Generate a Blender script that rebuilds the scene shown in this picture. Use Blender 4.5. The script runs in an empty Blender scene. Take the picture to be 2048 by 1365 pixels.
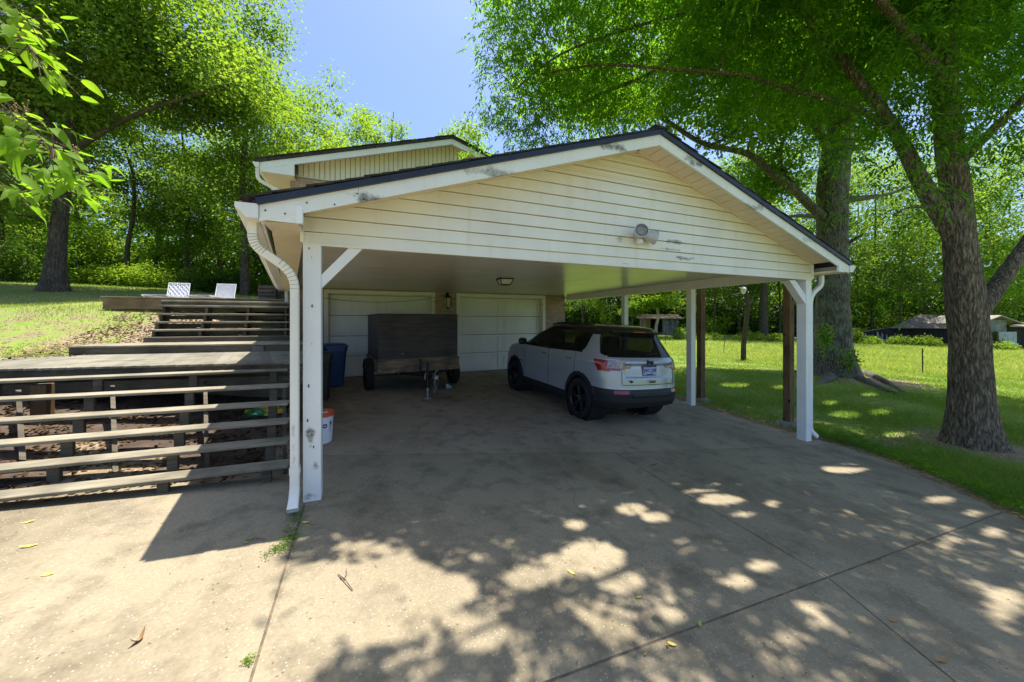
import bpy, bmesh, math, random
import numpy as np
from mathutils import Vector, Matrix
random.seed(7); rng = np.random.default_rng(7)
scene = bpy.context.scene
col = scene.collection
R = math.radians

# ------------------------------------------------------------------ camera, world, sun, exposure
F = 722.0; HZ = 640.0; CX = 1024.0; ZC = 1.75          # focal length / horizon / centre in pixels of the photograph, camera height
TH = math.atan(302 / 722); CT, ST = math.cos(TH), math.sin(TH)
cam = bpy.data.cameras.new('camera'); camo = bpy.data.objects.new('camera', cam); col.objects.link(camo)
camo.location = (0, 0, ZC); camo.rotation_euler = (R(90), 0, -TH)
cam.sensor_width = 36; cam.lens = F / 2048 * 36; cam.shift_y = -(682.5 - HZ) / 2048
cam.clip_start = 0.05; cam.clip_end = 2000
scene.camera = camo

SUN = Vector((0.48, 0.14, 2.48)).normalized()
world = bpy.data.worlds.new('World'); scene.world = world; world.use_nodes = True
wn = world.node_tree; wn.nodes.clear()
sky = wn.nodes.new('ShaderNodeTexSky'); sky.sky_type = 'NISHITA'; sky.sun_disc = False
sky.sun_elevation = math.asin(SUN.z); sky.sun_rotation = math.atan2(SUN.x, SUN.y)
sky.air_density = 0.8; sky.dust_density = 2.6; sky.ozone_density = 7.0; sky.altitude = 200
bg = wn.nodes.new('ShaderNodeBackground'); bg.inputs['Strength'].default_value = 0.058
wo = wn.nodes.new('ShaderNodeOutputWorld')
# a few wisps of white cloud
tc = wn.nodes.new('ShaderNodeTexCoord')
nz = wn.nodes.new('ShaderNodeTexNoise'); nz.inputs['Scale'].default_value = 3.4; nz.inputs['Detail'].default_value = 7; nz.inputs['Roughness'].default_value = .6
mp = wn.nodes.new('ShaderNodeMapping'); mp.inputs['Scale'].default_value = (1, 1, 2.6); mp.inputs['Location'].default_value = (.3, .0, .2)
rp = wn.nodes.new('ShaderNodeValToRGB'); rp.color_ramp.elements[0].position = .655; rp.color_ramp.elements[1].position = .85
mxc = wn.nodes.new('ShaderNodeMix'); mxc.data_type = 'RGBA'
wn.links.new(tc.outputs['Generated'], mp.inputs['Vector']); wn.links.new(mp.outputs[0], nz.inputs['Vector'])
wn.links.new(nz.outputs['Fac'], rp.inputs[0]); wn.links.new(rp.outputs[0], mxc.inputs['Factor'])
wn.links.new(sky.outputs[0], mxc.inputs['A']); mxc.inputs['B'].default_value = (4.2, 4.3, 4.6, 1)
wn.links.new(mxc.outputs['Result'], bg.inputs['Color']); wn.links.new(bg.outputs[0], wo.inputs[0])

sl = bpy.data.lights.new('sun', 'SUN'); sl.energy = 2.05; sl.angle = R(0.53); sl.color = (1, .94, .85)
so = bpy.data.objects.new('sun', sl); col.objects.link(so); so.rotation_euler = SUN.to_track_quat('Z', 'Y').to_euler(); so.location = (0, 0, 30)

scene.view_settings.view_transform = 'Standard'; scene.view_settings.look = 'None'
scene.view_settings.exposure = 2.45; scene.view_settings.gamma = 1.0; scene.view_settings.use_curve_mapping = False
scene.render.engine = 'CYCLES'
scene.cycles.max_bounces = 10; scene.cycles.diffuse_bounces = 7; scene.cycles.transmission_bounces = 6; scene.cycles.transparent_max_bounces = 8
scene.cycles.use_denoising = True

# ------------------------------------------------------------------ pixel helpers (photograph pixels -> points of the place)
def ray(x, y):
    r = (x - CX) / F
    return CT * r + ST, -ST * r + CT, (HZ - y) / F
def at(x, y, Z):
    a, b, c = ray(x, y); return Vector((a * Z, b * Z, ZC + c * Z))
def at_w(x, y, w):
    a, b, c = ray(x, y); Z = w / b; return Vector((a * Z, w, ZC + c * Z))
def at_h(x, y, H):           # point on the level plane H below the camera
    a, b, c = ray(x, y); Z = -H / c; return Vector((a * Z, b * Z, ZC - H))
def depth(p): return ST * p[0] + CT * p[1]

# ------------------------------------------------------------------ ground heights
def drive_h(u, w):           # height of the concrete, relative to the camera
    u = np.asarray(u, float); w = np.asarray(w, float)
    uu = np.clip(u, -8, 12)
    hf = np.where(uu < -.43, -1.625 + .035 * (-.43 - uu), -(1.625 + .0573 * (uu + .43)))
    hb = -(1.66 + .007 * uu)
    t = np.clip((w - 3.75) / (11.4 - 3.75), 0, 1)
    return hf * (1 - t) + hb * t
CP = [(10, 2.7, -2.2), (9.5, 6, -2.07), (9, 9, -2.0), (8, 12.5, -1.95), (15.5, 7, -2.08), (15, 0, -2.4), (20, 15, -2.3), (26, 8, -2.45), (30, 20, -2.4),
      (42, 42, -2.06), (47.6, 29, -2.5), (58, 21, -2.9), (63, 15, -3.1), (33, 51, -1.5), (60, -5, -3.6), (18, 35, -2.0), (9, 25, -1.9), (8, -8, -2.3), (25, -15, -2.9),
      (0, -8, -1.75), (-6, -6, -1.5), (-4.42, 7.2, -.66), (-4.9, 9.2, -.52), (-4.2, 9.4, -.52), (-4.6, 11.7, .22), (-5.65, 11.6, .24), (-6.0, 9.56, -.5), (-8, 8.5, -.55),
      (-10.1, 16.2, .46), (-12.2, 22, 1.23), (-9.7, 23.5, 1.5), (-14.5, 43.8, 2.9), (-30, 30, 2.6), (-25, 12, .8), (-12, 6, -.8), (-8, 4, -1.3),
      (-2, 5.2, -1.5), (-2, 6.6, -1.3), (-4, 6.4, -1.15), (-6, 5.0, -1.35), (-2.2, 8.6, -.80), (-1.9, 10, -.55), (-3, 10, -.42), (-3.4, 8.7, -.78), (-2.5, 14, .5), (0, 28, 1.2), (10, 60, .5),
      (-3, 4.0, -1.52), (90, 60, -3), (120, 0, -4), (-60, 80, 6), (40, 110, 0)]
for uu in (0, 2, 4, 6, 7.3):
    for ww in (-1, 1.5, 3.5): CP.append((uu, ww, float(drive_h(uu, ww)) - .03))
for ww in (5, 7, 9, 11): CP.append((7.2, ww, float(drive_h(7.2, ww)) - .03)); CP.append((3, ww, float(drive_h(3, ww)) - .1))
CP += [(-1.5, 1, float(drive_h(-1.5, 1)) - .06), (-3, 2, float(drive_h(-3, 2)) - .06), (-5, 3, float(drive_h(-5, 3)) - .06)]
cpa = np.array(CP)
_d = np.sqrt(((cpa[:, None, :2] - cpa[None, :, :2]) ** 2).sum(-1))
_n = len(CP); _A = np.zeros((_n + 1, _n + 1)); _A[:_n, :_n] = _d - np.eye(_n) * .02; _A[:_n, _n] = 1; _A[_n, :_n] = 1
_c = np.linalg.solve(_A, np.append(cpa[:, 2], 0))
def terr(u, w):
    u = np.asarray(u, float); w = np.asarray(w, float); sh = u.shape
    q = np.stack([np.clip(u.ravel(), -90, 160), np.clip(w.ravel(), -60, 140)], 1)
    d = np.sqrt(((q[:, None, :] - cpa[None, :, :2]) ** 2).sum(-1))
    return (d @ _c[:_n] + _c[_n]).reshape(sh)
# outline of the concrete on its right side (u at a given w)
EDGE_W = np.array([-30, -2, .2, 1.52, 2.0, 2.61, 3.2, 3.65, 4.4, 6, 8, 11.4])
EDGE_U = np.array([6.6, 6.3, 5.9, 6.2, 6.62, 7.05, 7.25, 7.3, 7.2, 7.15, 7.1, 7.1])
def edge_u(w): return np.interp(w, EDGE_W, EDGE_U)
def in_drive(u, w, m=0.0):
    u = np.asarray(u); w = np.asarray(w)
    right = u < edge_u(w) - m
    left = np.where(w > 8.2, u > -1.7 + m, np.where(w > 4.5, u > -1.0 + m, u > -9 + m))
    return right & left & (w < 12.6)
def ground_h(u, w):          # world z of what one stands on
    d = in_drive(u, w)
    return np.where(d, drive_h(u, w), terr(u, w)) + ZC
def gz(u, w): return float(ground_h(np.array([u]), np.array([w]))[0])
def at_ground(x, y, zmax=160):
    a, b, c = ray(x, y)
    Z = np.concatenate([np.arange(.8, 20, .01), np.arange(20, zmax, .05)])
    g = ground_h(a * Z, b * Z); k = np.argmax(ZC + c * Z <= g); Z = Z[k]
    return Vector((a * Z, b * Z, float(g[k])))

# ------------------------------------------------------------------ object helpers
def tag(o, label=None, cat=None, group=None, kind=None):
    if label: o['label'] = label
    if cat: o['category'] = cat
    if group: o['group'] = group
    if kind: o['kind'] = kind
    return o
def thing(name, label, cat, loc=(0, 0, 0), group=None, rot=None):
    o = bpy.data.objects.new(name, None); o.empty_display_size = .2; col.objects.link(o); o.location = loc
    if rot is not None: o.rotation_euler = rot
    return tag(o, label, cat, group)
def link(name, me, parent=None, loc=None):
    o = bpy.data.objects.new(name, me); col.objects.link(o)
    if parent is not None: o.parent = parent
    if loc is not None: o.location = loc
    return o
def copy_tree(o, parent=None):
    c = o.copy(); col.objects.link(c)
    if parent is not None: c.parent = parent
    for ch in o.children: copy_tree(ch, c)
    return c
class MB:
    def __init__(s): s.v = []; s.f = []
    def add(s, vs, fs):
        n = len(s.v); s.v += [tuple(p) for p in vs]; s.f += [tuple(i + n for i in f) for f in fs]; return s
    def box(s, c, d, M=None, bev=0.0):
        hx, hy, hz = d[0] / 2, d[1] / 2, d[2] / 2; c = Vector(c)
        if bev <= 0 or bev > .49 * min(d): 
            vs = [Vector((sx * hx, sy * hy, sz * hz)) for sx in (-1, 1) for sy in (-1, 1) for sz in (-1, 1)]
            fs = [(0, 1, 3, 2), (4, 6, 7, 5), (0, 4, 5, 1), (2, 3, 7, 6), (0, 2, 6, 4), (1, 5, 7, 3)]
        else:
            vs = []; ix = {}
            for a, sx in enumerate((-1, 1)):
                for b, sy in enumerate((-1, 1)):
                    for e, sz in enumerate((-1, 1)):
                        for k in range(3):
                            p = [sx * (hx - bev), sy * (hy - bev), sz * (hz - bev)]; p[k] = (sx * hx, sy * hy, sz * hz)[k]
                            ix[a, b, e, k] = len(vs); vs.append(Vector(p))
            fs = []
            for k in range(3):
                o1, o2 = [(1, 2), (2, 0), (0, 1)][k]
                for sgn in (0, 1):
                    q = []
                    for i, j in ((0, 0), (1, 0), (1, 1), (0, 1)):
                        t = [0, 0, 0]; t[k] = sgn; t[o1] = i; t[o2] = j; q.append(ix[t[0], t[1], t[2], k])
                    fs.append(tuple(q) if sgn else tuple(q[::-1]))
                for i in (0, 1):
                    for j in (0, 1):
                        t0 = [0, 0, 0]; t0[o1] = i; t0[o2] = j; t1 = t0[:]; t1[k] = 1
                        q = (ix[(*t0, o1)], ix[(*t1, o1)], ix[(*t1, o2)], ix[(*t0, o2)])
                        fs.append(q if (i ^ j) else q[::-1])
            for a in (0, 1):
                for b in (0, 1):
                    for e in (0, 1):
                        q = (ix[a, b, e, 0], ix[a, b, e, 1], ix[a, b, e, 2]); fs.append(q if (a + b + e) % 2 else q[::-1])
        if M is not None: vs = [M @ p for p in vs]
        return s.add([p + c for p in vs], fs)
    def beam(s, p, q, wd, ht, up=(0, 0, 1), bev=0.0):
        p, q = Vector(p), Vector(q); d = q - p; L = d.length; d.normalize(); up = Vector(up)
        y = up.cross(d)
        if y.length < 1e-4: y = Vector((0, 1, 0)).cross(d)
        y.normalize(); z = d.cross(y)
        M = Matrix((d, y, z)).transposed()
        return s.box((p + q) / 2, (L, wd, ht), M, bev)
    def prism(s, poly, ext, close=True):     # poly: 3D points, ext: vector
        n = len(poly); e = Vector(ext); a = [Vector(p) for p in poly]; b = [p + e for p in a]
        fs = [tuple(range(n))[::-1], tuple(range(n, 2 * n))] if close else []
        fs += [(i, (i + 1) % n, n + (i + 1) % n, n + i) for i in range(n)]
        return s.add(a + b, fs)
    def tube(s, path, rad, n=8, cap=True, sq=None, jit=0, rnd=random):
        path = [Vector(p) for p in path]
        if not hasattr(rad, '__len__'): rad = [rad] * len(path)
        rings = []; prev = None
        for i, p in enumerate(path):
            t = (path[min(i + 1, len(path) - 1)] - path[max(i - 1, 0)]).normalized()
            if prev is None:
                ref = Vector((1, 0, 0)) if abs(t.x) < .8 else Vector((0, 1, 0)); x = (ref - t * ref.dot(t)).normalized()
            else: x = (prev - t * prev.dot(t)).normalized()
            prev = x; y = t.cross(x); ring = []
            for k in range(n):
                a = 2 * math.pi * (k + .5) / n; cc, ss = math.cos(a), math.sin(a)
                if sq:      # rounded rectangle section (half sizes ratio)
                    e = .35; cc = math.copysign(abs(cc) ** e, cc) * sq[0]; ss = math.copysign(abs(ss) ** e, ss) * sq[1]
                r = rad[i] * (1 + (rnd.uniform(-jit, jit) if jit else 0))
                ring.append(p + (x * cc + y * ss) * r)
            rings.append(ring)
        vs = [p for r in rings for p in r]; fs = []
        for i in range(len(rings) - 1):
            for k in range(n):
                fs.append((i * n + k, i * n + (k + 1) % n, (i + 1) * n + (k + 1) % n, (i + 1) * n + k))
        if cap: fs += [tuple(range(n))[::-1], tuple((len(rings) - 1) * n + k for k in range(n))]
        return s.add(vs, fs)
    def lathe(s, prof, n=24, M=None, c=(0, 0, 0), cap=True):   # prof: (r, z) up the z axis
        c = Vector(c); vs = []; fs = []
        for r, z in prof:
            for k in range(n):
                a = 2 * math.pi * k / n; p = Vector((r * math.cos(a), r * math.sin(a), z)); vs.append((M @ p if M is not None else p) + c)
        for i in range(len(prof) - 1):
            for k in range(n): fs.append((i * n + k, i * n + (k + 1) % n, (i + 1) * n + (k + 1) % n, (i + 1) * n + k))
        if cap: fs += [tuple(range(n))[::-1], tuple((len(prof) - 1) * n + k for k in range(n))]
        return s.add(vs, fs)
    def mesh(s, name, mat=None, smooth=False, off=None):
        me = bpy.data.meshes.new(name); vs = s.v
        if off is not None: vs = [(p[0] - off[0], p[1] - off[1], p[2] - off[2]) for p in vs]
        me.from_pydata([tuple(p) for p in vs], [], s.f); me.update()
        if mat: me.materials.append(mat)
        if smooth:
            me.polygons.foreach_set('use_smooth', [True] * len(me.polygons))
            try: me.set_sharp_from_angle(angle=R(40))
            except Exception: pass
        return me
    def build(s, name, mat, parent=None, smooth=False, world=True):
        off = None
        if parent is not None and world: # vertices are in world space; parents of this kind are unrotated
            off = Vector((0, 0, 0)); p = parent
            while p is not None: off = off + p.location; p = p.parent
        o = link(name, s.mesh(name, mat, smooth, off), parent)
        return o
def np_mesh(name, verts, faces, mat, smooth=False):      # faces: (n,k) array
    me = bpy.data.meshes.new(name); nv, (nf, k) = len(verts), faces.shape
    me.vertices.add(nv); me.vertices.foreach_set('co', np.ascontiguousarray(verts, np.float32).ravel())
    me.loops.add(nf * k); me.loops.foreach_set('vertex_index', np.ascontiguousarray(faces, np.int32).ravel())
    me.polygons.add(nf); me.polygons.foreach_set('loop_start', np.arange(0, nf * k, k, dtype=np.int32))
    if smooth: me.polygons.foreach_set('use_smooth', np.ones(nf, bool))
    me.update(calc_edges=True); me.validate()
    if mat: me.materials.append(mat)
    return me

# ------------------------------------------------------------------ materials
def new_mat(name):
    m = bpy.data.materials.new(name); m.use_nodes = True; nt = m.node_tree; b = nt.nodes['Principled BSDF']
    return m, nt, b
def N(nt, t, **kw):
    n = nt.nodes.new(t)
    for k, v in kw.items():
        if k in n.inputs: n.inputs[k].default_value = v
        else: setattr(n, k, v)
    return n
def ramp(nt, src, p0, p1, c0=(0, 0, 0, 1), c1=(1, 1, 1, 1)):
    r = nt.nodes.new('ShaderNodeValToRGB'); e = r.color_ramp.elements; e[0].position = p0; e[1].position = p1; e[0].color = c0; e[1].color = c1
    nt.links.new(src, r.inputs[0]); return r
def mix(nt, fac, a, b, mode='MIX'):
    m = nt.nodes.new('ShaderNodeMix'); m.data_type = 'RGBA'; m.blend_type = mode
    for s, v in (('Factor', fac), ('A', a), ('B', b)):
        if hasattr(v, 'links'): nt.links.new(v, m.inputs[s])
        else: m.inputs[s].default_value = v if s == 'Factor' else (*v[:3], 1)
    return m.outputs['Result']
def pos(nt, scale=(1, 1, 1), src='pos'):
    if src == 'pos': g = nt.nodes.new('ShaderNodeNewGeometry').outputs['Position']
    else: g = nt.nodes.new('ShaderNodeTexCoord').outputs['Object']
    m = nt.nodes.new('ShaderNodeMapping'); m.inputs['Scale'].default_value = scale; nt.links.new(g, m.inputs['Vector']); return m.outputs[0]
def noise(nt, vec, sc, det=5, ro=.55):
    n = N(nt, 'ShaderNodeTexNoise'); n.inputs['Scale'].default_value = sc; n.inputs['Detail'].default_value = det; n.inputs['Roughness'].default_value = ro
    nt.links.new(vec, n.inputs['Vector']); return n.outputs['Fac']
def bump(nt, b, h, st=.3, dist=.01, prev=None):
    n = N(nt, 'ShaderNodeBump'); n.inputs['Strength'].default_value = st; n.inputs['Distance'].default_value = dist
    nt.links.new(h, n.inputs['Height'])
    if prev is not None: nt.links.new(prev, n.inputs['Normal'])
    nt.links.new(n.outputs[0], b.inputs['Normal']); return n.outputs[0]
def simple(name, c1, c2=None, sc=4, rough=.6, stretch=(1, 1, 1), metal=0, bst=.15, bdist=.004, bsc=None, rnd=0.0, spec=.4, coat=0, src='pos', lo=.35, hi=.65):
    m, nt, b = new_mat(name); b.inputs['Roughness'].default_value = rough; b.inputs['Metallic'].default_value = metal; b.inputs['Specular IOR Level'].default_value = spec
    if coat: b.inputs['Coat Weight'].default_value = coat; b.inputs['Coat Roughness'].default_value = .05
    if c2 is None: c2 = tuple(x * .8 for x in c1)
    v = pos(nt, stretch, src); n = noise(nt, v, sc, 6)
    c = mix(nt, ramp(nt, n, lo, hi).outputs[0], c1, c2)
    if rnd:
        oi = N(nt, 'ShaderNodeObjectInfo'); rr = ramp(nt, oi.outputs['Random'], 0, 1, (1 - rnd,) * 3 + (1,), (1 + rnd * .5,) * 3 + (1,))
        c = mix(nt, 1.0, c, rr.outputs[0], 'MULTIPLY')
    nt.links.new(c, b.inputs['Base Color'])
    if bst: bump(nt, b, noise(nt, v, bsc or sc * 6, 4), bst, bdist)
    return m
def leaf_mat(name, cols, trans=.45, rough=.45, tm=1.0):
    m, nt, b = new_mat(name)
    g = N(nt, 'ShaderNodeNewGeometry'); r = nt.nodes.new('ShaderNodeValToRGB'); e = r.color_ramp.elements
    e[0].color = (*cols[0], 1); e[1].color = (*cols[-1], 1)
    for i, c in enumerate(cols[1:-1]): x = e.new((i + 1) / (len(cols) - 1)); x.color = (*c, 1)
    ma = N(nt, 'ShaderNodeMath', operation='MULTIPLY_ADD'); nt.links.new(noise(nt, pos(nt), 1.5, 2), ma.inputs[0]); ma.inputs[1].default_value = 1.7; mb_ = N(nt, 'ShaderNodeMath', operation='MULTIPLY_ADD'); nt.links.new(g.outputs['Random Per Island'], mb_.inputs[0]); mb_.inputs[1].default_value = .5; mb_.inputs[2].default_value = -.6; nt.links.new(mb_.outputs[0], ma.inputs[2]); ma.use_clamp = True
    nt.links.new(ma.outputs[0], r.inputs[0])
    n = noise(nt, pos(nt), .6, 3); c = mix(nt, ramp(nt, n, .35, .7).outputs[0], r.outputs[0], (1.35, 1.25, .8), 'MULTIPLY')
    nt.links.new(c, b.inputs['Base Color']); b.inputs['Roughness'].default_value = rough + .2; b.inputs['Specular IOR Level'].default_value = .08
    t = N(nt, 'ShaderNodeBsdfTranslucent'); tcol = mix(nt, 1.0, c, (2.55 * tm, 2.7 * tm, .9 * tm), 'MULTIPLY'); nt.links.new(tcol, t.inputs['Color'])
    ms = N(nt, 'ShaderNodeMixShader'); ms.inputs[0].default_value = trans
    nt.links.new(b.outputs[0], ms.inputs[1]); nt.links.new(t.outputs[0], ms.inputs[2]); nt.links.new(ms.outputs[0], nt.nodes['Material Output'].inputs[0])
    return m

# concrete with exposed aggregate, stains and dirt
def concrete(name, a=(.36, .31, .25), bcol=(.27, .235, .19), agg=True):
    m, nt, b = new_mat(name); v = pos(nt)
    big = noise(nt, v, .55, 6); med = noise(nt, v, 3.5, 6, .65); fine = noise(nt, v, 55, 3)
    c = mix(nt, ramp(nt, big, .35, .68).outputs[0], a, bcol)
    c = mix(nt, ramp(nt, med, .48, .72).outputs[0], c, tuple(x * .66 for x in bcol)); c = mix(nt, ramp(nt, noise(nt, pos(nt, (1, .45, 1)), .9, 5, .6), .52, .66).outputs[0], c, mix(nt, 1.0, c, (.74, .73, .70), 'MULTIPLY'))
    c = mix(nt, ramp(nt, fine, .35, .7).outputs[0], c, (1.25, 1.22, 1.18), 'MULTIPLY')
    if agg:
        vo = N(nt, 'ShaderNodeTexVoronoi'); vo.inputs['Scale'].default_value = 52; nt.links.new(v, vo.inputs['Vector'])
        k = ramp(nt, vo.outputs['Distance'], .16, .26, (1, 1, 1, 1), (0, 0, 0, 1)); sel = ramp(nt, vo.outputs['Color'], .62, .66)
        kk = mix(nt, 1.0, k.outputs[0], sel.outputs[0], 'MULTIPLY')
        c = mix(nt, kk, c, (.37, .33, .27))
        vo2 = N(nt, 'ShaderNodeTexVoronoi'); vo2.inputs['Scale'].default_value = 48; nt.links.new(v, vo2.inputs['Vector'])
        k2 = ramp(nt, vo2.outputs['Distance'], .10, .17, (1, 1, 1, 1), (0, 0, 0, 1)); sel2 = ramp(nt, vo2.outputs['Color'], .75, .78)
        c = mix(nt, mix(nt, 1.0, k2.outputs[0], sel2.outputs[0], 'MULTIPLY'), c, (.12, .10, .085))
    nt.links.new(c, b.inputs['Base Color']); b.inputs['Roughness'].default_value = .85; b.inputs['Specular IOR Level'].default_value = .25
    p = bump(nt, b, fine, .35, .004); bump(nt, b, med, .25, .01, p)
    return m
M_conc = concrete('concrete', (.25, .212, .142), (.196, .166, .112)); M_conc_in = concrete('concrete_shade_lift', (.30, .25, .172), (.22, .183, .128))  # the carport floor's copy is lighter, to offset the shade there
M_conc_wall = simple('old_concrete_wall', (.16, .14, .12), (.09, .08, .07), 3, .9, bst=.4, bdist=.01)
M_soil_shade = simple('shade_dark_soil', (.09, .062, .042), (.045, .032, .024), 3, .95, bst=.6, bdist=.02, bsc=25)  # soil colour darkened to stand for the shade under the stairs

# painted vinyl siding with mildew patches
def painted(name, base, mil=(.12, .125, .085), amt=.0, spots=None, rough=.5, grain=None, streak=True, rust=False):
    m, nt, b = new_mat(name); v = pos(nt)
    n1 = noise(nt, v, 1.6, 5); c = mix(nt, ramp(nt, n1, .3, .75).outputs[0], base, tuple(x * .86 for x in base))
    if streak:
        n3 = noise(nt, pos(nt, (9, 9, .7)), 1.0, 5); c = mix(nt, ramp(nt, n3, .55, .8, (0, 0, 0, 1), (.55, .55, .55, 1)).outputs[0], c, tuple(x * y for x, y in zip(base, (.78, .74, .62))))
    if amt or spots:
        sp = ramp(nt, noise(nt, pos(nt, (1, 1, 1.4)), 34, 6, .8), .27, .56).outputs[0]
        area = ramp(nt, noise(nt, pos(nt, (.55, 1, 1.6)), 1.7, 5), .60 - .12 * amt, .74 - .1 * amt).outputs[0] if amt else None
        if spots:       # (centre, radii) ellipsoids where the stain sits
            for ctr, rad, stg in spots:
                s1 = N(nt, 'ShaderNodeVectorMath', operation='SUBTRACT'); g = nt.nodes.new('ShaderNodeNewGeometry'); nt.links.new(g.outputs['Position'], s1.inputs[0]); s1.inputs[1].default_value = ctr
                s2 = N(nt, 'ShaderNodeVectorMath', operation='DIVIDE'); nt.links.new(s1.outputs[0], s2.inputs[0]); s2.inputs[1].default_value = rad
                s3 = N(nt, 'ShaderNodeVectorMath', operation='LENGTH'); nt.links.new(s2.outputs[0], s3.inputs[0])
                ad = N(nt, 'ShaderNodeMath', operation='MULTIPLY_ADD'); nt.links.new(noise(nt, v, 7, 4), ad.inputs[0]); ad.inputs[1].default_value = 1.3; nt.links.new(s3.outputs['Value'], ad.inputs[2])
                k = ramp(nt, ad.outputs[0], .75, 1.75, (stg, stg, stg, 1), (0, 0, 0, 1)).outputs[0]
                area = k if area is None else mix(nt, 1.0, area, k, 'LIGHTEN')
        c = mix(nt, mix(nt, 1.0, area, sp, 'MULTIPLY'), c, mil)
    nt.links.new(c, b.inputs['Base Color']); b.inputs['Roughness'].default_value = rough; b.inputs['Specular IOR Level'].default_value = .35
    bump(nt, b, noise(nt, pos(nt, grain or (2, 2, 12)), 6, 4), .08, .004)
    return m
def wood(name, c1, c2, axis=0, rough=.8, rnd=.15, sc=3.0, knots=False, src='pos'):
    m, nt, b = new_mat(name); st = [14, 14, 14]; st[axis] = .8
    v = pos(nt, st, src); n = noise(nt, v, sc, 6, .6); n2 = noise(nt, pos(nt, (1, 1, 1), src), 2.2, 4)
    c = mix(nt, ramp(nt, n, .34, .68).outputs[0], c1, c2); c = mix(nt, ramp(nt, n2, .45, .75).outputs[0], c, tuple(x * .7 for x in c2))
    if knots:
        vo = N(nt, 'ShaderNodeTexVoronoi'); vo.inputs['Scale'].default_value = 3.2; nt.links.new(pos(nt, (1.5, 1.5, 1) if axis == 2 else (1, 1, 1), src), vo.inputs['Vector'])
        c = mix(nt, ramp(nt, vo.outputs['Distance'], .09, .14, (1, 1, 1, 1), (0, 0, 0, 1)).outputs[0], c, tuple(x * .25 for x in c2))
    if rnd:
        oi = N(nt, 'ShaderNodeObjectInfo'); rr = ramp(nt, oi.outputs['Random'], 0, 1, (1 - rnd,) * 3 + (1,), (1 + rnd,) * 3 + (1,)); c = mix(nt, 1.0, c, rr.outputs[0], 'MULTIPLY')
    nt.links.new(c, b.inputs['Base Color']); b.inputs['Roughness'].default_value = rough; b.inputs['Specular IOR Level'].default_value = .25
    bump(nt, b, n, .35, .004); return m
def bark(name, c1, c2, moss=None, vs=1.0):
    m, nt, b = new_mat(name)
    dn = N(nt, 'ShaderNodeTexNoise'); dn.inputs['Scale'].default_value = 3.5; dn.inputs['Detail'].default_value = 3; nt.links.new(pos(nt), dn.inputs['Vector'])
    wv = N(nt, 'ShaderNodeVectorMath', operation='MULTIPLY_ADD'); nt.links.new(dn.outputs['Color'], wv.inputs[0]); wv.inputs[1].default_value = (.10, .10, .03); nt.links.new(pos(nt, (1, 1, .16)), wv.inputs[2])
    f1 = noise(nt, wv.outputs[0], 34 * vs, 3, .55); f2 = noise(nt, wv.outputs[0], 80 * vs, 4, .6)
    vo = N(nt, 'ShaderNodeTexVoronoi'); vo.feature = 'DISTANCE_TO_EDGE'; vo.inputs['Scale'].default_value = 26 * vs; nt.links.new(wv.outputs[0], vo.inputs['Vector'])
    ad = N(nt, 'ShaderNodeMath', operation='MULTIPLY_ADD'); nt.links.new(vo.outputs['Distance'], ad.inputs[0]); ad.inputs[1].default_value = .55; nt.links.new(f1, ad.inputs[2])
    rid = ramp(nt, ad.outputs[0], .44, .74).outputs[0]
    n = noise(nt, pos(nt, (1, 1, .5)), 5 * vs, 6, .65)
    c = mix(nt, rid, c2, c1); c = mix(nt, ramp(nt, f2, .35, .65).outputs[0], mix(nt, 1.0, c, (.62, .6, .58), 'MULTIPLY'), c); c = mix(nt, ramp(nt, n, .38, .66).outputs[0], c, mix(nt, 1.0, c, (.68, .68, .70), 'MULTIPLY'))
    if moss: c = mix(nt, ramp(nt, noise(nt, pos(nt), 2.3, 6, .7), .5, .68, (0, 0, 0, 1), (.8, .8, .8, 1)).outputs[0], c, moss)
    nt.links.new(c, b.inputs['Base Color']); b.inputs['Roughness'].default_value = .95; b.inputs['Specular IOR Level'].default_value = .15
    p = bump(nt, b, rid, .8, .03); bump(nt, b, f2, .6, .012, p); return m

PLASTIC = lambda n, c, r=.4: simple(n, c, tuple(x * .9 for x in c), 3, r, bst=.03)
M_trim = painted('white_painted_trim', (.78, .76, .68), amt=.15)
M_black_metal = simple('black_metal', (.015, .015, .016), (.03, .028, .026), 6, .45, metal=.3)
M_glass_dirty = simple('milky_lamp_glass', (.62, .60, .52), (.5, .48, .4), 8, .15, bst=0)
M_galv = simple('galvanised_steel', (.45, .46, .47), (.25, .25, .25), 9, .4, metal=.7)
M_rubber = simple('tyre_rubber', (.009, .009, .0095), (.014, .0135, .013), 10, .8, bst=.2)
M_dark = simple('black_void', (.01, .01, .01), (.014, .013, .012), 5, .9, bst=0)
# ================================================================== GROUND
def axis(lo, hi, f0, f1, st, gr=1.18):
    a = list(np.arange(f0, f1 + 1e-6, st)); s = st
    while a[-1] < hi: s *= gr; a.append(a[-1] + s)
    s = st; b = []; x = f0
    while x > lo: s *= gr; x -= s; b.append(x)
    return np.array(b[::-1] + a)
gu = axis(-400, 500, -10, 14, .2); gw = axis(-300, 500, -3, 14, .2)
U, W = np.meshgrid(gu, gw)
Hh = terr(U, W)
Hh = Hh + .03 * np.sin(U * 1.7 + np.sin(W)) * np.cos(W * 1.3) * (~in_drive(U, W, -1.0))
Hd = drive_h(U, W)
Hh = np.where(in_drive(U, W, -.05), np.minimum(Hh, Hd - .03), Hh); Hh = np.where(in_drive(U, W, .3), Hd - .14, Hh)
gv = np.stack([U.ravel(), W.ravel(), Hh.ravel() + ZC], 1)
nw, nu = U.shape; ii = (np.arange(nw - 1)[:, None] * nu + np.arange(nu - 1)[None]).ravel()
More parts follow.
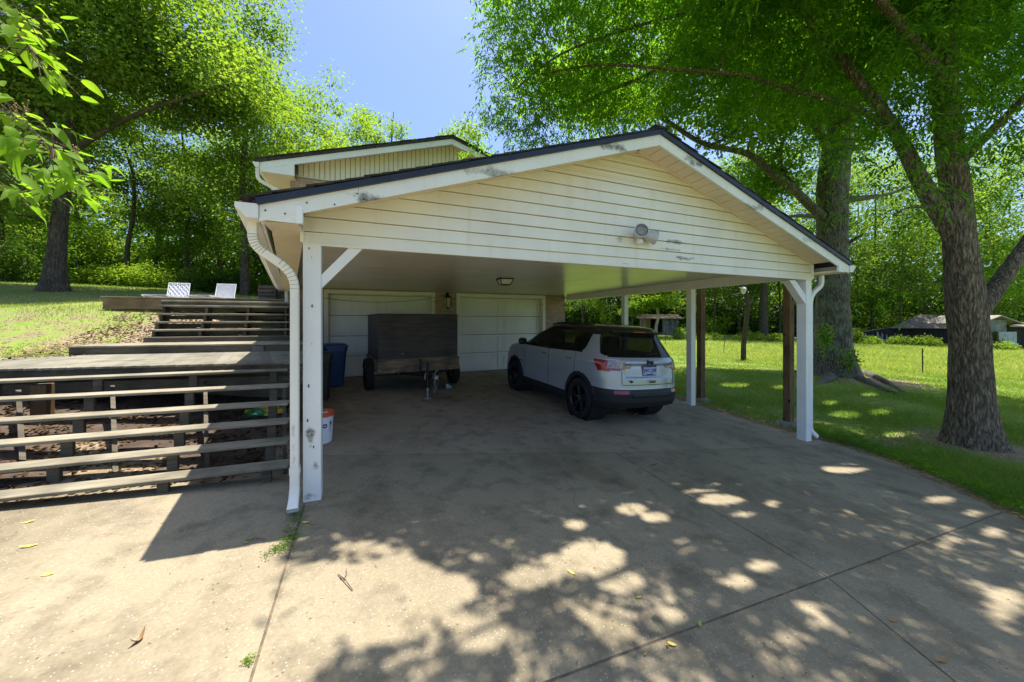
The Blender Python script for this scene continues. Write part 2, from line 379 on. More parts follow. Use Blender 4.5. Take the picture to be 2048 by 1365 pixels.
def dirt_amount(u, w):
    u = np.asarray(u, float); w = np.asarray(w, float)
    d = u - edge_u(w); k = np.where((w > -10) & (w < 12), np.exp(-np.abs(d) / .5) * 1.0, 0)
    k = np.maximum(k, .75 * np.exp(-((u - 9.9) ** 2 + (w - 2.7) ** 2) / 1.6)); k = np.maximum(k, .6 * np.exp(-(((u - 8.6) / 1.0) ** 2 + ((w - 3.3) / .5) ** 2)))
    k = np.maximum(k, .9 * np.exp(-((u - 16.6) ** 2 / 5 + (w - 6.9) ** 2 / 3)))
    k = np.maximum(k, .6 * np.exp(-(((u + 5.0) / 1.0) ** 2 + ((w - 9.6) / 1.4) ** 2)))     # bare straw on the slope
    k = np.maximum(k, .65 * np.exp(-(((u + 4.9) / 1.3) ** 2 + ((w - 7.6) / .6) ** 2)))
    und = np.clip((u + 6.9) * 3, 0, 1) * np.clip((-.4 - u) * 3, 0, 1) * np.clip((w - 3.6) * 3, 0, 1) * np.clip((8.4 - w) * 2, 0, 1)
    k = np.maximum(k, und); k = np.maximum(k, np.clip((u + 4.7) * 2, 0, 1) * np.clip((-1 - u), 0, 1) * np.clip((w - 8) * 2, 0, 1) * np.clip((11.8 - w) * 2, 0, 1))
    k = np.maximum(k, .43 * ((u < -3) & (w > 6.5) & (w < 26)))
    k = np.maximum(k, .6 * np.exp(-((u + 12.2) ** 2 + (w - 22) ** 2) / 4))
    return k
m, nt, b = new_mat('lawn_ground'); v = pos(nt)
at_ = N(nt, 'ShaderNodeAttribute'); at_.attribute_name = 'dirt'
big = noise(nt, v, .28, 5); med = noise(nt, v, 2.6, 6, .65); fin = noise(nt, v, 26, 4, .7)
g = mix(nt, ramp(nt, big, .35, .65).outputs[0], (.15, .24, .04), (.24, .29, .07)); g = mix(nt, ramp(nt, med, .45, .7).outputs[0], g, (.11, .18, .03)); g = mix(nt, ramp(nt, fin, .3, .7).outputs[0], g, (.6, .62, .55), 'MULTIPLY')
dcol = mix(nt, ramp(nt, med, .35, .65).outputs[0], (.27, .205, .13), (.15, .11, .07)); dcol = mix(nt, ramp(nt, fin, .52, .66).outputs[0], dcol, (.40, .33, .20))
ad = N(nt, 'ShaderNodeMath', operation='MULTIPLY_ADD'); nt.links.new(med, ad.inputs[0]); ad.inputs[1].default_value = .9; nt.links.new(at_.outputs['Fac'], ad.inputs[2])
cc = mix(nt, ramp(nt, ad.outputs[0], .82, 1.0).outputs[0], g, dcol)
nt.links.new(cc, b.inputs['Base Color']); b.inputs['Roughness'].default_value = .95; b.inputs['Specular IOR Level'].default_value = .1
bump(nt, b, fin, .6, .02); M_ground = m
me = np_mesh('ground', gv, np.stack([ii, ii + 1, ii + nu + 1, ii + nu], 1), M_ground, True)
da = me.attributes.new('dirt', 'FLOAT', 'POINT'); da.data.foreach_set('value', dirt_amount(U, W).ravel().astype(np.float32))
ground = tag(link('ground', me), 'rolling green lawn and field with bare dirt patches', kind='structure')

su, sw = np.meshgrid(np.linspace(-8.5, -1.05, 60), np.linspace(4.62, 7.25, 30)); sv = np.stack([su.ravel(), sw.ravel(), (terr(su, sw) + .02 * np.sin(su * 5) * np.cos(sw * 7)).ravel() + ZC + .02], 1); k_ = (np.arange(29)[:, None] * 60 + np.arange(59)[None]).ravel()
tag(link('soil', np_mesh('soil', sv, np.stack([k_, k_ + 1, k_ + 61, k_ + 60], 1), M_soil_shade, True)), 'earth under the lower timber stairs, darkened for their shade', kind='structure')
# ------------------------------------------------------------------ driveway slabs
drv = tag(thing('driveway', 'cracked concrete driveway slabs running under the carport', None), kind='structure')
j2 = lambda w: np.interp(w, [-3, .83, 1.5, 4.1], [.9, 2.75, 3.06, 3.24])
cold = lambda u: np.interp(u, [-1.2, -.46, 3.24, 6.45, 7.4], [5.0, 4.90, 4.06, 3.56, 3.5])
def slab(lf, rf, bf, tf, mat, nu_=40, nw_=24, g=.007, wob=0):
    s = np.linspace(0, 1, nu_ + 1); t = np.linspace(0, 1, nw_ + 1); vs = []
    for tj in t:
        for si in s:
            w0 = .5 * (bf(0) + tf(0)); uu = lf(w0) * (1 - si) + rf(w0) * si
            for _ in range(3):
                ww = (bf(uu) + g) * (1 - tj) + (tf(uu) - g) * tj; uu = (lf(ww) + g) * (1 - si) + (rf(ww) - g) * si
            e = .004 * math.sin(9 * ww + 5 * uu) if wob and si in (0, 1) else 0
            if wob and si == 1: uu += .02 * math.sin(ww * 11) + .015 * math.sin(ww * 27)
            edge = .004 if (si in (0, 1) or tj in (0, 1)) else 0
            vs.append((uu + e, ww, float(drive_h(uu, ww)) + ZC - edge))
    nn = (nu_ + 1); k = [(a * nn + c, a * nn + c + 1, (a + 1) * nn + c + 1, (a + 1) * nn + c) for a in range(nw_) for c in range(nu_)]
    per = list(range(nn)) + [a * nn + nu_ for a in range(1, nw_ + 1)] + [nw_ * nn + c for c in range(nu_ - 1, -1, -1)] + [a * nn for a in range(nw_ - 1, 0, -1)]
    base = len(vs); vs += [(vs[i][0], vs[i][1], vs[i][2] - .12) for i in per]; L = len(per)
    k += [(per[(i + 1) % L], per[i], base + i, base + (i + 1) % L) for i in range(L)]
    mb = MB().add(vs, k); return mb.build('slab', mat, drv, smooth=True)
C = lambda x: (lambda _: x)
slab(C(-9), C(-.46), C(-14), C(4.55), M_conc)  # near slabs run on unseen behind the camera, lengthened for bounce light
slab(C(-1.0), C(-.46), C(4.55), lambda u: cold(u), M_conc, 6, 6)
slab(C(-.46), j2, C(1.5), cold, M_conc)
slab(j2, edge_u, C(1.5), cold, M_conc, wob=1)
slab(C(-.46), j2, C(-14), C(1.5), M_conc)
slab(j2, edge_u, C(-14), C(1.5), M_conc, wob=1)
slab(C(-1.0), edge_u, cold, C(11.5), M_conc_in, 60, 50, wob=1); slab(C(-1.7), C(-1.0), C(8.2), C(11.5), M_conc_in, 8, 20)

# ================================================================== CARPORT
z_ = lambda h: ZC + h
CM = 3.29                        # the ridge's u
fas = lambda u: .88 + .332 * (min(u, 2 * 3.3 - u) + .72)      # top of the rake boards
sof = lambda u: fas(u) - .02
LSK = -.157
def skew(o):         # the left eave runs out to the corner of the house
    off = Vector((0, 0, 0)); p = o
    while p is not None: off += p.location; p = p.parent
    for v in o.data.vertices:
        u, w = v.co.x + off.x, v.co.y + off.y
        if u < 3.3: v.co.x += LSK * max(0, w - 3.72) * (3.3 - u) / 4.02
    return o
carport = thing('carport', 'open white timber carport with cream gable siding and shingle roof', 'carport', (3.3, 7.5, gz(3.3, 7.5)))
SPOT = [(tuple(at_w(1345, 483, 3.69)), (.46, .25, .085), .9), (tuple(at_w(1340, 500, 3.69)), (.55, .25, .075), 1), (tuple(at_w(1365, 517, 3.69)), (.6, .25, .085), 1), (tuple(at_w(1240, 480, 3.69)), (.16, .25, .13), .9),
        (tuple(at_w(1250, 528, 3.69)), (.35, .25, .05), .8), (tuple(at_w(1300, 452, 3.69)), (.1, .2, .03), .4)]
M_siding = painted('cream_vinyl_siding', (.84, .80, .66), spots=SPOT, rough=.42)
m, nt, b = new_mat('perforated_vinyl'); b.inputs['Roughness'].default_value = .45
vo = N(nt, 'ShaderNodeTexVoronoi'); vo.inputs['Scale'].default_value = 38; vo.inputs['Randomness'].default_value = 0; nt.links.new(pos(nt), vo.inputs['Vector'])
nt.links.new(mix(nt, ramp(nt, vo.outputs['Distance'], .17, .24, (1, 1, 1, 1), (0, 0, 0, 1)).outputs[0], (.80, .74, .56), (.26, .22, .15)), b.inputs['Base Color']); M_vent = m
RAKE = [((.1, 3.3, z_(1.02)), (.6, .2, .16), 1), ((1.2, 3.3, z_(1.42)), (.8, .2, .16), .8), ((2.6, 3.3, z_(1.95)), (.7, .2, .2), 1), ((3.9, 3.3, z_(1.98)), (.6, .2, .22), 1), ((5.0, 3.3, z_(1.55)), (.9, .2, .14), .8), ((6.2, 3.3, z_(1.2)), (.6, .2, .1), .4)]
M_rake = painted('weathered_white_fascia', (.80, .79, .70), spots=RAKE)
M_white = painted('white_paint', (.84, .83, .78), amt=0)
M_post = painted('flaking_white_post_paint', (.83, .82, .77), spots=[((-.42, 3.68, z_(-1.05)), (.12, .2, .28), 1), ((-.38, 3.68, z_(-1.3)), (.1, .2, .16), .9), ((-.42, 3.68, z_(-1.58)), (.2, .2, .12), .8)], mil=(.10, .105, .05), grain=(9, 9, 1.5))
M_soffit = painted('cream_soffit', (.80, .69, .52), streak=False)
M_gutter = painted('white_aluminium_gutter', (.80, .78, .70), spots=[((-.80, 3.3, z_(.84)), (.10, .1, .07), .9)], rough=.35)
M_spout = painted('cream_downspout', (.82, .79, .69), spots=[((-.53, 3.57, z_(-1.05)), (.05, .1, .5), .55)], rough=.35, mil=(.08, .075, .06))
M_ceil = painted('glossy_ceiling_paint', (.76, .69, .60), rough=.27)
M_drip = simple('navy_drip_edge', (.018, .026, .042), (.012, .016, .024), 5, .4, bst=.02)
M_shingle = simple('asphalt_shingles', (.06, .055, .05), (.028, .026, .025), 14, .95, bst=.7, bdist=.01, bsc=120, rnd=.25)
M_crimp = simple('crimp_shade_line', (.42, .38, .29), (.3, .26, .2), 8, .5)
M_lap = simple('tan_line_backing', (.30, .22, .13), (.24, .17, .10), 5, .8)  # backing seen in the board gaps; its tan draws the lap shadows
M_rust = simple('rust', (.16, .06, .025), (.08, .035, .02), 40, .9)

# siding courses, each a lapped board; some courses are made of two lengths
uL = lambda h: max(-.47, (h - .86) / .332 - .72)
hts = [.69, .795] + [.795 + .133 * k for k in range(1, 11)]; top_h = sof(CM)
def siding(h0, h1, a0, a1, b0, b1, mat, nm):      # a0/a1 left end at bottom/top, b0/b1 right end
    w0, w1, wb = 3.676, 3.696, 3.706
    P = [(a0, w0, z_(h0)), (b0, w0, z_(h0)), (b1, w1, z_(h1)), (a1, w1, z_(h1)), (a0, wb, z_(h0)), (b0, wb, z_(h0)), (b1, wb, z_(h1)), (a1, wb, z_(h1))]
    return MB().add(P, [(0, 1, 2, 3), (5, 4, 7, 6), (0, 4, 5, 1), (1, 5, 6, 2), (2, 6, 7, 3), (3, 7, 4, 0)]).build(nm, mat, carport)
MB().prism([(-.46, 3.712, z_(.69)), (2 * CM + .46, 3.712, z_(.69)), (2 * CM + .46, 3.712, z_(.93)), (CM, 3.712, z_(top_h - .01)), (-.46, 3.712, z_(.93))], (0, .012, 0)).build('lap_shadow_backing', M_lap, carport)
split = {0: [2.0, 5.35], 1: [2.0, 5.36], 3: [4.4], 5: [1.9]}
for i, h0 in enumerate(hts):
    h1 = hts[i + 1] if i + 1 < len(hts) else min(h0 + .133, top_h)
    if h0 > top_h - .02: break
    h1 = min(h1, top_h) - .007
    a0, a1 = uL(h0), uL(h1); b0, b1 = 2 * CM - a0, 2 * CM - a1; cuts = split.get(i, [])
    vent = h0 > 1.70
    ed = [None] + cuts + [None]
    for k in range(len(ed) - 1):
        l0, l1 = (a0, a1) if ed[k] is None else (ed[k] + .001,) * 2; r0, r1 = (b0, b1) if ed[k + 1] is None else (ed[k + 1] - .001,) * 2
        siding(h0, h1, l0, l1, r0, r1, M_vent if vent else M_siding, 'vented_siding_board' if vent else 'siding_board')
for u in (-.482, 2 * CM + .482): MB().box((u, 3.69, z_(.815)), (.03, .05, .25), bev=.004).build('corner_trim', M_siding, carport)
MB().box((CM, 3.688, z_(.680)), (7.52, .034, .022), bev=.003).build('bottom_trim', M_siding, carport)
# trim along the top of the siding
for s in (0, 1):
    p, q = (-.46, 3.672, z_(sof(-.46) - .014)), (CM, 3.672, z_(sof(CM) - .014))
    if s: p, q = (2 * 3.3 - p[0], *p[1:]), (2 * 3.3 - q[0], *q[1:])
    MB().beam(p, q, .02, .022).build('rake_trim', M_soffit, carport)
# rake fascia: two lengths on the left, one on the right
def rake(u0, u1, mat=M_rake, nm='rake_board', off=0):
    n = 1; poly = [(u0, 3.3 + off, z_(fas(u0) - .125)), (u1, 3.3 + off, z_(fas(u1) - .125)), (u1, 3.3 + off, z_(fas(u1))), (u0, 3.3 + off, z_(fas(u0)))]
    return MB().prism(poly, (0, .026, 0)).build(nm, mat, carport)
rake(-.72, -.02); rake(-.017, 3.298); rake(3.302, 7.32)
for k, u in enumerate((-.68, -.55, -.40, -.2, -.03, .02)): MB().box((u, 3.298, z_(fas(u) - (.105 if k % 2 else .05))), (.011, .006, .011)).build('nail_head', M_dark, carport)
for u0, u1 in ((-.735, 3.3), (7.335, 3.3)):
    MB().beam((u0, 3.286, z_(fas(u0) + .026)), (u1, 3.286, z_(fas(u1) + .026)), .03, .05).build('drip_edge', M_drip, carport)
# boxed eave returns
for s in (0, 1):
    f = (lambda u: u) if not s else (lambda u: 6.6 - u)
    poly = [(f(-.70), 3.303, z_(.77)), (f(-.445), 3.303, z_(.765)), (f(-.445), 3.303, z_(fas(-.445) - .10)), (f(-.70), 3.303, z_(fas(-.72) - .115))]
    MB().prism(poly if not s else poly[::-1], (0, .02, 0)).build('eave_return', M_rake, carport)
    MB().box((f(-.452), 3.312, z_(.84)), (.05, .035, .15), bev=.004).build('return_trim', M_white, carport)
    mb = MB().prism([(f(-.72), 3.32, z_(.772)), (f(-.475), 3.32, z_(.772)), (f(-.475), 3.32, z_(.80)), (f(-.72), 3.32, z_(.80))], (0, .37, 0)); mb.build('return_soffit', M_soffit, carport)
    o = MB().box((f(-.71), 7.35, z_(.83)), (.022, 8.05, .12)).build('eave_fascia', M_white, carport); s or skew(o)
    # level eave soffit panels
    base = None
    for k in range(25):
        w0 = 3.70 + k * .306
        if base is None:
            mb = MB()
            for r in range(8): mb.box((0, (r + .5) * .038, 0 if r % 2 else .003), (.245, .0372, .012))
            base = mb.mesh('soffit_panel', M_soffit)
        o = link('soffit_panel', base, carport, Vector((f(-.595) + (0 if s else LSK * (w0 - 3.72)), w0, z_(.775))) - carport.location); o.rotation_euler.z = 0 if s else -LSK
# sloping soffit of the front overhang
for s in (0, 1):
    L = math.hypot(3.75, .332 * 3.75); n = 25; st = L / n; ang = math.atan(.332)
    mb = MB().box((0, 0, 0), (st - .012, .37, .012)).box((st / 2 - .004, 0, .004), (.014, .37, .008)); pm = mb.mesh('rake_soffit_panel', M_soffit)
    for k in range(n):
        u = -.46 + (k + .5) * 3.75 / n; uu = u if not s else 6.6 - u
        o = link('rake_soffit_panel', pm, carport, Vector((uu, 3.505, z_(sof(u)))) - carport.location); o.rotation_euler = (0, -ang if not s else ang, 0)
# roof
for s in (0, 1):
    f = (lambda u: u) if not s else (lambda u: 6.6 - u)
    poly = [(f(-.77), 3.31, z_(fas(-.77) + .012)), (f(3.3), 3.31, z_(fas(3.3) + .012)), (f(3.3), 3.31, z_(fas(3.3) + .05)), (f(-.77), 3.31, z_(fas(-.77) + .05))]
    o = MB().prism(poly, (0, 8.07, 0)).build('roof_deck', M_drip, carport); s or skew(o)
    nC = 29; ang = math.atan(.332); st = 4.11 / nC
    for k in range(nC):
        u = -.80 + (k + .5) * st; mb = MB(); w = 3.262 + random.uniform(-.012, .012); rr = random.Random(k * 2 + s)
        while w < 11.36:
            ln = min(.30 + rr.uniform(-.02, .05), 11.38 - w)
            M = Matrix.Rotation(-ang if not s else ang, 3, 'Y') @ Matrix.Rotation(-.05 if s else .05, 3, 'Y')
            mb.box((f(u), w + ln / 2, z_(fas(u) + .066 + rr.uniform(0, .006))), (st * 1.45, ln - .006, .012), M); w += ln
        o = mb.build('shingle_course', M_shingle, carport); s or skew(o)
MB().beam((3.3, 3.262, z_(fas(3.3) + .078)), (3.3, 11.38, z_(fas(3.3) + .078)), .22, .02).build('ridge_cap', M_shingle, carport)
# beams, header and ceiling
MB().box((6.97, 7.6, z_(.79)), (.15, 7.56, .185), bev=.004).build('beam', M_white, carport)
MB().box((CM, 3.76, z_(.79)), (7.22, .10, .19), bev=.004).build('front_header', M_white, carport)
nx, ny = 3, 6; du, dw = (6.89 + .47) / nx, 7.58 / ny
for i in range(nx):
    for j in range(ny):
        o = MB().box((-.47 + (i + .5) * du, 3.81 + (j + .5) * dw, z_(.892) + .0015 * ((i + j) % 2)), (du - .004, dw - .004, .02), bev=.002).build('ceiling_panel', M_ceil, carport)
        if i == 0:
            for v in o.data.vertices:
                if v.co.x + carport.location.x < .5: v.co.x += LSK * (v.co.y + carport.location.y - 3.72)
# posts, braces
def post(u, w, s=.14, h1=.70, mat=M_post):
    b0 = gz(u, w) - .01; return MB().box((u, w, (b0 + z_(h1)) / 2), (s, s, z_(h1) - b0), bev=.006).build('post', mat, carport)
pL = post(-.405, 3.755, .145); post(6.975, 3.76, .15, mat=M_white); post(6.975, 6.05, .14, mat=M_white); post(6.975, 8.30, .14, mat=M_white)
for (x, y, sx) in ((618, 497, .012), (623, 515, .006), (624, 612, .016), (623, 688, .005), (617, 772, .018), (615, 841, .016), (627, 894, .014)):
    p = at_w(x, y, 3.681); a = random.uniform(-.5, .5)
    MB().box(p, (sx * .6, .004, sx * 1.4), Matrix.Rotation(a, 3, 'Y')).box(p + Vector((sx * .25, 0, -sx * .6)), (sx * .4, .005, sx * .7), Matrix.Rotation(-a, 3, 'Y')).build('rust_chip', M_rust, carport)
MB().prism([at_w(*p, 3.70) for p in ((642, 551), (702, 492), (730.6, 493), (642, 578))], (0, .042, 0)).build('brace', M_white, carport)
MB().prism([at_w(*p, 3.70) for p in ((1579, 561), (1591, 561), (1611, 590), (1611, 609))], (0, .12, 0)).build('brace', M_white, carport)
# gutters (K profile), end caps, downspouts
def gutter(par, u0, s, w0, w1, h, mat, wd=.15, ht=.11):
    pr = [(0, 0), (0, -ht), (-.55 * wd, -ht), (-.75 * wd, -.6 * ht), (-wd, -.35 * ht), (-wd, 0), (-wd + .01, 0), (-wd + .01, -.33 * ht), (-.74 * wd, -.56 * ht), (-.53 * wd, -ht + .006), (-.006, -ht + .006), (-.006, 0)]
    poly = [(u0 + s * a, w0, z_(h + c)) for a, c in pr]
    o = MB().prism(poly, (0, w1 - w0, 0)).build('gutter', mat, par)
    MB().prism([(u0 + s * a, w0 - .006, z_(h + c)) for a, c in pr[:6]], (0, .006, 0)).build('gutter_end_cap', mat, par); return o
skew(gutter(carport, -.722, 1, 3.29, 11.36, .885, M_gutter)); gutter(carport, 7.322, -1, 3.29, 11.36, .885, M_gutter)
def spout(par, path, mat, r=.04, n=12):
    mb = MB().tube(path, r, n, cap=False, sq=(1.0, .8)); return mb.build('downspout', mat, par, smooth=True)
def bendy(pts, k=5):           # rounds the corners of a path
    pts = [Vector(p) for p in pts]; out = [pts[0]]
    for i in range(1, len(pts) - 1):
        a, p, c = pts[i - 1], pts[i], pts[i + 1]; d = min((a - p).length, (c - p).length) * .45
        s, e = p + (a - p).normalized() * d, p + (c - p).normalized() * d
        for j in range(k + 1): t = j / k; out.append(s * (1 - t) ** 2 + p * 2 * t * (1 - t) + e * t ** 2)
    return out + [pts[-1]]
gl = gz(-.53, 3.6); U0 = -.525
pth = bendy([(-.80, 3.47, z_(.785)), (-.80, 3.47, z_(.60)), (U0, 3.575, z_(.40)), (U0, 3.585, z_(.1))], 7)
ds = spout(carport, pth + [Vector((U0, 3.585, gl + .33))], M_spout, .034)
for k, p in enumerate(pth[1:-1]):                                  # crimped folds of the elbows, their shade lines drawn in darker tan
    if k % 2 == 0 or 1:
        t = (pth[k + 2] - pth[k]).normalized(); MB().tube([p - t * .002, p + t * .002], .0363, 12, sq=(1.0, .8)).build('elbow_crimp', M_crimp, ds)
MB().tube([(U0, 3.585, gl + .36), (U0, 3.585, gl + .30)], .041, 12, cap=False, sq=(1, .8)).build('joint_sleeve', M_spout, ds, smooth=True)
elb = bendy([(U0, 3.585, gl + .31), (U0, 3.58, gl + .14), (U0 + .0, 3.47, gl + .035)], 6)
MB().tube(elb, [.037] * 3 + [.039] * (len(elb) - 4) + [.044], 12, cap=False, sq=(1, .8)).build('elbow_outlet', M_spout, ds, smooth=True)
MB().tube(elb[:-1], .033, 10, cap=True, sq=(1, .8)).build('outlet_dark_inside', M_dark, ds)
gr_ = gz(7.12, 3.75)
rs = spout(carport, bendy([(7.40, 3.72, z_(.77)), (7.40, 3.72, z_(.60)), (7.10, 3.735, z_(.42)), (7.10, 3.735, gr_ + .16), (7.22, 3.70, gr_ + .05)]), M_white, .036)
hook = bendy([at_w(582, 549, 3.66), at_w(575, 546, 3.62), at_w(571, 550, 3.60), at_w(573, 555, 3.60)]); MB().tube(hook, .003, 5).build('wire_hook', M_black_metal, carport)

# ================================================================== HOUSE
house = thing('brick_house', 'two storey tan brick house with cream gable and white garage doors', 'house', (2.6, 11.5, gz(2.6, 11.3)))
M_mortar = simple('mortar', (.36, .32, .27), (.28, .25, .21), 9, .95, bst=.3)
M_brick = simple('tan_brick', (.50, .36, .27), (.40, .28, .21), 5, .9, bst=.5, bdist=.006, bsc=60, rnd=.22)
m, nt, b = new_mat('brick_wall'); br = N(nt, 'ShaderNodeTexBrick'); br.inputs['Color1'].default_value = (.40, .27, .20, 1); br.inputs['Color2'].default_value = (.31, .21, .16, 1); br.inputs['Mortar'].default_value = (.34, .3, .25, 1)
br.inputs['Scale'].default_value = 1; br.inputs['Brick Width'].default_value = .213; br.inputs['Row Height'].default_value = .067; br.inputs['Mortar Size'].default_value = .006
g_ = nt.nodes.new('ShaderNodeNewGeometry'); sx = N(nt, 'ShaderNodeSeparateXYZ'); cx_ = N(nt, 'ShaderNodeCombineXYZ'); sm = N(nt, 'ShaderNodeMath', operation='ADD')
nt.links.new(g_.outputs['Position'], sx.inputs[0]); nt.links.new(sx.outputs[0], sm.inputs[0]); nt.links.new(sx.outputs[1], sm.inputs[1]); nt.links.new(sm.outputs[0], cx_.inputs[0]); nt.links.new(sx.outputs[2], cx_.inputs[1])
nt.links.new(cx_.outputs[0], br.inputs['Vector']); nt.links.new(br.outputs['Color'], b.inputs['Base Color']); bump(nt, b, br.outputs['Fac'], .4, -.006); b.inputs['Roughness'].default_value = .9; M_bwall = m
HF = 11.4; HL, HR = -1.78, 6.86; gh = z_(-1.75)
DOORS = [(-.964, 2.148, -1.67), (2.83, 6.05, -1.71)]
def wallbox(u0, u1, h0, h1, w0=HF, w1=HF + .25, mat=M_bwall, nm='wall'): return MB().box(((u0 + u1) / 2, (w0 + w1) / 2, (z_(h0) + z_(h1)) / 2), (u1 - u0, w1 - w0, h1 - h0)).build(nm, mat, house)
wallbox(HL, -.964, -1.9, .87); wallbox(2.148, 2.83, -1.9, .16, HF + .012); wallbox(6.05, HR, -1.9, -.2, HF + .012)
wallbox(2.148, 2.83, .16, .87, HF + .012, mat=M_mortar, nm='mortar_backing'); wallbox(6.05, HR, -.2, .87, HF + .012, mat=M_mortar, nm='mortar_backing')
wallbox(HL, HR, .87, 3.1); wallbox(HL, 1.9, 3.1, 3.95, HF + .012, mat=M_mortar, nm='mortar_backing'); wallbox(1.9, HR, 3.1, 3.95); wallbox(HL, HR, 3.95, 4.25, HF + .03)
for u in (HL + .12, HR - .12): MB().box((u, 17, (z_(-2) + z_(4.0)) / 2), (.24, 10.6, 6.0)).build('side_wall', M_bwall, house)
MB().box(((HL + HR) / 2, 22.2, (z_(-2) + z_(4.0)) / 2), (HR - HL, .24, 6.0)).build('rear_wall', M_bwall, house)
BK = {}
def brick(u0, ln, h):
    k = round(ln, 3)
    if k not in BK: BK[k] = MB().box((0, 0, 0), (ln, .04, .057), bev=.003).mesh('brick', M_brick)
    o = link('brick', BK[k], house, Vector((u0 + ln / 2, HF + .02 + random.uniform(-.003, .002), z_(h) + .0285)) - house.location)
def brickwork(u0, u1, h0, h1):
    r = 0; h = h0
    while h + .057 < h1:
        u = u0 + (0 if r % 2 == 0 else -.1065)
        while u < u1 - .02:
            a, e = max(u, u0), min(u + .203, u1)
            if e - a > .03: brick(a, e - a, h)
            u += .213
        h += .067; r += 1
brickwork(2.149, 2.829, .17, .87); brickwork(6.051, HR, -.19, .87); brickwork(HL, .9, 3.22, 3.94)
M_door = painted('white_garage_door', (.82, .82, .77), amt=.0, rough=.4, streak=True)
for (u0, u1, hb) in DOORS:
    ht = .86; tw = .11
    for (a, e, c, d) in ((u0, u0 + tw, hb, ht), (u1 - tw, u1, hb, ht), (u0 + tw, u1 - tw, ht - tw, ht)):
        MB().box(((a + e) / 2, HF + .03, (z_(c) + z_(d)) / 2), (e - a, .10, d - c), bev=.005).build('door_trim', M_trim, house)
    for a, e in ((u0 + tw, u0 + tw + .02), (u1 - tw - .02, u1 - tw)): MB().box(((a + e) / 2, HF + .13, (z_(hb) + z_(ht - tw)) / 2), (e - a, .12, ht - tw - hb)).build('door_jamb', M_trim, house)
    MB().box(((u0 + u1) / 2, HF + .12, z_(ht - tw - .012)), (u1 - u0 - 2 * tw - .05, .10, .022)).build('door_jamb', M_trim, house)
    door = thing('garage_door', None, None); door.parent = house; door.location = Vector(((u0 + u1) / 2, HF + .18, z_(hb))) - house.location
    a0, a1 = u0 + tw + .022, u1 - tw - .022; sh = (ht - tw - .026 - hb) / 4
    for k in range(4):
        sec = MB().box(((a0 + a1) / 2, HF + .19, z_(hb + (k + .5) * sh)), (a1 - a0, .045, sh - .014), bev=.007).build('section', M_door, door)
        for q in range(2):
            wq = (a1 - a0) / 2; cu = a0 + (q + .5) * wq; pw, ph = wq - .22, sh - .17; cz = z_(hb + (k + .5) * sh); mb = MB()
            for (x, zz, sx_, sz_) in ((0, ph / 2, pw, .022), (0, -ph / 2, pw, .022), (pw / 2, 0, .022, ph - .024), (-pw / 2, 0, .022, ph - .024)): mb.box((cu + x, HF + .158, cz + zz), (sx_ * 1.15, .026, sz_ * 1.15), bev=.004)
            mb.box((cu, HF + .165, cz), (pw - .1, .014, ph - .1), bev=.006).build('raised_panel', M_door, door)
    MB().box(((a0 + a1) / 2, HF + .185, z_(hb) - .012), (a1 - a0, .03, .03)).build('rubber_seal', M_rubber, door)
MB().prism([(HL + .2, HF - .002, z_(3.93)), (HR - .2, HF - .002, z_(3.93)), (HR - .2, HF - .002, z_(4.2)), (2.6, HF - .002, z_(5.5)), (HL + .2, HF - .002, z_(4.2))], (0, .012, 0)).build('groove_line_backing', M_lap, house)  # tan backing that makes the grooves between upright boards read dark
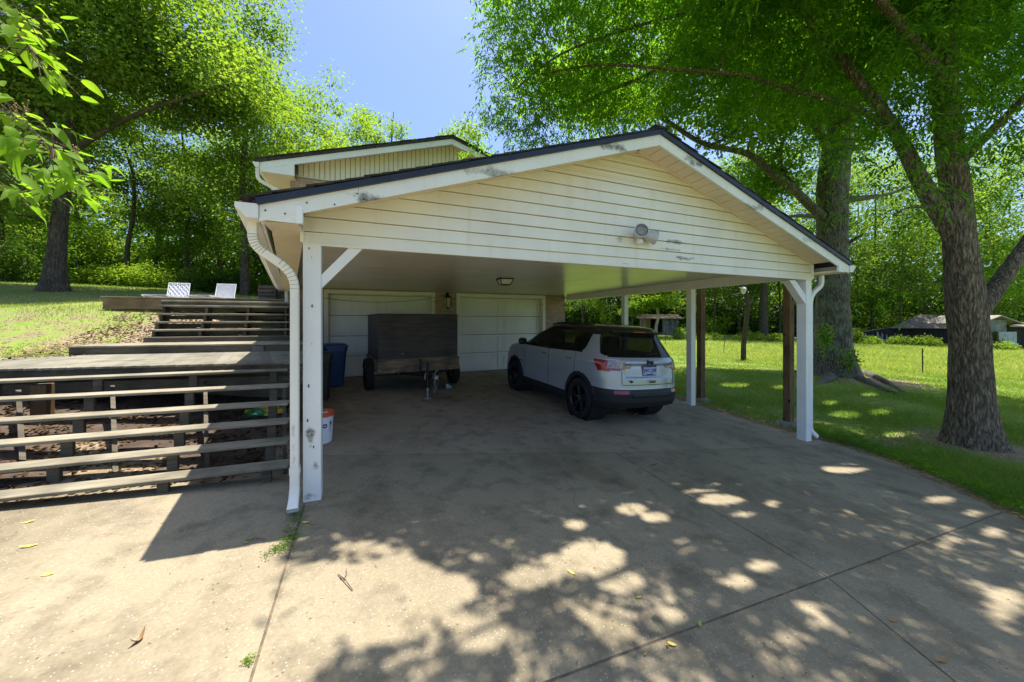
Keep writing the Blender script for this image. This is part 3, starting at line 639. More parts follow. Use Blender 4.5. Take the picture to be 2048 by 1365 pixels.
# upper gable: vertical boards, rake boards, soffit, roof
hf = lambda u: 4.03 + .313 * (min(u, 5.2 - u) + 2.39)
M_hsid = painted('cream_vertical_siding', (.80, .72, .55), rough=.45)
u = -1.60
while u < HR - .1:
    e = u + .131; hb = 3.94; ta, te = hf(u) - .03, hf(e) - .03
    P = [(u + .016, HF - .022, z_(hb)), (e - .001, HF - .022, z_(hb)), (e - .001, HF - .022, z_(te)), (u + .016, HF - .022, z_(ta))]
    MB().prism(P, (0, .03, 0)).build('gable_board', M_hsid, house); u = e
MB().box(((HL + HR) / 2, HF - .02, z_(3.93)), (HR - HL, .05, .02)).build('gable_bottom_trim', M_soffit, house)
for s in (0, 1):
    f = (lambda u: u) if not s else (lambda u: 5.2 - u)
    MB().prism([(f(-2.39), 11.0, z_(hf(-2.39) - .17)), (f(2.598), 11.0, z_(hf(2.598) - .17)), (f(2.598), 11.0, z_(hf(2.598))), (f(-2.39), 11.0, z_(hf(-2.39)))], (0, .026, 0)).build('rake_board', M_rake, house)
    MB().prism([(f(-2.37), 11.004, z_(3.80)), (f(-1.62), 11.004, z_(3.80)), (f(-1.62), 11.004, z_(hf(-1.62) - .16)), (f(-2.37), 11.004, z_(hf(-2.37) - .168))], (0, .02, 0)).build('eave_return', M_rake, house)
    MB().prism([(f(-1.62), 11.03, z_(hf(-1.62) - .05)), (f(2.6), 11.03, z_(hf(2.6) - .05)), (f(2.6), 11.03, z_(hf(2.6) - .03)), (f(-1.62), 11.03, z_(hf(-1.62) - .03))], (0, .36, 0)).build('rake_soffit', M_soffit, house)
    MB().box((f(-2.0), 16.5, z_(3.81)), (.72, 10.9, .02)).build('eave_soffit', M_soffit, house)
    MB().box((f(-2.38), 16.5, z_(3.90)), (.024, 10.9, .18)).build('eave_fascia', M_white, house)
    MB().prism([(f(-2.48), 10.97, z_(hf(-2.48) + .004)), (f(2.6), 10.97, z_(hf(2.6) + .004)), (f(2.6), 10.97, z_(hf(2.6) + .09)), (f(-2.48), 10.97, z_(hf(-2.48) + .09))], (0, 11.6, 0)).build('roof', M_shingle, house)
    ang = math.atan(.313)
    for k in range(20):
        uu = -2.45 + (k + .5) * 5.05 / 20; mb = MB(); w = 10.94 + random.uniform(-.02, .02)
        while w < 22.5:
            ln = random.uniform(.4, .8); M = Matrix.Rotation((-ang if not s else ang) * .93, 3, 'Y'); mb.box((f(uu), w + ln / 2, z_(hf(uu) + .10)), (.34, ln - .01, .014), M); w += ln
        mb.build('shingle_course', M_shingle, house)
gutter(house, -2.395, 1, 10.98, 22, 4.02, M_gutter, .14, .12)
spout(house, bendy([(-2.46, 11.12, z_(3.90)), (-2.46, 11.12, z_(3.62)), (-1.86, 11.28, z_(3.36)), (-1.86, 11.30, z_(3.2)), (-1.86, 11.30, z_(1.5))]), M_spout, .045)
spout(house, bendy([(-1.84, 11.28, z_(.85)), (-1.84, 11.28, z_(-.28)), (-1.74, 11.1, z_(-.42))]), M_spout, .045)
# ================================================================== TIMBER STAIRS AND DECKS ON THE SLOPE
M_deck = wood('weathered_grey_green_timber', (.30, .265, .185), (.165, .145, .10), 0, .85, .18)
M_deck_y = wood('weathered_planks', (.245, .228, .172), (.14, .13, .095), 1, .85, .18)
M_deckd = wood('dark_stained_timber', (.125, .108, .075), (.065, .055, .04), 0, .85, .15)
M_pt = wood('brown_timber', (.22, .14, .07), (.12, .075, .04), 2, .85, .1, knots=True)
M_ptx = wood('golden_brown_boards', (.27, .18, .09), (.16, .10, .05), 0, .85, .1)
def edge_pts(xr, yr, xl, yl, H, ext=0.0, Zr=None, Zl=None):
    a = at_h(xr, yr, H) if Zr is None else at(xr, HZ + F * H / Zr, Zr); c = at_h(xl, yl, H) if Zl is None else at(xl, HZ + F * H / Zl, Zl)
    return a, c + (c - a) * ext
def board(name, a, c, dp, th, mat, par, bev=.004):     # a plank whose front top edge runs from a to c (right to left), going back by dp
    d = (c - a).normalized(); n = Vector((0, 0, 1)).cross(d); n.normalize()
    if n.y < 0: n = -n
    o = n * (dp / 2) - Vector((0, 0, th / 2)); return MB().beam(a + o, c + o, dp, th, bev=bev).build(name, mat, par)
def lerp(a, c, t): return a + (c - a) * t
lower = thing('lower_stairs', 'wide open riser timber stairs rising from the concrete to the lower landing', 'stairs', (-1.8, 4.9, gz(-1.8, 4.9)), 'timber stairs on the slope')
TR = [(934, 1000, 1.45), (886, 943, 1.30), (846, 892, 1.15), (809, 846, 1.0), (774, 802, .85), (741, 765, .70)]
SUP = [(320, 530), (98, 340, 538), (126, 354, 541), (150, 365, 543), (172, 375, 545), (190, 383, 545)]
tread = []
for i, (yr, yl, H) in enumerate(TR):
    a, c = edge_pts(575, yr - 3, 0, yl - 3, H, .5); tread.append((a, c))
    board('tread', a, c, .195, .034, M_deck, lower, bev=.006)
for i, (a, c) in enumerate(tread):
    H = TR[i][2]
    c0 = a + (c - a) / 1.5; xs = [CX + F * ((CT * p.x - ST * p.y) / depth(p)) for p in (a, c0)]
    for x in SUP[i] + ((-60,) if i < 5 else (-20,)):
        # position along the tread from the pixel: linear in 1/Z
        Za, Zc = depth(a), depth(c0); s = (x - xs[0]) / (xs[1] - xs[0]); t = s / Zc / ((1 - s) / Za + s / Zc) if s >= 0 else 0
        p = lerp(a, c0, t) + Vector((0, .115, 0)); g = gz(p.x, p.y); bot = max(g - .03, z_(-H) - .19) if i else g - .02
        top = z_(-H) - .039
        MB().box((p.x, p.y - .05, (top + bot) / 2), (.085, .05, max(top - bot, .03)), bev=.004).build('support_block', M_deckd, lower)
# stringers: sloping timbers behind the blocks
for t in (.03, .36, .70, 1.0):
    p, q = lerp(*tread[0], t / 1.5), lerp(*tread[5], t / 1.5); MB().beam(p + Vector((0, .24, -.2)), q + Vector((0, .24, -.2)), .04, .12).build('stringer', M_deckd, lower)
# lower landing
land = thing('lower_landing', 'low grey plank landing between the two flights of timber stairs', 'deck', (-3, 7, z_(-.75)))
La, Lc = edge_pts(583, 724, 0, 738, .61, .45); Ba = at(583, HZ + F * .61 / 7.1, 7.1); Bc = Ba + (Lc - La) * 1.0
Lr = La + (La - Lc).normalized() * .35; Br = Ba + (La - Lc).normalized() * .2
Ltot = (Lc - Lr).length; d = (Lc - Lr).normalized(); nP = int(Ltot / .146)
for k in range(nP):
    p = Lr + d * (k + .5) * .146; q = Br + d * (k + .5) * .146
    MB().beam(p - Vector((0, 0, .015)) - Vector((0, .03, 0)), q - Vector((0, 0, .015)), .138, .030, bev=.003).build('plank', M_deck_y, land)
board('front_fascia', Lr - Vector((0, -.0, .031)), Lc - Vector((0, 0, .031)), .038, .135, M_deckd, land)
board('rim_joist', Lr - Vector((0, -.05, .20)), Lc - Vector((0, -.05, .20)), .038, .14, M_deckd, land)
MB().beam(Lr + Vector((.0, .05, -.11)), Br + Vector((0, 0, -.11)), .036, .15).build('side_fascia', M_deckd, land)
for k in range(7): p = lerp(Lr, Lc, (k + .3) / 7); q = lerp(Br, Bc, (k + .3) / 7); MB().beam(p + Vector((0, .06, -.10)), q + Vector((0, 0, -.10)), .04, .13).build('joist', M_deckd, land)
for (x, w) in ((85, .115), (-70, .115)):
    p = at_w(x, 800, 6.25); g = gz(p.x, p.y) - .05; MB().box((p.x, p.y, (g + z_(-.78)) / 2), (.14, .14, z_(-.78) - g), bev=.006).build('post', M_pt, land)
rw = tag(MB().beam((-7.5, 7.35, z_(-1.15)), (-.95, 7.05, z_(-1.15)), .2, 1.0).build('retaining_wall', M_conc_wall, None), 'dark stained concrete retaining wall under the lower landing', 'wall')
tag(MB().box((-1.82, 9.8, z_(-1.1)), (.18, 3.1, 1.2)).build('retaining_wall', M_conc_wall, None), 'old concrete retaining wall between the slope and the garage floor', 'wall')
# step platform
plat = thing('step_platform', 'dark timber platform one step above the lower landing', 'deck', (-3.3, 8.6, z_(-.6)))
Pa, Pc = edge_pts(583, 0, 137, 0, .453, 0, 7.1, 6.2); dd = (Pc - Pa).normalized(); Pr = Pa - dd * .35; nP = int((Pc - Pr).length / .146) 
n_ = Vector((0, 0, 1)).cross(dd); n_ = n_ if n_.y > 0 else -n_
for k in range(6):
    board('plank', Pr + n_ * (k * .146 - .02), Pc + n_ * (k * .146 - .02), .138, .032, M_deck, plat)
board('front_fascia', Pr - Vector((0, 0, .034)), Pc - Vector((0, 0, .034)), .038, .14, M_deckd, plat)
MB().beam(Pc + Vector((0, 0, -.10)) + n_ * .05 - dd * .02, Pc + Vector((0, 0, -.10)) + n_ * .85 - dd * .02, .036, .14).build('side_fascia', M_deckd, plat)
# upper stairs
upper = thing('upper_stairs', 'upper flight of dark timber stairs climbing to the sun deck', 'stairs', (-2.9, 9.8, z_(-.4)), 'timber stairs on the slope')
UT = [(.35, 7.9, 286), (.198, 8.1, 296), (.034, 8.3, 303), (-.141, 8.5, 311), (-.325, 8.7, 317), (-.444, 8.95, 322)]
ut = []
for i, (H, Zr, xl) in enumerate(UT):
    a = at(578, HZ + F * H / Zr, Zr); Zl = Zr * .903; c = at(xl, HZ + F * H / Zl, Zl); ut.append((a, c))
    board('tread', a, c, .26, .04, M_deck if i else M_deckd, upper, bev=.005)
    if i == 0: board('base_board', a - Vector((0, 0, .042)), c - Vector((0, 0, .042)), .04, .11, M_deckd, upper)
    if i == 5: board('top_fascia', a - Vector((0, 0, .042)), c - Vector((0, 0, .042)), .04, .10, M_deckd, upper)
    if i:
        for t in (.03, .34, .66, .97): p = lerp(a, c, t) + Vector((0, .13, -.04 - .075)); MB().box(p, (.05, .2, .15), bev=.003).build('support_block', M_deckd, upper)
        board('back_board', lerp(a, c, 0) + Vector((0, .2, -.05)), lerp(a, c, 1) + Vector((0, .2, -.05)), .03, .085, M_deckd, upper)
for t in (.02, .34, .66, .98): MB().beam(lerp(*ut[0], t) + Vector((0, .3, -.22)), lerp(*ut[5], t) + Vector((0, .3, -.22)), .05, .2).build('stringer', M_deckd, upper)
# sun deck on top
sun = thing('sun_deck', 'raised timber sun deck with golden brown fascia above the slope', 'deck', (-4, 12.2, z_(.3)))
Sa = at(583, HZ - F * .555 / 9.75, 9.75); Sc = at(205, HZ - F * .555 / 8.54, 8.54); sd = (Sc - Sa).normalized(); sn = Vector((0, 0, 1)).cross(sd); sn = sn if sn.y > 0 else -sn
for k in range(24): board('plank', Sa + sn * (k * .146 - .02), Sc + sn * (k * .146 - .02) + sd * .03, .139, .03, M_deck, sun)
board('front_fascia', Sa - Vector((0, 0, .033)), Sc - Vector((0, 0, .033)), .038, .27, M_ptx, sun)
MB().beam(Sc - Vector((0, 0, .165)) + sn * .05, Sc - Vector((0, 0, .165)) + sn * 3.4, .038, .26).build('side_fascia', M_ptx, sun)
for t in (.02, .5, .97):
    for k in (.15, 3.2): p = lerp(Sa, Sc, t) + sn * k; MB().box((p.x, p.y, p.z - .35), (.1, .1, .6)).build('post', M_pt, sun)
DZ = Sa.z
# lounge chairs, side table and a heap of broken pallet wood on the sun deck
M_strapbk = simple('grey_mesh', (.46, .47, .50), (.38, .39, .42), 30, .6)
M_wick = simple('white_woven_resin', (.70, .70, .72), (.5, .5, .53), 30, .5, bst=.4)
def lounge(label, x, Z, lean, solid, hgt):
    p = at(x, 600, Z); t = thing('lounge_chair', label, 'lounge chair', (p.x, p.y, DZ), 'white lounge chairs on the sun deck', (0, 0, TH * -.6 + lean)); W_ = .5
    tilt = .32
    if solid: 
        mb = MB(); 
        for k in range(14): y = .03 + k * hgt / 14; mb.box((0, y * math.sin(tilt), .12 + y * math.cos(tilt)), (W_ - .04, .012, hgt / 14 * .8))
        mb.build('back_slats', M_wick, t, world=False)
    else:
        MB().beam((0, .012, .12), (0, .012 + hgt * math.sin(tilt), .12 + hgt * math.cos(tilt)), W_ - .04, .006, up=(0, 1, 0)).build('back_panel', M_strapbk, t, world=False)
        for k in range(9):
            xx = -W_ / 2 + .04 + k * (W_ - .08) / 8; mb = MB(); pts = [(xx + .016 * math.sin(j * 1.9 + k * math.pi), j * hgt / 11 * math.sin(tilt), .12 + j * hgt / 11 * math.cos(tilt)) for j in range(12)]
            mb.tube(pts, .011, 5).build('back_strap', M_wick, t, world=False)
    mb = MB(); e = hgt
    mb.tube([(-W_ / 2, 0, .10), (-W_ / 2, e * math.sin(tilt), .12 + e * math.cos(tilt)), (W_ / 2, e * math.sin(tilt), .12 + e * math.cos(tilt)), (W_ / 2, 0, .10)], .016, 6); mb.build('back_frame', M_wick, t, world=False)
    mb = MB()
    for k in range(12): mb.box((0, -.05 - k * .11, .12), (W_ - .04, .09, .014))
    mb.build('seat', M_wick, t, world=False)
    for s in (-1, 1): MB().beam((s * W_ / 2, .05, .10), (s * W_ / 2, -1.38, .10), .03, .04).build('side_rail', M_wick, t, world=False)
    for s in (-1, 1):
        for y in (-.05, -1.25): MB().box((s * W_ / 2, y, .045), (.03, .03, .09)).build('leg', M_wick, t, world=False)
    return t
lounge('white lounge chair with wavy strap backrest, farther from the house', 355, 10.9, .25, False, .46)
lounge('plain white lounge chair with close slats, nearer the house', 449, 11.1, .1, True, .45)
p = at(399, 596, 10.9); t = thing('side_table', 'low white side table between the two lounge chairs', 'table', (p.x, p.y, DZ))
MB().box((0, 0, .13), (.42, .38, .03), bev=.008).build('tabletop', M_wick, t, world=False)
for sx in (-1, 1):
    for sy in (-1, 1): MB().box((sx * .17, sy * .15, .058), (.03, .03, .115)).build('leg', M_wick, t, world=False)
M_old = wood('old_grey_brown_wood', (.16, .11, .08), (.08, .055, .04), 0, .9, .2)
def pallet(label, x, Z, tilt, yaw):
    p = at(x, 600, Z); t = thing('wooden_crate', label, 'crate', (p.x, p.y, DZ), 'old crates on the sun deck', (tilt, 0, yaw))
    for k in range(4): MB().box((0, 0, .06 + k * .11), (.42, .02, .085), bev=.003).build('slat', M_old, t, world=False)
    for k in range(4): MB().box((0, .3, .06 + k * .11), (.42, .02, .085), bev=.003).build('slat', M_old, t, world=False)
    for sx in (-1, 1):
        for y in (.03, .27): MB().box((sx * .19, y, .23), (.05, .035, .46)).build('upright', M_old, t, world=False)
        MB().box((sx * .213, .15, .3), (.016, .3, .09)).build('slat', M_old, t, world=False)
pallet('old slatted wooden crate leaning back at the end of the sun deck', 534, 10.3, -.16, .1); pallet('dark wooden crate tucked under the eave beside the leaning crate', 566, 10.6, .5, -.5)

# ================================================================== LAMPS, CABLES
p = at_w(1276, 470, 3.66); M_head = simple('shaded_white_lamp_metal', (.52, .53, .52), (.42, .43, .42), 12, .4)  # white heads toned grey to carry their shading
M_lens = simple('grey_lamp_lens', (.30, .29, .26), (.2, .2, .18), 30, .2, bst=.1); fl = thing('floodlight', 'white twin head floodlight on the carport gable', 'lamp', p)
MB().lathe([(.05, -.0), (.055, .012), (.03, .028), (.0, .03)], 20, Matrix.Rotation(R(90), 3, 'X'), (0, .024, 0)).build('base', M_white, fl, True, world=False)
MB().box((-.01, -.03, -.085), (.075, .06, .06), bev=.012).build('motion_sensor', M_trim, fl, world=False)
def head(c, dirv, big):
    q = Vector(dirv).to_track_quat('Z', 'Y').to_matrix(); h = MB().lathe([(.0, -.10), (.03, -.10), (.04, -.07), (.062, 0), (.078, .055), (.08, .075), (.072, .075)], 24, q, c, cap=False).build('lamp_head', M_head, fl, True, world=False)
    MB().lathe([(.071, .062), (.05, .068), (0, .07)], 24, q, c, cap=False).build('lens', M_lens, h, True, world=False)
    MB().lathe([(.045, .070), (.05, .077), (.055, .070)], 24, q, c, cap=False).build('inner_ring', M_galv, h, True, world=False)
fl.scale = (1.12,) * 3; head((-.065, -.09, .0), (-.35, -.9, .1), 1); head((.115, -.06, -.02), (.9, -.35, -.25), 0)
MB().tube([(0, -.01, 0), (.03, -.05, .01), (.06, -.06, 0)], .016, 8).tube([(0, -.01, 0), (-.03, -.04, .01)], .016, 8).build('swivel_arm', M_white, fl, True, world=False)
p = at(1010, 560, 7.75); p.z = z_(.882); t = thing('ceiling_light', 'square black framed lantern light on the carport ceiling', 'lamp', p, rot=(0, 0, -.1))
MB().box((0, 0, -.012), (.31, .31, .02), bev=.004).build('canopy_plate', M_black_metal, t, world=False)
for k in range(4):
    M = Matrix.Rotation(k * math.pi / 2, 3, 'Z'); mb = MB(); mb.beam(M @ Vector((.145, .145, -.02)), M @ Vector((.095, .095, -.13)), .014, .014).beam(M @ Vector((.095, .095, -.13)), M @ Vector((-.095, .095, -.13)), .014, .014); mb.build('frame_bar', M_black_metal, t, world=False)
    MB().add([M @ Vector(v) for v in ((.14, .14, -.024), (-.14, .14, -.024), (-.093, .093, -.126), (.093, .093, -.126))], [(0, 1, 2, 3)]).build('glass_pane', M_glass_dirty, t, world=False)
p = at_w(896, 604, HF - .12); t = thing('wall_lantern', 'black coach lantern on the brick pier between the garage doors', 'lamp', p)
for k in range(4):
    M = Matrix.Rotation(k * math.pi / 2 + math.pi / 4, 3, 'Z'); mb = MB(); mb.beam(M @ Vector((.11, 0, .13)), M @ Vector((.075, 0, -.18)), .014, .014); mb.build('frame_bar', M_black_metal, t, world=False)
mb = MB().lathe([(.0, .25), (.02, .22), (.10, .16), (.135, .13), (.12, .12)], 4, None, cap=False); mb.build('cap', M_black_metal, t, world=False)
MB().lathe([(.10, .12), (.07, -.18)], 4).build('glass', M_glass_dirty, t, world=False)
MB().lathe([(.085, -.18), (.03, -.22), (.0, -.25)], 4).build('base', M_black_metal, t, world=False)
MB().tube([(0, .1, .24), (0, .04, .28), (0, 0, .25)], .012, 6).box((0, .10, .20), (.09, .02, .2), bev=.004).build('bracket', M_black_metal, t, world=False)
A, B_ = Vector((-.33, 3.9, z_(.55))), Vector(at_w(893, 590, HF - .05)); A = at(640, 597, 6.0); 
pts = [A.lerp(B_, k / 16) - Vector((0, 0, .30 * 4 * (k / 16) * (1 - k / 16))) for k in range(17)]
pts = [Vector(at_w(636, 595, 9.5)).lerp(B_, k / 16) - Vector((0, 0, .17 * 4 * (k / 16) * (1 - k / 16))) for k in range(17)]
tag(MB().tube(pts, .006, 5).build('cable', M_black_metal, None), 'thin black cable sagging across the left garage door', 'cable')

# ================================================================== BOX TRAILER
M_ply = wood('weathered_dark_plywood', (.06, .042, .032), (.010, .009, .011), 0, .5, .0, sc=1.3); M_ply.node_tree.nodes['Principled BSDF'].inputs['Specular IOR Level'].default_value = .4
M_rail = wood('worn_trailer_boards', (.30, .215, .13), (.09, .07, .05), 0, .8, .1, sc=1.6)
fl_, fr_ = at(757, 0, 8.05), at(915, 0, 8.9); fl_.z = fr_.z = 0
tx = (fr_ - fl_).normalized(); yaw = math.atan2(tx.y, tx.x); wd = (fr_ - fl_).length; mid = (fl_ + fr_) / 2; tg = gz(mid.x, mid.y)
tr = thing('box_trailer', 'dark stained plywood box trailer with small wheels and a tongue jack', 'trailer', (mid.x, mid.y, tg), rot=(0, 0, yaw))
hw = wd / 2; zt = z_(.115) - tg; zb = z_(0) - F * 0 - tg; z0 = .50; L_ = 2.2
bx = lambda n, c, d, mt=M_ply, par=tr, bev=.004: MB().box(c, d, bev=bev).build(n, mt, par, world=False)
bx('front_panel', (0, .012, (zt + z0 + .28) / 2), (2 * hw, .02, zt - z0 - .28)); bx('side_panel', (-hw + .01, L_ / 2 + .02, (zt + z0) / 2), (.02, L_ - .02, zt - z0)); bx('side_panel', (hw - .01, L_ / 2 + .02, (zt + z0) / 2), (.02, L_ - .02, zt - z0))
bx('rear_panel', (0, L_, (zt + z0) / 2), (2 * hw, .02, zt - z0)); bx('lid', (0, L_ / 2, zt + .012), (2 * hw + .03, L_ + .03, .02))
bx('floor', (0, L_ / 2, z0 - .02), (2 * hw, L_, .03))
bx('bed_front_board', (.0, -.02, z0 + .13), (2 * hw + .05, .035, .29), M_rail); bx('bed_front_top', (0, -.03, z0 + .285), (2 * hw + .08, .06, .025), M_rail)
for s in (-1, 1):
    bx('bed_side_board', (s * (hw + .02), L_ / 2, z0 + .12), (.035, L_, .27), M_rail); bx('corner_post', (s * (hw - .03), -.05, z0 + .13), (.09, .04, .28), M_rail)
    bx('chassis_rail', (s * .5, L_ / 2, z0 - .06), (.05, L_, .08), M_black_metal)
    c = (s * (hw + .13), .75, .34); wl = MB().lathe([(.18, -.09), (.30, -.095), (.335, -.07), (.34, 0), (.335, .07), (.30, .095), (.18, .09)], 32, Matrix.Rotation(R(90), 3, 'Y'), c, cap=False).build('wheel', M_rubber, tr, True, world=False)
    MB().lathe([(0, -.03), (.06, -.04), (.10, -.02), (.18, -.06), (.185, .06), (0, .04)], 24, Matrix.Rotation(R(90), 3, 'Y'), c, cap=False).build('rim', M_galv, wl, True, world=False)
    mb = MB(); 
    for k in range(7):
        a0, a1 = R(20 + k * 20), R(40 + k * 20); mb.beam((s * (hw + .13), .75 - .42 * math.cos(a0), .34 + .42 * math.sin(a0)), (s * (hw + .13), .75 - .42 * math.cos(a1), .34 + .42 * math.sin(a1)), .2, .012)
    mb.build('mudguard', M_black_metal, tr, world=False) if s < 0 else None
bx('axle', (0, .75, .34), (2 * hw + .1, .05, .05), M_black_metal)
tl = bx('tongue', (0.08, -.45, z0 - .05), (.08, 1.0, .08), M_black_metal)
for s in (-1, 1): MB().beam((.08 + s * .5, .1, z0 - .05), (.08, -.6, z0 - .05), .05, .06).build('tongue_brace', M_black_metal, tr, world=False)
bx('coupler', (.08, -1.02, z0 - .02), (.10, .2, .09), M_galv, bev=.02); MB().tube([(.08, -.98, z0 + .02), (.12, -.95, z0 + .10), (.16, -.93, z0 + .12)], .012, 6).build('latch_lever', M_galv, tr, True, world=False)
jk = MB().tube([(-.04, -.86, z0 + .30), (-.04, -.86, .24)], .032, 12).build('tongue_jack', M_black_metal, tr, True, world=False)
MB().tube([(-.04, -.86, .28), (-.04, -.86, .03)], .024, 12).build('jack_leg', M_galv, jk, True, world=False)
MB().box((-.04, -.86, .015), (.16, .14, .02), bev=.004).build('foot_plate', M_galv, jk, world=False)
MB().tube([(-.04, -.86, z0 + .02), (-.09, -.86, z0 + .05), (-.10, -.86, z0 - .08)], .012, 6).build('crank_handle', M_galv, jk, True, world=False)
MB().box((.0, -.05, z0 + .12), (.06, .03, .32), bev=.004).build('jack_bracket', M_black_metal, jk, world=False)
for s, sag in ((.16, .34), (.24, .26)):           # safety chains hanging from the tongue
    mb = MB(); P0, P1 = Vector((.10, -.85, z0 - .06)), Vector((s, -.72, z0 - .03)); nl = 17
    pts = [P0.lerp(P1, k / nl) - Vector((0, .04 * math.sin(k), sag * (1 - (2 * k / nl - 1) ** 2))) for k in range(nl + 1)]
    for k in range(nl):
        a, c = pts[k], pts[k + 1]; dv = (c - a).normalized(); sd_ = dv.cross(Vector((0, 1, 0)) if k % 2 else Vector((1, 0, .2))).normalized() * .013; mb.tube([a - sd_, a + sd_, c + sd_, c - sd_, a - sd_], .004, 4, cap=False)
    mb.build('safety_chain', M_galv, tr, world=False)
MB().tube([(-.4, -.06, z0 + .4), (-.42, -.06, z0 + .42)], .01, 5).build('hasp', M_galv, tr, world=False)
p = at_ground(898, 777); t = tag(MB().prism([(p.x - .08, p.y, p.z), (p.x + .08, p.y, p.z), (p.x + .07, p.y, p.z + .03), (p.x - .02, p.y, p.z + .10), (p.x - .07, p.y, p.z + .10)], (0, .12, 0)).build('wheel_chock', simple('worn_blue_plastic', (.20, .30, .42), (.5, .52, .55), 20, .5), None), 'scuffed pale blue wheel chock against the right trailer tyre', 'chock')

# ================================================================== BINS, BUCKET, SACK
def bin_(label, x, y, s, mat, lidmat, yaw, h=1.08):
    p = at_ground(x, y); t = thing('wheelie_bin', label, 'bin', p, 'wheeled bins by the garage door', (0, 0, yaw))
    def ring(w, d, z, k=.06): return [(-w + k, -d, z), (w - k, -d, z), (w, -d + k, z), (w, d - k, z), (w - k, d, z), (-w + k, d, z), (-w, d - k, z), (-w, -d + k, z)]
    rs_ = [ring(.22 * s, .25 * s, .04), ring(.27 * s, .33 * s, h * .82), ring(.285 * s, .345 * s, h * .83), ring(.29 * s, .35 * s, h * .93)]
    fs = [tuple(range(8))[::-1]] + [(i * 8 + k, i * 8 + (k + 1) % 8, (i + 1) * 8 + (k + 1) % 8, (i + 1) * 8 + k) for i in range(3) for k in range(8)]
    MB().add([q for r in rs_ for q in r], fs).build('body', mat, t, world=False)
    lr = [ring(.305 * s, .37 * s, h * .925), ring(.305 * s, .37 * s, h * .955), ring(.25 * s, .31 * s, h), ring(.1 * s, .15 * s, h * 1.01)]
    MB().add([q for r in lr for q in r], [tuple(range(8))[::-1], tuple(range(24, 32))] + [(i * 8 + k, i * 8 + (k + 1) % 8, (i + 1) * 8 + (k + 1) % 8, (i + 1) * 8 + k) for i in range(3) for k in range(8)]).build('lid', lidmat, t, world=False)
    MB().tube([(-.2 * s, .36 * s, h * .93), (-.2 * s, .44 * s, h * .92), (.2 * s, .44 * s, h * .92), (.2 * s, .36 * s, h * .93)], .016, 6).build('handle', lidmat, t, world=False)
    for sx in (-1, 1): MB().lathe([(0, -.03), (.12, -.03), (.13, 0), (.12, .03), (0, .03)], 20, Matrix.Rotation(R(90), 3, 'Y'), (sx * .22 * s, .27 * s, .13), cap=False).build('wheel', M_rubber, t, True, world=False)
M_blue = PLASTIC('blue_bin_plastic', (.012, .05, .16), .35); M_blackp = PLASTIC('black_bin_plastic', (.018, .018, .02), .45)
bin_('tall blue wheeled bin in front of the left garage door', 666, 773, .92, M_blue, M_blue, .3, 1.06); bin_('black wheeled bin in front of the blue bin', 640, 801, .72, M_blackp, M_blackp, .2, .98)
p = at_ground(642, 884); bk = thing('bucket', 'white plastic bucket with orange lid behind the front post', 'bucket', p)
M_pail = simple('white_pail_plastic', (.74, .75, .77), (.66, .67, .70), 6, .35, bst=.02); M_orange = simple('orange_lid_plastic', (.62, .10, .03), (.5, .08, .03), 6, .4, bst=.02)
MB().lathe([(.128, 0), (.132, .004), (.150, .35), (.156, .355), (.156, .38), (.151, .385)], 40).build('body', M_pail, bk, True, world=False)
MB().lathe([(.162, .352), (.163, .395), (.158, .40), (.15, .40), (.148, .393), (0, .393)], 40).build('lid', M_orange, bk, True, world=False)
MB().box((.05, -.03, .395), (.07, .05, .004), bev=.001).build('paper_scrap', M_pail, bk, world=False)
def decal(name, pts2, ang0, mat, off=.0022):      # flat print wrapped on the bucket: pts2 = (arc metres, height)
    vs = []
    for a, h in pts2: r = .130 + .02 * h / .35 + off; th = ang0 + a / .14; vs.append((r * math.cos(th), r * math.sin(th), h))
    return MB().add(vs, [tuple(range(len(vs)))]).build(name, mat, bk, world=False)
M_pr_blue = simple('blue_print', (.05, .07, .30), rough=.4, bst=0); M_pr_red = simple('red_print', (.35, .04, .06), rough=.4, bst=0); M_pr_blk = simple('black_print', (.03, .03, .035), rough=.5, bst=0); M_pr_wht = simple('white_print', (.75, .75, .75), rough=.4, bst=0)
ang0 = math.atan2(-p.y, -p.x) + .32
decal('round_emblem', [(.030 * math.cos(k * .3927), .235 + .030 * math.sin(k * .3927)) for k in range(16)], ang0, M_pr_red, .0016)
decal('round_emblem', [(.025 * math.cos(k * .3927), .235 + .025 * math.sin(k * .3927)) for k in range(16)], ang0, M_pr_blue, .0026)
decal('emblem_band', [(-.016, .229), (.016, .229), (.016, .243), (-.016, .243)], ang0, M_pr_wht, .0034)
for k in range(9): decal('barcode_bar', [(.062 + k * .004, .235), (.0645 + k * .004, .235), (.0645 + k * .004, .285), (.062 + k * .004, .285)], ang0, M_pr_blk)
for k in range(6): decal('print_line', [(.062, .225 - k * .014), (.062 + .03 * (.6 + .4 * (k % 2)), .225 - k * .014), (.062 + .03 * (.6 + .4 * (k % 2)), .220 - k * .014), (.062, .220 - k * .014)], ang0, M_pr_blk)
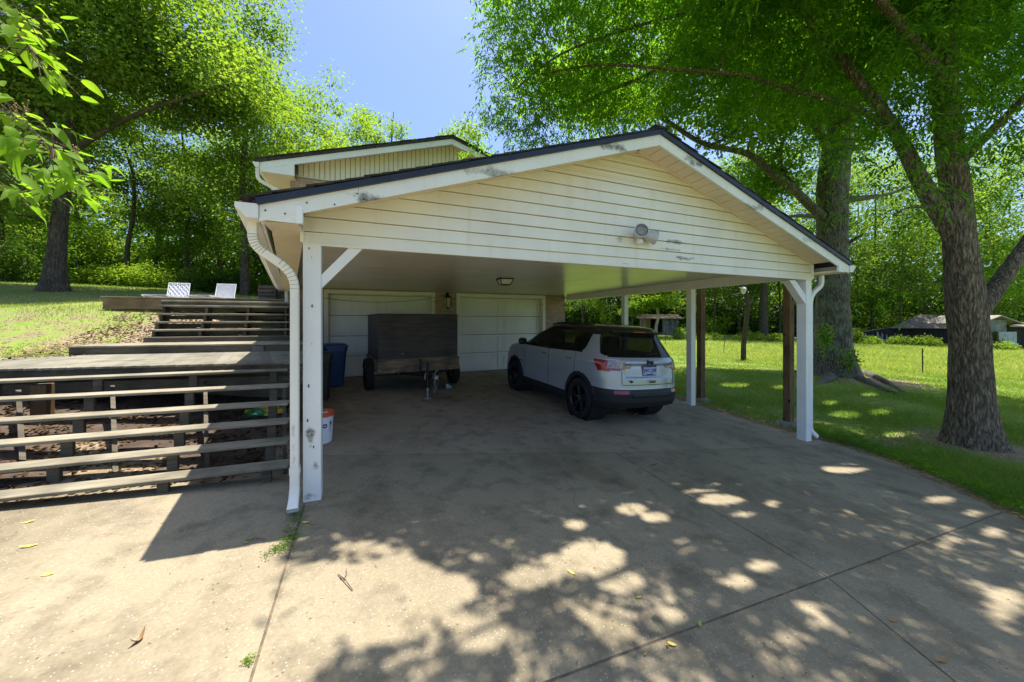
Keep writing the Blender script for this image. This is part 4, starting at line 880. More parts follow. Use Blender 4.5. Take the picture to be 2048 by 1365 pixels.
# crumpled yellow and green sack under the stairs
m, nt, b = new_mat('yellow_green_sack'); v = pos(nt); r_ = ramp(nt, noise(nt, v, 3.2, 2), .47, .50, (.03, .22, .06, 1), (.65, .42, .03, 1)); nt.links.new(mix(nt, ramp(nt, noise(nt, v, 11, 2), .62, .65).outputs[0], r_.outputs[0], (.6, .6, .5)), b.inputs['Base Color']); b.inputs['Roughness'].default_value = .35; M_sack = m
pa, pb = at_ground(500, 828), at_ground(556, 830); c = (pa + pb) / 2; c.z = gz(c.x, c.y); bm = bmesh.new(); bmesh.ops.create_icosphere(bm, subdivisions=4, radius=1)
from mathutils import noise as mn
for v_ in bm.verts:
    q = v_.co.copy(); k = 1 + .35 * mn.noise(q * 2.2) + .15 * mn.noise(q * 6); v_.co = Vector((q.x * .24 * k, q.y * .15 * k, max(q.z, -.25) * .085 * k + .025))
me = bpy.data.meshes.new('sack'); bm.to_mesh(me); bm.free(); me.materials.append(M_sack); tag(link('sack', me, None, c), 'crumpled yellow and green plastic sack on the floor behind the stairs', 'bag')
# ================================================================== PARKED CAR
M_paint = simple('silver_car_paint', (.40, .43, .455), (.37, .40, .425), 2, .3, metal=.4, bst=0, coat=.6)
M_gloss = simple('gloss_black_paint', (.010, .010, .012), (.012, .012, .014), 2, .12, bst=0, coat=.5)
M_clad = simple('black_cladding', (.011, .012, .0135), (.015, .015, .017), 20, .55, bst=.05)
m, nt, b = new_mat('tinted_glass'); b.inputs['Base Color'].default_value = (.008, .010, .010, 1); b.inputs['Roughness'].default_value = .03; b.inputs['Specular IOR Level'].default_value = .6; t_ = N(nt, 'ShaderNodeBsdfTransparent'); t_.inputs['Color'].default_value = (.30, .32, .31, 1); ms_ = N(nt, 'ShaderNodeMixShader'); ms_.inputs[0].default_value = .45; nt.links.new(b.outputs[0], ms_.inputs[1]); nt.links.new(t_.outputs[0], ms_.inputs[2]); nt.links.new(ms_.outputs[0], nt.nodes['Material Output'].inputs[0]); M_tint = m
M_rim = simple('black_alloy', (.03, .03, .033), (.04, .04, .044), 6, .22, metal=.5, bst=0)
M_lred = simple('red_lens', (.33, .012, .018), (.25, .01, .014), 30, .12, bst=.05, coat=.6); M_lclear = simple('clear_lamp_lens', (.42, .36, .32), (.22, .15, .12), 30, .1, metal=.3, bst=.15, bsc=120); M_amber = simple('amber_lens', (.45, .16, .03), (.4, .12, .02), 20, .15, bst=.1)
M_chrome = simple('satin_chrome', (.65, .66, .68), (.6, .6, .62), 5, .2, metal=.95, bst=0)
Prl, Prr, Pfl = at_ground(1163, 836), at_ground(1306, 829), at_ground(1040, 782)
fx = (Pfl - Prl).normalized(); ly = (Prl - Prr); ly = (ly - fx * ly.dot(fx)).normalized(); uz = fx.cross(ly).normalized()
if uz.z < 0: uz = -uz; ly = -ly
CARDBG = ((Pfl - Prl).length, (Prl - Prr).length, math.degrees(math.asin(uz.x)))
CS = 1.0
car = thing('parked_car', 'silver SUV with black roof and black wheels parked under the carport', 'car')
Rm = Matrix((fx, ly, uz)).transposed(); car.rotation_euler = Rm.to_euler()
org = (Prl + Prr) / 2 if False else Prl - ly * .80
org = org - fx * .90; car.location = org - uz * .005; car.scale = (1, 1, 1.075)
zk = [.22, .30, .42, .56, .64, .79, .95, 1.05, 1.10, 1.14, 1.24, 1.37, 1.47, 1.55, 1.60, 1.635]
XR = [.20, .08, .02, .01, .04, .055, .075, .105, .125, .165, .255, .365, .44, .46, .52, .80]
XF = [4.32, 4.38, 4.40, 4.40, 4.39, 4.37, 4.28, 4.12, 3.85, 3.42, 3.17, 2.92, 2.66, 2.45, 2.25, 1.95]
HW = [.83, .875, .895, .905, .908, .912, .908, .898, .886, .87, .838, .79, .745, .70, .645, .50]
itp = lambda z, a: float(np.interp(z, zk, a))
NZ, NA = 84, 460
zs = np.linspace(.22, 1.635, NZ)
def ring(z):
    xr, xf, hw = itp(z, XR), itp(z, XF), itp(z, HW); a = (xf - xr) / 2; c0 = (xf + xr) / 2
    s = np.sin(np.linspace(-math.pi / 2, math.pi / 2, 900)); n1, n2 = (13, 3.1) if z < 1.11 else (11, 3.0)
    y = hw * np.clip(1 - np.abs(s) ** n1, 0, 1) ** (1 / n2)
    y *= 1 - .05 * np.clip((s - .2), 0, 1) ** 2
    x = c0 + a * s
    px = np.concatenate([x, x[::-1][1:-1]]); py = np.concatenate([y, -y[::-1][1:-1]])
    px = np.append(px, px[0]); py = np.append(py, py[0])
    # denser sampling at the rear
    ds_ = np.hypot(np.diff(px), np.diff(py)) * np.where((px[1:] < 1.3), 2.2, 1.0) * np.where(py[1:] < -.3, .6, 1.0); L = np.concatenate([[0], np.cumsum(ds_)]); t = np.linspace(0, L[-1], NA + 1)[:-1]
    return np.interp(t, L, px), np.interp(t, L, py)
GX = np.zeros((NZ, NA)); GY = np.zeros((NZ, NA)); GZ = np.repeat(zs[:, None], NA, 1)
for i, z in enumerate(zs): GX[i], GY[i] = ring(z)
sst = lambda x, a, c: (lambda t: t * t * (3 - 2 * t))(np.clip((x - a) / (c - a), 0, 1))
# recess for the number plate, crease under it, shoulder line
rear = sst(-GX, -.55, -.35)
rec = rear * sst(-np.abs(GY), -.60, -.50) * sst(GZ, .795, .835) * sst(-GZ, -1.03, -.995); GX += .03 * rec
GX -= .014 * rear * np.exp(-((GZ - 1.055) / .03) ** 2) * sst(-np.abs(GY), -.75, -.6)
GY *= 1 + .012 * np.exp(-((GZ - 1.02) / .05) ** 2) * (GX > .3); GY *= 1 - .018 * np.exp(-((GZ - .62) / .14) ** 2) * sst(GX, 1.0, 1.4) * sst(-GX, -3.3, -2.9)
WX = (.90, 3.536); WR = .352
V3 = np.stack([GX, GY, GZ], -1)
def fc(a): return .25 * (a[:-1] + a[1:] + np.roll(a, -1, 1)[:-1] + np.roll(a, -1, 1)[1:])
X, Y, Zc_ = fc(GX), fc(GY), fc(GZ)
# averaging across the seam of the ring is fine: both ends lie at the rear centre
side = np.abs(Y) > .55
rw_ = np.minimum(np.hypot(X - WX[0], Zc_ - .36), np.hypot(X - WX[1], Zc_ - .36))
lab = np.full(X.shape, 'body', dtype=object)
lab[(Zc_ > 1.545) | ((X < 1.35) & (Zc_ > 1.46))] = 'roof'
belt = 1.115 + .04 * np.clip((1.9 - X) / 1.2, 0, 1)
rearedge = .84 - .09 * (Zc_ - 1.14) / .36 + .06 * np.exp(-((Zc_ - 1.16) / .05) ** 2)
frontedge = np.interp(Zc_, [1.12, 1.5], [3.22, 2.52])
sg = side & (Zc_ > belt) & (Zc_ < 1.545) & (X > rearedge) & (X < frontedge)
lab[sg & (lab != 'roof')] = 'side_window'
lab[(Zc_ > 1.125) & (Zc_ < 1.545) & (X > frontedge - .0) & (X > 2.4)] = 'pillar'
wsf = (Zc_ > 1.145) & (Zc_ < 1.545) & (X > np.interp(Zc_, [1.12, 1.5], [3.30, 2.60])); lab[wsf] = 'windscreen'
xrz = np.interp(Zc_, zk, XR)
rg = (X < xrz + .25 - .09 * np.clip((Zc_ - 1.2) / .3, 0, 1)) & (Zc_ > 1.125 + .05 * sst(X - xrz, .12, .3)) & (Zc_ < 1.545) & (X < 1.0); lab[rg] = 'rear_window'
lab[(X < .8) & (Zc_ > 1.51) & (Zc_ <= 1.56) & (X < xrz + .3)] = 'roof'
tg_ = (X < .40) & (np.abs(Y) < .60 + .04 * np.sin(Zc_ * 6)) & (Zc_ > .70) & (Zc_ < 1.125) & (lab == 'body'); lab[tg_] = 'tailgate'
ay = np.abs(Y)
arc = np.where(Y > 0, 1, 1)
tlo = np.interp(ay, [.40, .56, .70, .90], [.965, .945, .912, .908]); thi = np.interp(ay, [.40, .56, .70, .90], [1.022, 1.052, 1.065, 1.07])
tl_ = (ay > .40) & (X < .52 - .10 * np.clip((1.06 - Zc_) / .14, 0, 1)) & (Zc_ > tlo) & (Zc_ < thi); lab[tl_ & (ay < .60) & (X < .25)] = 'inner_lamp'; lab[tl_ & ~((ay < .60) & (X < .25))] = 'outer_lamp'
lab[(Zc_ < .63) & (X < .58) & ~((rw_ < .46))] = 'bumper'
lab[(Zc_ < .40) & side] = 'sill_cladding'
lab[(rw_ < .450) & side & (Zc_ < .85)] = 'arch_cladding'
lab[(rw_ < .385) & side & (Zc_ < .8)] = 'drop'
dr = (X > 1.98) & (X < 3.06) & (Zc_ > .40) & (Zc_ < 1.115) & side & (lab == 'body'); lab[dr] = 'front_door'
db = (X > 1.06 + .22 * sst(.85 - Zc_, 0, .4)) & (X <= 1.98) & (Zc_ > .40) & (Zc_ < 1.14) & side & (lab == 'body') & (rw_ > .50); lab[db] = 'rear_door'
lab[(X > 4.1) & (Zc_ < .6)] = 'bumper'; lab[(X < .62) & (Zc_ < .345)] = 'drop'
idx = np.arange(NZ * NA).reshape(NZ, NA)
Q = np.stack([idx[:-1], np.roll(idx, -1, 1)[:-1], np.roll(idx, -1, 1)[1:], idx[1:]], -1)      # (NZ-1,NA,4)
# outward directions, to set pieces a little proud or back
nrm = np.cross(np.roll(V3, -1, 1) - np.roll(V3, 1, 1), np.gradient(V3, axis=0)); nrm /= np.linalg.norm(nrm, axis=-1, keepdims=True) + 1e-9
if (nrm[20, :, 1] * V3[20, :, 1]).sum() < 0: nrm = -nrm
def piece(name, sel, mat, off=0.0, label=None, par=car):
    q = Q[sel]
    if len(q) == 0: return None
    used, inv = np.unique(q.ravel(), return_inverse=True); vv = (V3 + nrm * off).reshape(-1, 3)[used]
    f = inv.reshape(-1, 4)
    if off > .004:        # give the raised piece an edge that returns to the body
        e = np.concatenate([f[:, [0, 1]], f[:, [1, 2]], f[:, [2, 3]], f[:, [3, 0]]]); key = np.sort(e, 1); _, i0, ct = np.unique(key, axis=0, return_index=True, return_counts=True); be = e[i0[ct == 1]]
        n0 = len(vv); vv = np.concatenate([vv, (V3 - nrm * .01).reshape(-1, 3)[used]]); f = np.concatenate([f, np.stack([be[:, 1], be[:, 0], be[:, 0] + n0, be[:, 1] + n0], 1)])
    o = link(name, np_mesh(name, vv, f, mat, True), par)
    try: o.data.set_sharp_from_angle(angle=R(50))
    except Exception: pass
    if label: o['label'] = label
    return o
body = piece('body', lab == 'body', M_paint)
piece('tailgate', lab == 'tailgate', M_paint); piece('roof', lab == 'roof', M_gloss); piece('windscreen', (lab == 'windscreen'), M_tint); piece('pillar', lab == 'pillar', M_gloss)
piece('rear_window', lab == 'rear_window', M_tint, -.002)
for nm in ('front_door', 'rear_door', 'side_window'):
    for s in (1, -1):
        sel = (lab == nm) & (Y * s > 0); mt = M_tint if nm == 'side_window' else M_paint
        o = piece('door' if 'door' in nm else 'side_window', sel, mt, -.004 if nm == 'side_window' else 0)
        if 'door' in nm:
            hx = 2.10 if nm == 'front_door' else 1.17; hy = .915 * s; MB().box((hx + .02, hy + s * .012, 1.01), (.20, .022, .028), bev=.009).build('handle', M_chrome, o, world=False)
piece('bumper', (lab == 'bumper') & (X < 2), M_clad, .006); piece('bumper', (lab == 'bumper') & (X > 2), M_clad, .006)
for s in (1, -1):
    piece('sill_cladding', (lab == 'sill_cladding') & (Y * s > 0), M_clad, .008)
    for k in (0, 1): piece('wheel_arch', (lab == 'arch_cladding') & (Y * s > 0) & (np.abs(X - WX[k]) < .6), M_clad, .012)
    t = piece('taillight', (lab == 'outer_lamp') & (Y * s > 0), M_lclear, .012)
    piece('inner_lens', (lab == 'inner_lamp') & (Y * s > 0), M_lclear, .010, par=t)
    # red C of the lamp, amber low strip
    ol = (lab == 'outer_lamp') & (Y * s > 0)
    piece('red_lens', ol & ((X > .27) | (Zc_ < .955)), M_lred, .016, par=t)
    piece('amber_strip', (lab == 'inner_lamp') & (Y * s > 0) & (Zc_ < .975), M_amber, .014, par=t)
    piece('reflector', (lab == 'bumper') & (Y * s > .50) & (Y * s < .74) & (Zc_ > .555) & (Zc_ < .61) & (X < .4), M_lred, .014)
# seams
def sy(x, z): 
    i = int(np.argmin(np.abs(zs - z))); sel = GY[i] > 0; j = np.argsort(GX[i][sel]); return float(np.interp(x, GX[i][sel][j], GY[i][sel][j]))
def xr_at(y, z):
    i = int(np.argmin(np.abs(zs - z))); sel = GX[i] < .8; j = np.argsort(GY[i][sel]); return float(np.interp(y, GY[i][sel][j], GX[i][sel][j]))
def seam(pts, nm='panel_gap', r=.006, mat=M_dark): MB().tube(pts, r, 4).build(nm, mat, car, world=False)
for s in (1, -1):
    seam([(1.98, s * (sy(1.98, z)), z) for z in np.linspace(.41, 1.11, 18)]); seam([(3.06, s * sy(3.06, z), z) for z in np.linspace(.41, 1.09, 18)])
    seam([(1.06 + .22 * float(sst(np.array(.85 - z), 0, .4)), s * sy(1.06 + .22 * float(sst(np.array(.85 - z), 0, .4)), z), z) for z in np.linspace(.50, 1.12, 18)])
    seam([(x, s * sy(x, 1.118 + .04 * max(0, min(1, (1.9 - x) / 1.2))) , 1.118 + .04 * max(0, min(1, (1.9 - x) / 1.2))) for x in np.linspace(1.12, 3.2, 24)], 'belt_moulding', .006, M_gloss)
    seam([(x, s * sy(x, 1.545) * 1.0, 1.545) for x in np.linspace(.62, 2.45, 24)], 'roof_moulding', .007, M_gloss)
    seam([(xr_at(s * .61, z), s * .61, z) for z in np.linspace(.70, .92, 10)])
    MB().box((3.0, s * 1.0, 1.18), (.13, .20, .14), bev=.04).box((3.05, s * .89, 1.14), (.06, .1, .04), bev=.01).build('door_mirror', M_gloss, car, True, world=False)
    MB().tube([(.85, s * .56, 1.585), (.98, s * .57, 1.615), (1.6, s * .585, 1.635), (2.15, s * .575, 1.62), (2.4, s * .56, 1.58)], [.015, .018, .019, .018, .015], 8).build('roof_rail', M_clad, car, True, world=False)
    MB().box((3.25, s * (sy(3.25, .74) + .004), .74), (.22, .012, .022), bev=.004).build('side_badge', M_clad, car, world=False)
seam([(xr_at(y, .70) - .001, y, .70) for y in np.linspace(-.60, .60, 16)])
# spoiler, brake light, wiper, aerial
yy = np.linspace(-.56, .56, 13); sp = []
for y in yy:
    k = .05 * (y / .62) ** 2; sp.append([(.39 + k, y, 1.505 - .02 * abs(y)), (.375 + k, y, 1.52 - .02 * abs(y)), (.41 + k, y, 1.55 - .02 * abs(y)), (.70, y, 1.60 - .03 * abs(y / .62)), (.70, y, 1.50)])
vs = [p for r in sp for p in r]; fs = [(i * 5 + j, i * 5 + (j + 1) % 5, (i + 1) * 5 + (j + 1) % 5, (i + 1) * 5 + j) for i in range(12) for j in range(5)] + [(0, 1, 2, 3, 4)[::-1], tuple(60 + j for j in range(5))]
MB().add(vs, fs).build('spoiler', M_gloss, car, True, world=False)
MB().box((.378, 0, 1.53), (.02, .30, .018), bev=.003).build('brake_light', M_lred, car, world=False)
MB().tube([(.19, .02, 1.155), (.205, -.10, 1.175), (.22, -.34, 1.19)], .009, 6).build('rear_wiper', M_clad, car, world=False)
MB().tube([(.98, 0, 1.615), (.86, 0, 1.86)], [.006, .003], 6).lathe([(.03, 0), (.025, .03), (0, .035)], 10, None, (.98, 0, 1.605)).build('aerial', M_black_metal, car, world=False)
# number plate, badges, latch
def text(s, size, mat, par, loc, rot, ext=.002, name='lettering', sx=1.0, bold=0.0):
    cu = bpy.data.curves.new(name, 'FONT'); cu.body = s; cu.size = size; cu.extrude = ext; cu.align_x = 'CENTER'; cu.align_y = 'CENTER'; cu.offset = bold; cu.resolution_u = 3
    cu.materials.append(mat); tmp = bpy.data.objects.new(name, cu); col.objects.link(tmp); bpy.context.view_layer.update(); me = bpy.data.meshes.new_from_object(tmp.evaluated_get(bpy.context.evaluated_depsgraph_get())); bpy.data.objects.remove(tmp)
    o = link(name, me, par, loc); o.rotation_euler = rot; o.scale = (sx, 1, 1); return o
M_plate = simple('plate_print', (.50, .52, .68), (.28, .32, .52), 14, .4, bst=0); M_navy = simple('navy_print', (.02, .025, .07), rough=.4, bst=0)
px_ = xr_at(0, .925) - .012
pl = MB().box((px_, 0, .925), (.008, .325, .172), bev=.003).build('number_plate', M_navy, car, world=False)
MB().box((px_ - .005, 0, .925), (.006, .305, .152), bev=.002).build('plate_face', M_plate, pl, world=False)
RT = (R(90), 0, R(-90))
text('BWC 1398', .085, M_navy, pl, (px_ - .0085, 0, .922), RT, .001, sx=.72, bold=.0015)
MB().box((px_ - .0085, 0, .988), (.003, .29, .022)).build('plate_band', M_navy, pl, world=False); MB().box((px_ - .0085, 0, .860), (.003, .16, .016)).build('plate_band', M_navy, pl, world=False)
text('Jeep', .085, M_clad, car, (xr_at(0, 1.06) - .010, 0, 1.062), RT, .006, 'badge_lettering', 1.05, .003)
text('4x4', .06, M_clad, car, (xr_at(.42, .755) - .004, .42, .755), (R(90), 0, R(-80)), .003, 'badge_lettering', 1.25, .002)
MB().box((xr_at(0, .75) - .004, -.02, .75), (.03, .20, .045), bev=.012).build('tailgate_latch', M_chrome, car, world=False); MB().box((xr_at(0, .74) - .016, -.02, .743), (.02, .12, .02), bev=.003).build('latch_recess', M_dark, car, world=False)
MB().box((xr_at(0, 1.01) - .004, 0, 1.017), (.03, .16, .016), bev=.005).build('plate_light', M_gloss, car, world=False)
MB().box((.10, 0, .53), (.22, .9, .05), bev=.02).build('bumper_step', M_clad, car, world=False)
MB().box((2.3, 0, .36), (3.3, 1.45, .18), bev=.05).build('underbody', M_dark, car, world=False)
MB().box((2.1, 0, 1.0), (2.4, 1.3, .1)).box((1.5, .35, 1.15), (.12, .5, .5), bev=.05).box((1.5, -.35, 1.15), (.12, .5, .5), bev=.05).build('seats', M_dark, car, world=False)
Mw = Matrix.Rotation(R(-90), 3, 'X')
for k, x in enumerate(WX):
    for s in (1, -1):
        c = Vector((x, s * .795, WR)); wl = MB().lathe([(.22, -.10), (.30, -.115), (.335, -.105), (WR, -.08), (WR + .002, -.045), (WR - .006, -.04), (WR + .002, -.035), (WR + .003, -.004), (WR - .006, 0), (WR + .003, .004), (WR + .002, .035), (WR - .006, .04), (WR + .002, .045), (WR, .08), (.335, .105), (.30, .115), (.235, .108)], 56, Mw, c, cap=False).build('wheel', M_rubber, car, True, world=False)
        rim = MB().lathe([(.238, s * .105), (.225, s * .095), (.215, s * .02), (.20, -s * .05), (0, -s * .06)] if s > 0 else [(.238, -.105), (.225, -.095), (.215, -.02), (.20, .05), (0, .06)], 40, Mw @ Matrix.Diagonal((1, 1, -1)) if False else Matrix(((1, 0, 0), (0, 0, 1), (0, 1, 0))), c, cap=False).build('rim', M_gloss, wl, True, world=False)
        for j in range(5):
            a = 2 * math.pi * j / 5 + .3; mb = MB()
            for dlt in (-.10, .10):
                p0 = c + Vector((.05 * math.cos(a + dlt * 2), s * .075, .05 * math.sin(a + dlt * 2))); p1 = c + Vector((.228 * math.cos(a + dlt * 1.6), s * .098, .228 * math.sin(a + dlt * 1.6))); mb.beam(p0, p1, .026, .026, up=(0, 1, 0), bev=.006)
            mb.build('spoke', M_rim, wl, world=False)
        MB().lathe([(0, .095), (.03, .093), (.045, .08), (.06, .06)] if s > 0 else [(0, -.095), (.03, -.093), (.045, -.08), (.06, -.06)], 20, Matrix(((1, 0, 0), (0, 0, 1), (0, 1, 0))), c, cap=False).build('hub', M_clad, wl, True, world=False)
        for j in range(5): a = 2 * math.pi * j / 5 + .9; MB().lathe([(.010, s * .082), (.010, s * .090), (0, s * .092)], 8, Matrix(((1, 0, 0), (0, 0, 1), (0, 1, 0))), c + Vector((.036 * math.cos(a), 0, .036 * math.sin(a))), cap=False).build('wheel_nut', M_galv, wl, world=False)
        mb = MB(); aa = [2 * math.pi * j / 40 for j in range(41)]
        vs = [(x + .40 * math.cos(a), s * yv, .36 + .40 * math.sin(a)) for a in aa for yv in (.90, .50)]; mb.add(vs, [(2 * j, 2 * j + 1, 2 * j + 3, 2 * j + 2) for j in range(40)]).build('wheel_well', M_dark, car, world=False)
# ================================================================== YARD: props, fence, barns
M_stone = simple('field_stone', (.24, .22, .19), (.15, .135, .115), 6, .9, bst=.5, bdist=.01)
def stone(name, label, p, d, group=None):
    bm = bmesh.new(); bmesh.ops.create_icosphere(bm, subdivisions=3, radius=1); s = random.random() * 50
    for v in bm.verts:
        q = v.co + Vector((s, 0, 0)); k = 1 + .25 * mn.noise(q * 1.3) + .08 * mn.noise(q * 4); v.co = Vector((v.co.x * d[0] * k, v.co.y * d[1] * k, v.co.z * d[2] * k))
    me = bpy.data.meshes.new(name); bm.to_mesh(me); bm.free(); me.materials.append(M_stone); return tag(link(name, me, None, p), label, 'stone', group)
for (x, y, lab_, sl_, sw) in ((1577, 848, 'brown timber prop post standing on a flat stone beside the front white post', 'flat grey stone under the prop post by the front white post', .5), (1402, 801, 'brown timber prop post standing on a flat stone beside the middle white post', 'flat grey stone under the prop post by the middle white post', .45)):
    p = at_ground(x, y); g = gz(p.x, p.y)
    stone('flat_stone', sl_, (p.x, p.y, g - .02), (sw * .6, sw * .45, .09), 'flat stones under the prop posts')
    t = thing('prop_post', lab_, 'post', (p.x, p.y, g + .03), 'timber prop posts by the carport')
    hT = z_(.78) - g - .03; MB().box((-.036, 0, hT / 2), (.07, .13, hT), bev=.004).build('timber', M_pt, t, world=False); MB().box((.037, 0, hT / 2), (.07, .13, hT), bev=.004).build('timber', M_pt, t, world=False)
M_tpost = simple('green_black_steel_post', (.03, .035, .03), (.05, .04, .03), 20, .7, metal=.4)
tp = []
for (x, yt, yb, lab_) in ((1448, 672, 707, 'thin steel fence post in the sunny field left of the leaning pole'), (1846, 697, 749, 'thin steel fence post in the field between the two big trees'), (1331, 664, 689, 'thin steel fence post in the field seen past the car'), (1204, 650, 668, 'thin steel fence post far off behind the car roof')):
    p = at_ground(x, yb); h = (yb - yt) / F * depth(p); t = thing('fence_post', lab_, 'post', p, 'steel posts of the field fence', (0, R(random.uniform(-3, 4)), 0))
    MB().box((0, 0, h / 2), (.034, .01, h)).box((.0, .014, h / 2), (.01, .03, h)).build('stake', M_tpost, t, world=False)
    for k in range(3): MB().box((0, -.012, h * (.45 + .22 * k)), (.05, .03, .03)).build('insulator', M_black_metal, t, world=False)
    tp.append((p, h))
order = [tp[3], tp[2], tp[0], tp[1]]
w_ = thing('fence_wire', 'thin wire strands of the field fence strung between steel posts', 'fence wire', order[0][0])
for k in range(3):
    for (p, h), (q, h2) in zip(order[:-1], order[1:]):
        a, c = p + Vector((0, 0, h * (.45 + .22 * k))), q + Vector((0, 0, h2 * (.45 + .22 * k))); MB().tube([a, a.lerp(c, .5) - Vector((0, 0, .06)), c], .004, 4).build('wire', M_galv, w_)
M_polew = bark('pole_bark', (.17, .13, .09), (.08, .06, .04))
p = at_ground(1487, 722); Zp = depth(p); pole = thing('wooden_pole', 'crooked bare wooden pole with a white lamp near its top, standing in the field', 'pole', p)
pts = [p, at(1487, 690, Zp), at(1493, 640, Zp), at(1495, 610, Zp), at(1489, 570, Zp), at(1490, 520, Zp)]; MB().tube(pts, [.13, .13, .12, .13, .11, .10], 12, jit=.08).build('shaft', M_polew, pole, True)
MB().tube([at(1494, 603, Zp), at(1505, 606, Zp), at(1510, 614, Zp)], [.05, .04, .02], 6).tube([at(1490, 585, Zp), at(1470, 590, Zp), at(1461, 589, Zp)], [.05, .04, .025], 6).tube([at(1449, 570, Zp), at(1447, 595, Zp), at(1452, 612, Zp), at(1460, 622, Zp)], .03, 5).build('dead_branch', M_polew, pole)
MB().lathe([(0, -.26), (.07, -.22), (.13, -.05), (.14, .06), (.10, .12), (.05, .16), (0, .18)], 16, None, at(1487, 580, Zp - .2)).build('yard_lamp', M_glass_dirty, pole, True)
# barns
M_barnd = wood('near_black_boards', (.022, .02, .018), (.012, .011, .010), 2, .85, .3); M_barng = wood('silver_grey_barn_boards', (.30, .31, .32), (.16, .165, .17), 2, .85, .25); M_tin = simple('rusty_tin_roof', (.085, .058, .042), (.15, .125, .105), .9, .75, metal=.0, stretch=(1, 1, 1)); M_tinw = simple('pale_tin_roof', (.24, .21, .18), (.17, .13, .10), 1.5, .6)  # near-black boards for the dark wall runs of barn and sheds
def boards_wall(par, a, c, h0, h1a, h1c, n, mat, nm='board', thick=.05, ragged=0):
    a, c = Vector(a), Vector(c); d = (c - a); 
    for k in range(n):
        p, q = a + d * (k / n), a + d * ((k + .94) / n); t0 = h1a + (h1c - h1a) * k / n; t1 = h1a + (h1c - h1a) * (k + .94) / n
        low = h0 + (random.uniform(0, ragged) if ragged else 0)
        nn = Vector((0, 0, 1)).cross(d.normalized()) * thick
        MB().prism([(p.x, p.y, low), (q.x, q.y, low), (q.x, q.y, t1), (p.x, p.y, t0)], nn).build(nm, mat, par)
def far(x, Z, h=None): p = at(x, HZ, Z); p.z = gz(p.x, p.y) if h is None else h; return p
Zb = 42
b0, b1, b2 = far(1708, Zb), far(1790, Zb + 2), far(1912, Zb + 5); barn = thing('barn', 'long low black barn with rusty tin roof behind the field', 'barn', b1)
hh = lambda y, Z: ZC + (HZ - y) / F * Z
boards_wall(barn, b0, b1, b0.z - .4, hh(668, Zb), hh(656, Zb + 2), 24, M_barnd); boards_wall(barn, b1, b2, b1.z - .4, hh(656, Zb + 2), hh(657, Zb + 5), 34, M_barnd)
q0, q1 = at(1716, HZ, Zb - .25), at(1790, HZ, Zb + 1.7); 
for k in range(16):
    t = k / 16; a = q0.lerp(q1, t); hgt = random.uniform(.5, 1.5) if k not in (5, 6, 11) else .2; nn = (q1 - q0).normalized()
    MB().prism([(a.x, a.y, gz(a.x, a.y) - .1), (a.x + nn.x * .26, a.y + nn.y * .26, gz(a.x, a.y) - .1), (a.x + nn.x * .24, a.y + nn.y * .24, gz(a.x, a.y) + hgt * .8), (a.x, a.y, gz(a.x, a.y) + hgt)], (0.02, -.03, 0)).build('pale_board', M_barng, barn)
e0, e1 = at(1782, 657, Zb + 1.4), at(1916, 658, Zb + 4.4); r0, r1 = at(1838, 630, Zb + 7), at(1925, 632, Zb + 9)
n = 12
for k in range(n):
    a, c, e, f = e0.lerp(e1, k / n), e0.lerp(e1, (k + .97) / n), r0.lerp(r1, (k + .97) / n), r0.lerp(r1, k / n); MB().prism([a, c, e, f], (0, 0, .05)).build('roof_sheet', M_tin, barn)
MB().prism([at(1704, 668, Zb - .4), at(1786, 655, Zb + 1.8), at(1800, 652, Zb + 6), at(1715, 665, Zb + 4)], (0, 0, .06)).build('lean_to_roof', M_tin, barn)
Zs = 38
s0 = thing('field_shed', 'weathered grey shed with sliding metal door at the right edge of the field', 'shed', far(2010, Zs))
def quadp(pts, ext, nm, mat, par): return MB().prism(pts, ext).build(nm, mat, par)
yb = HZ - (s0.location.z - ZC) * F / Zs
boards_wall(s0, at(1979, HZ, Zs), at(2013, HZ, Zs), hh(664, Zs), hh(640, Zs), hh(640, Zs), 9, M_barng); boards_wall(s0, at(2012, HZ, Zs), at(2120, HZ, Zs + 2), hh(yb + 4, Zs), hh(652, Zs), hh(656, Zs), 18, M_barnd)
boards_wall(s0, at(1940, HZ, Zs), at(1980, HZ, Zs), hh(yb + 4, Zs), hh(650, Zs), hh(640, Zs), 7, M_barnd)
boards_wall(s0, at(1998, HZ, Zs - .2), at(2034, HZ, Zs - .1), hh(yb + 2, Zs), hh(664, Zs), hh(664, Zs), 6, simple('galvanised_door_sheet', (.36, .40, .46), (.24, .26, .3), 3, .5, metal=.3), 'door_sheet')
for x in (1979, 1996): a = at(x, HZ, Zs - .25); MB().box((a.x, a.y, (hh(yb + 2, Zs) + hh(664, Zs)) / 2), (.2, .1, hh(664, Zs) - hh(yb + 2, Zs))).build('door_post', M_ptx, s0)
MB().beam(at(1979, 684, Zs - .25), at(1996, 684, Zs - .25), .1, .2).build('rail', M_ptx, s0)
for (pa_, pb_, w0) in ((at(2004, 633, Zs - .6), at(2050, 650, Zs - .4), 0), (at(2004, 633, Zs - .6), at(1960, 650, Zs - .6), 0)):
    quadp([pa_, pb_, pb_ + Vector((2.2, 5, 0)), pa_ + Vector((2.2, 5, 0))], (0, 0, .12), 'roof_sheet', M_tinw, s0)
quadp([at(2020, 654, Zs - .8), at(2130, 657, Zs + 1), at(2130, 648, Zs + 6), at(2040, 646, Zs + 5)], (0, 0, .1), 'lean_to_roof', M_tinw, s0)
Zs = 52; s1 = thing('open_shed', 'small old open fronted wooden shed among trees beyond the car', 'shed', far(1322, Zs)); yb = HZ - (s1.location.z - ZC) * F / Zs
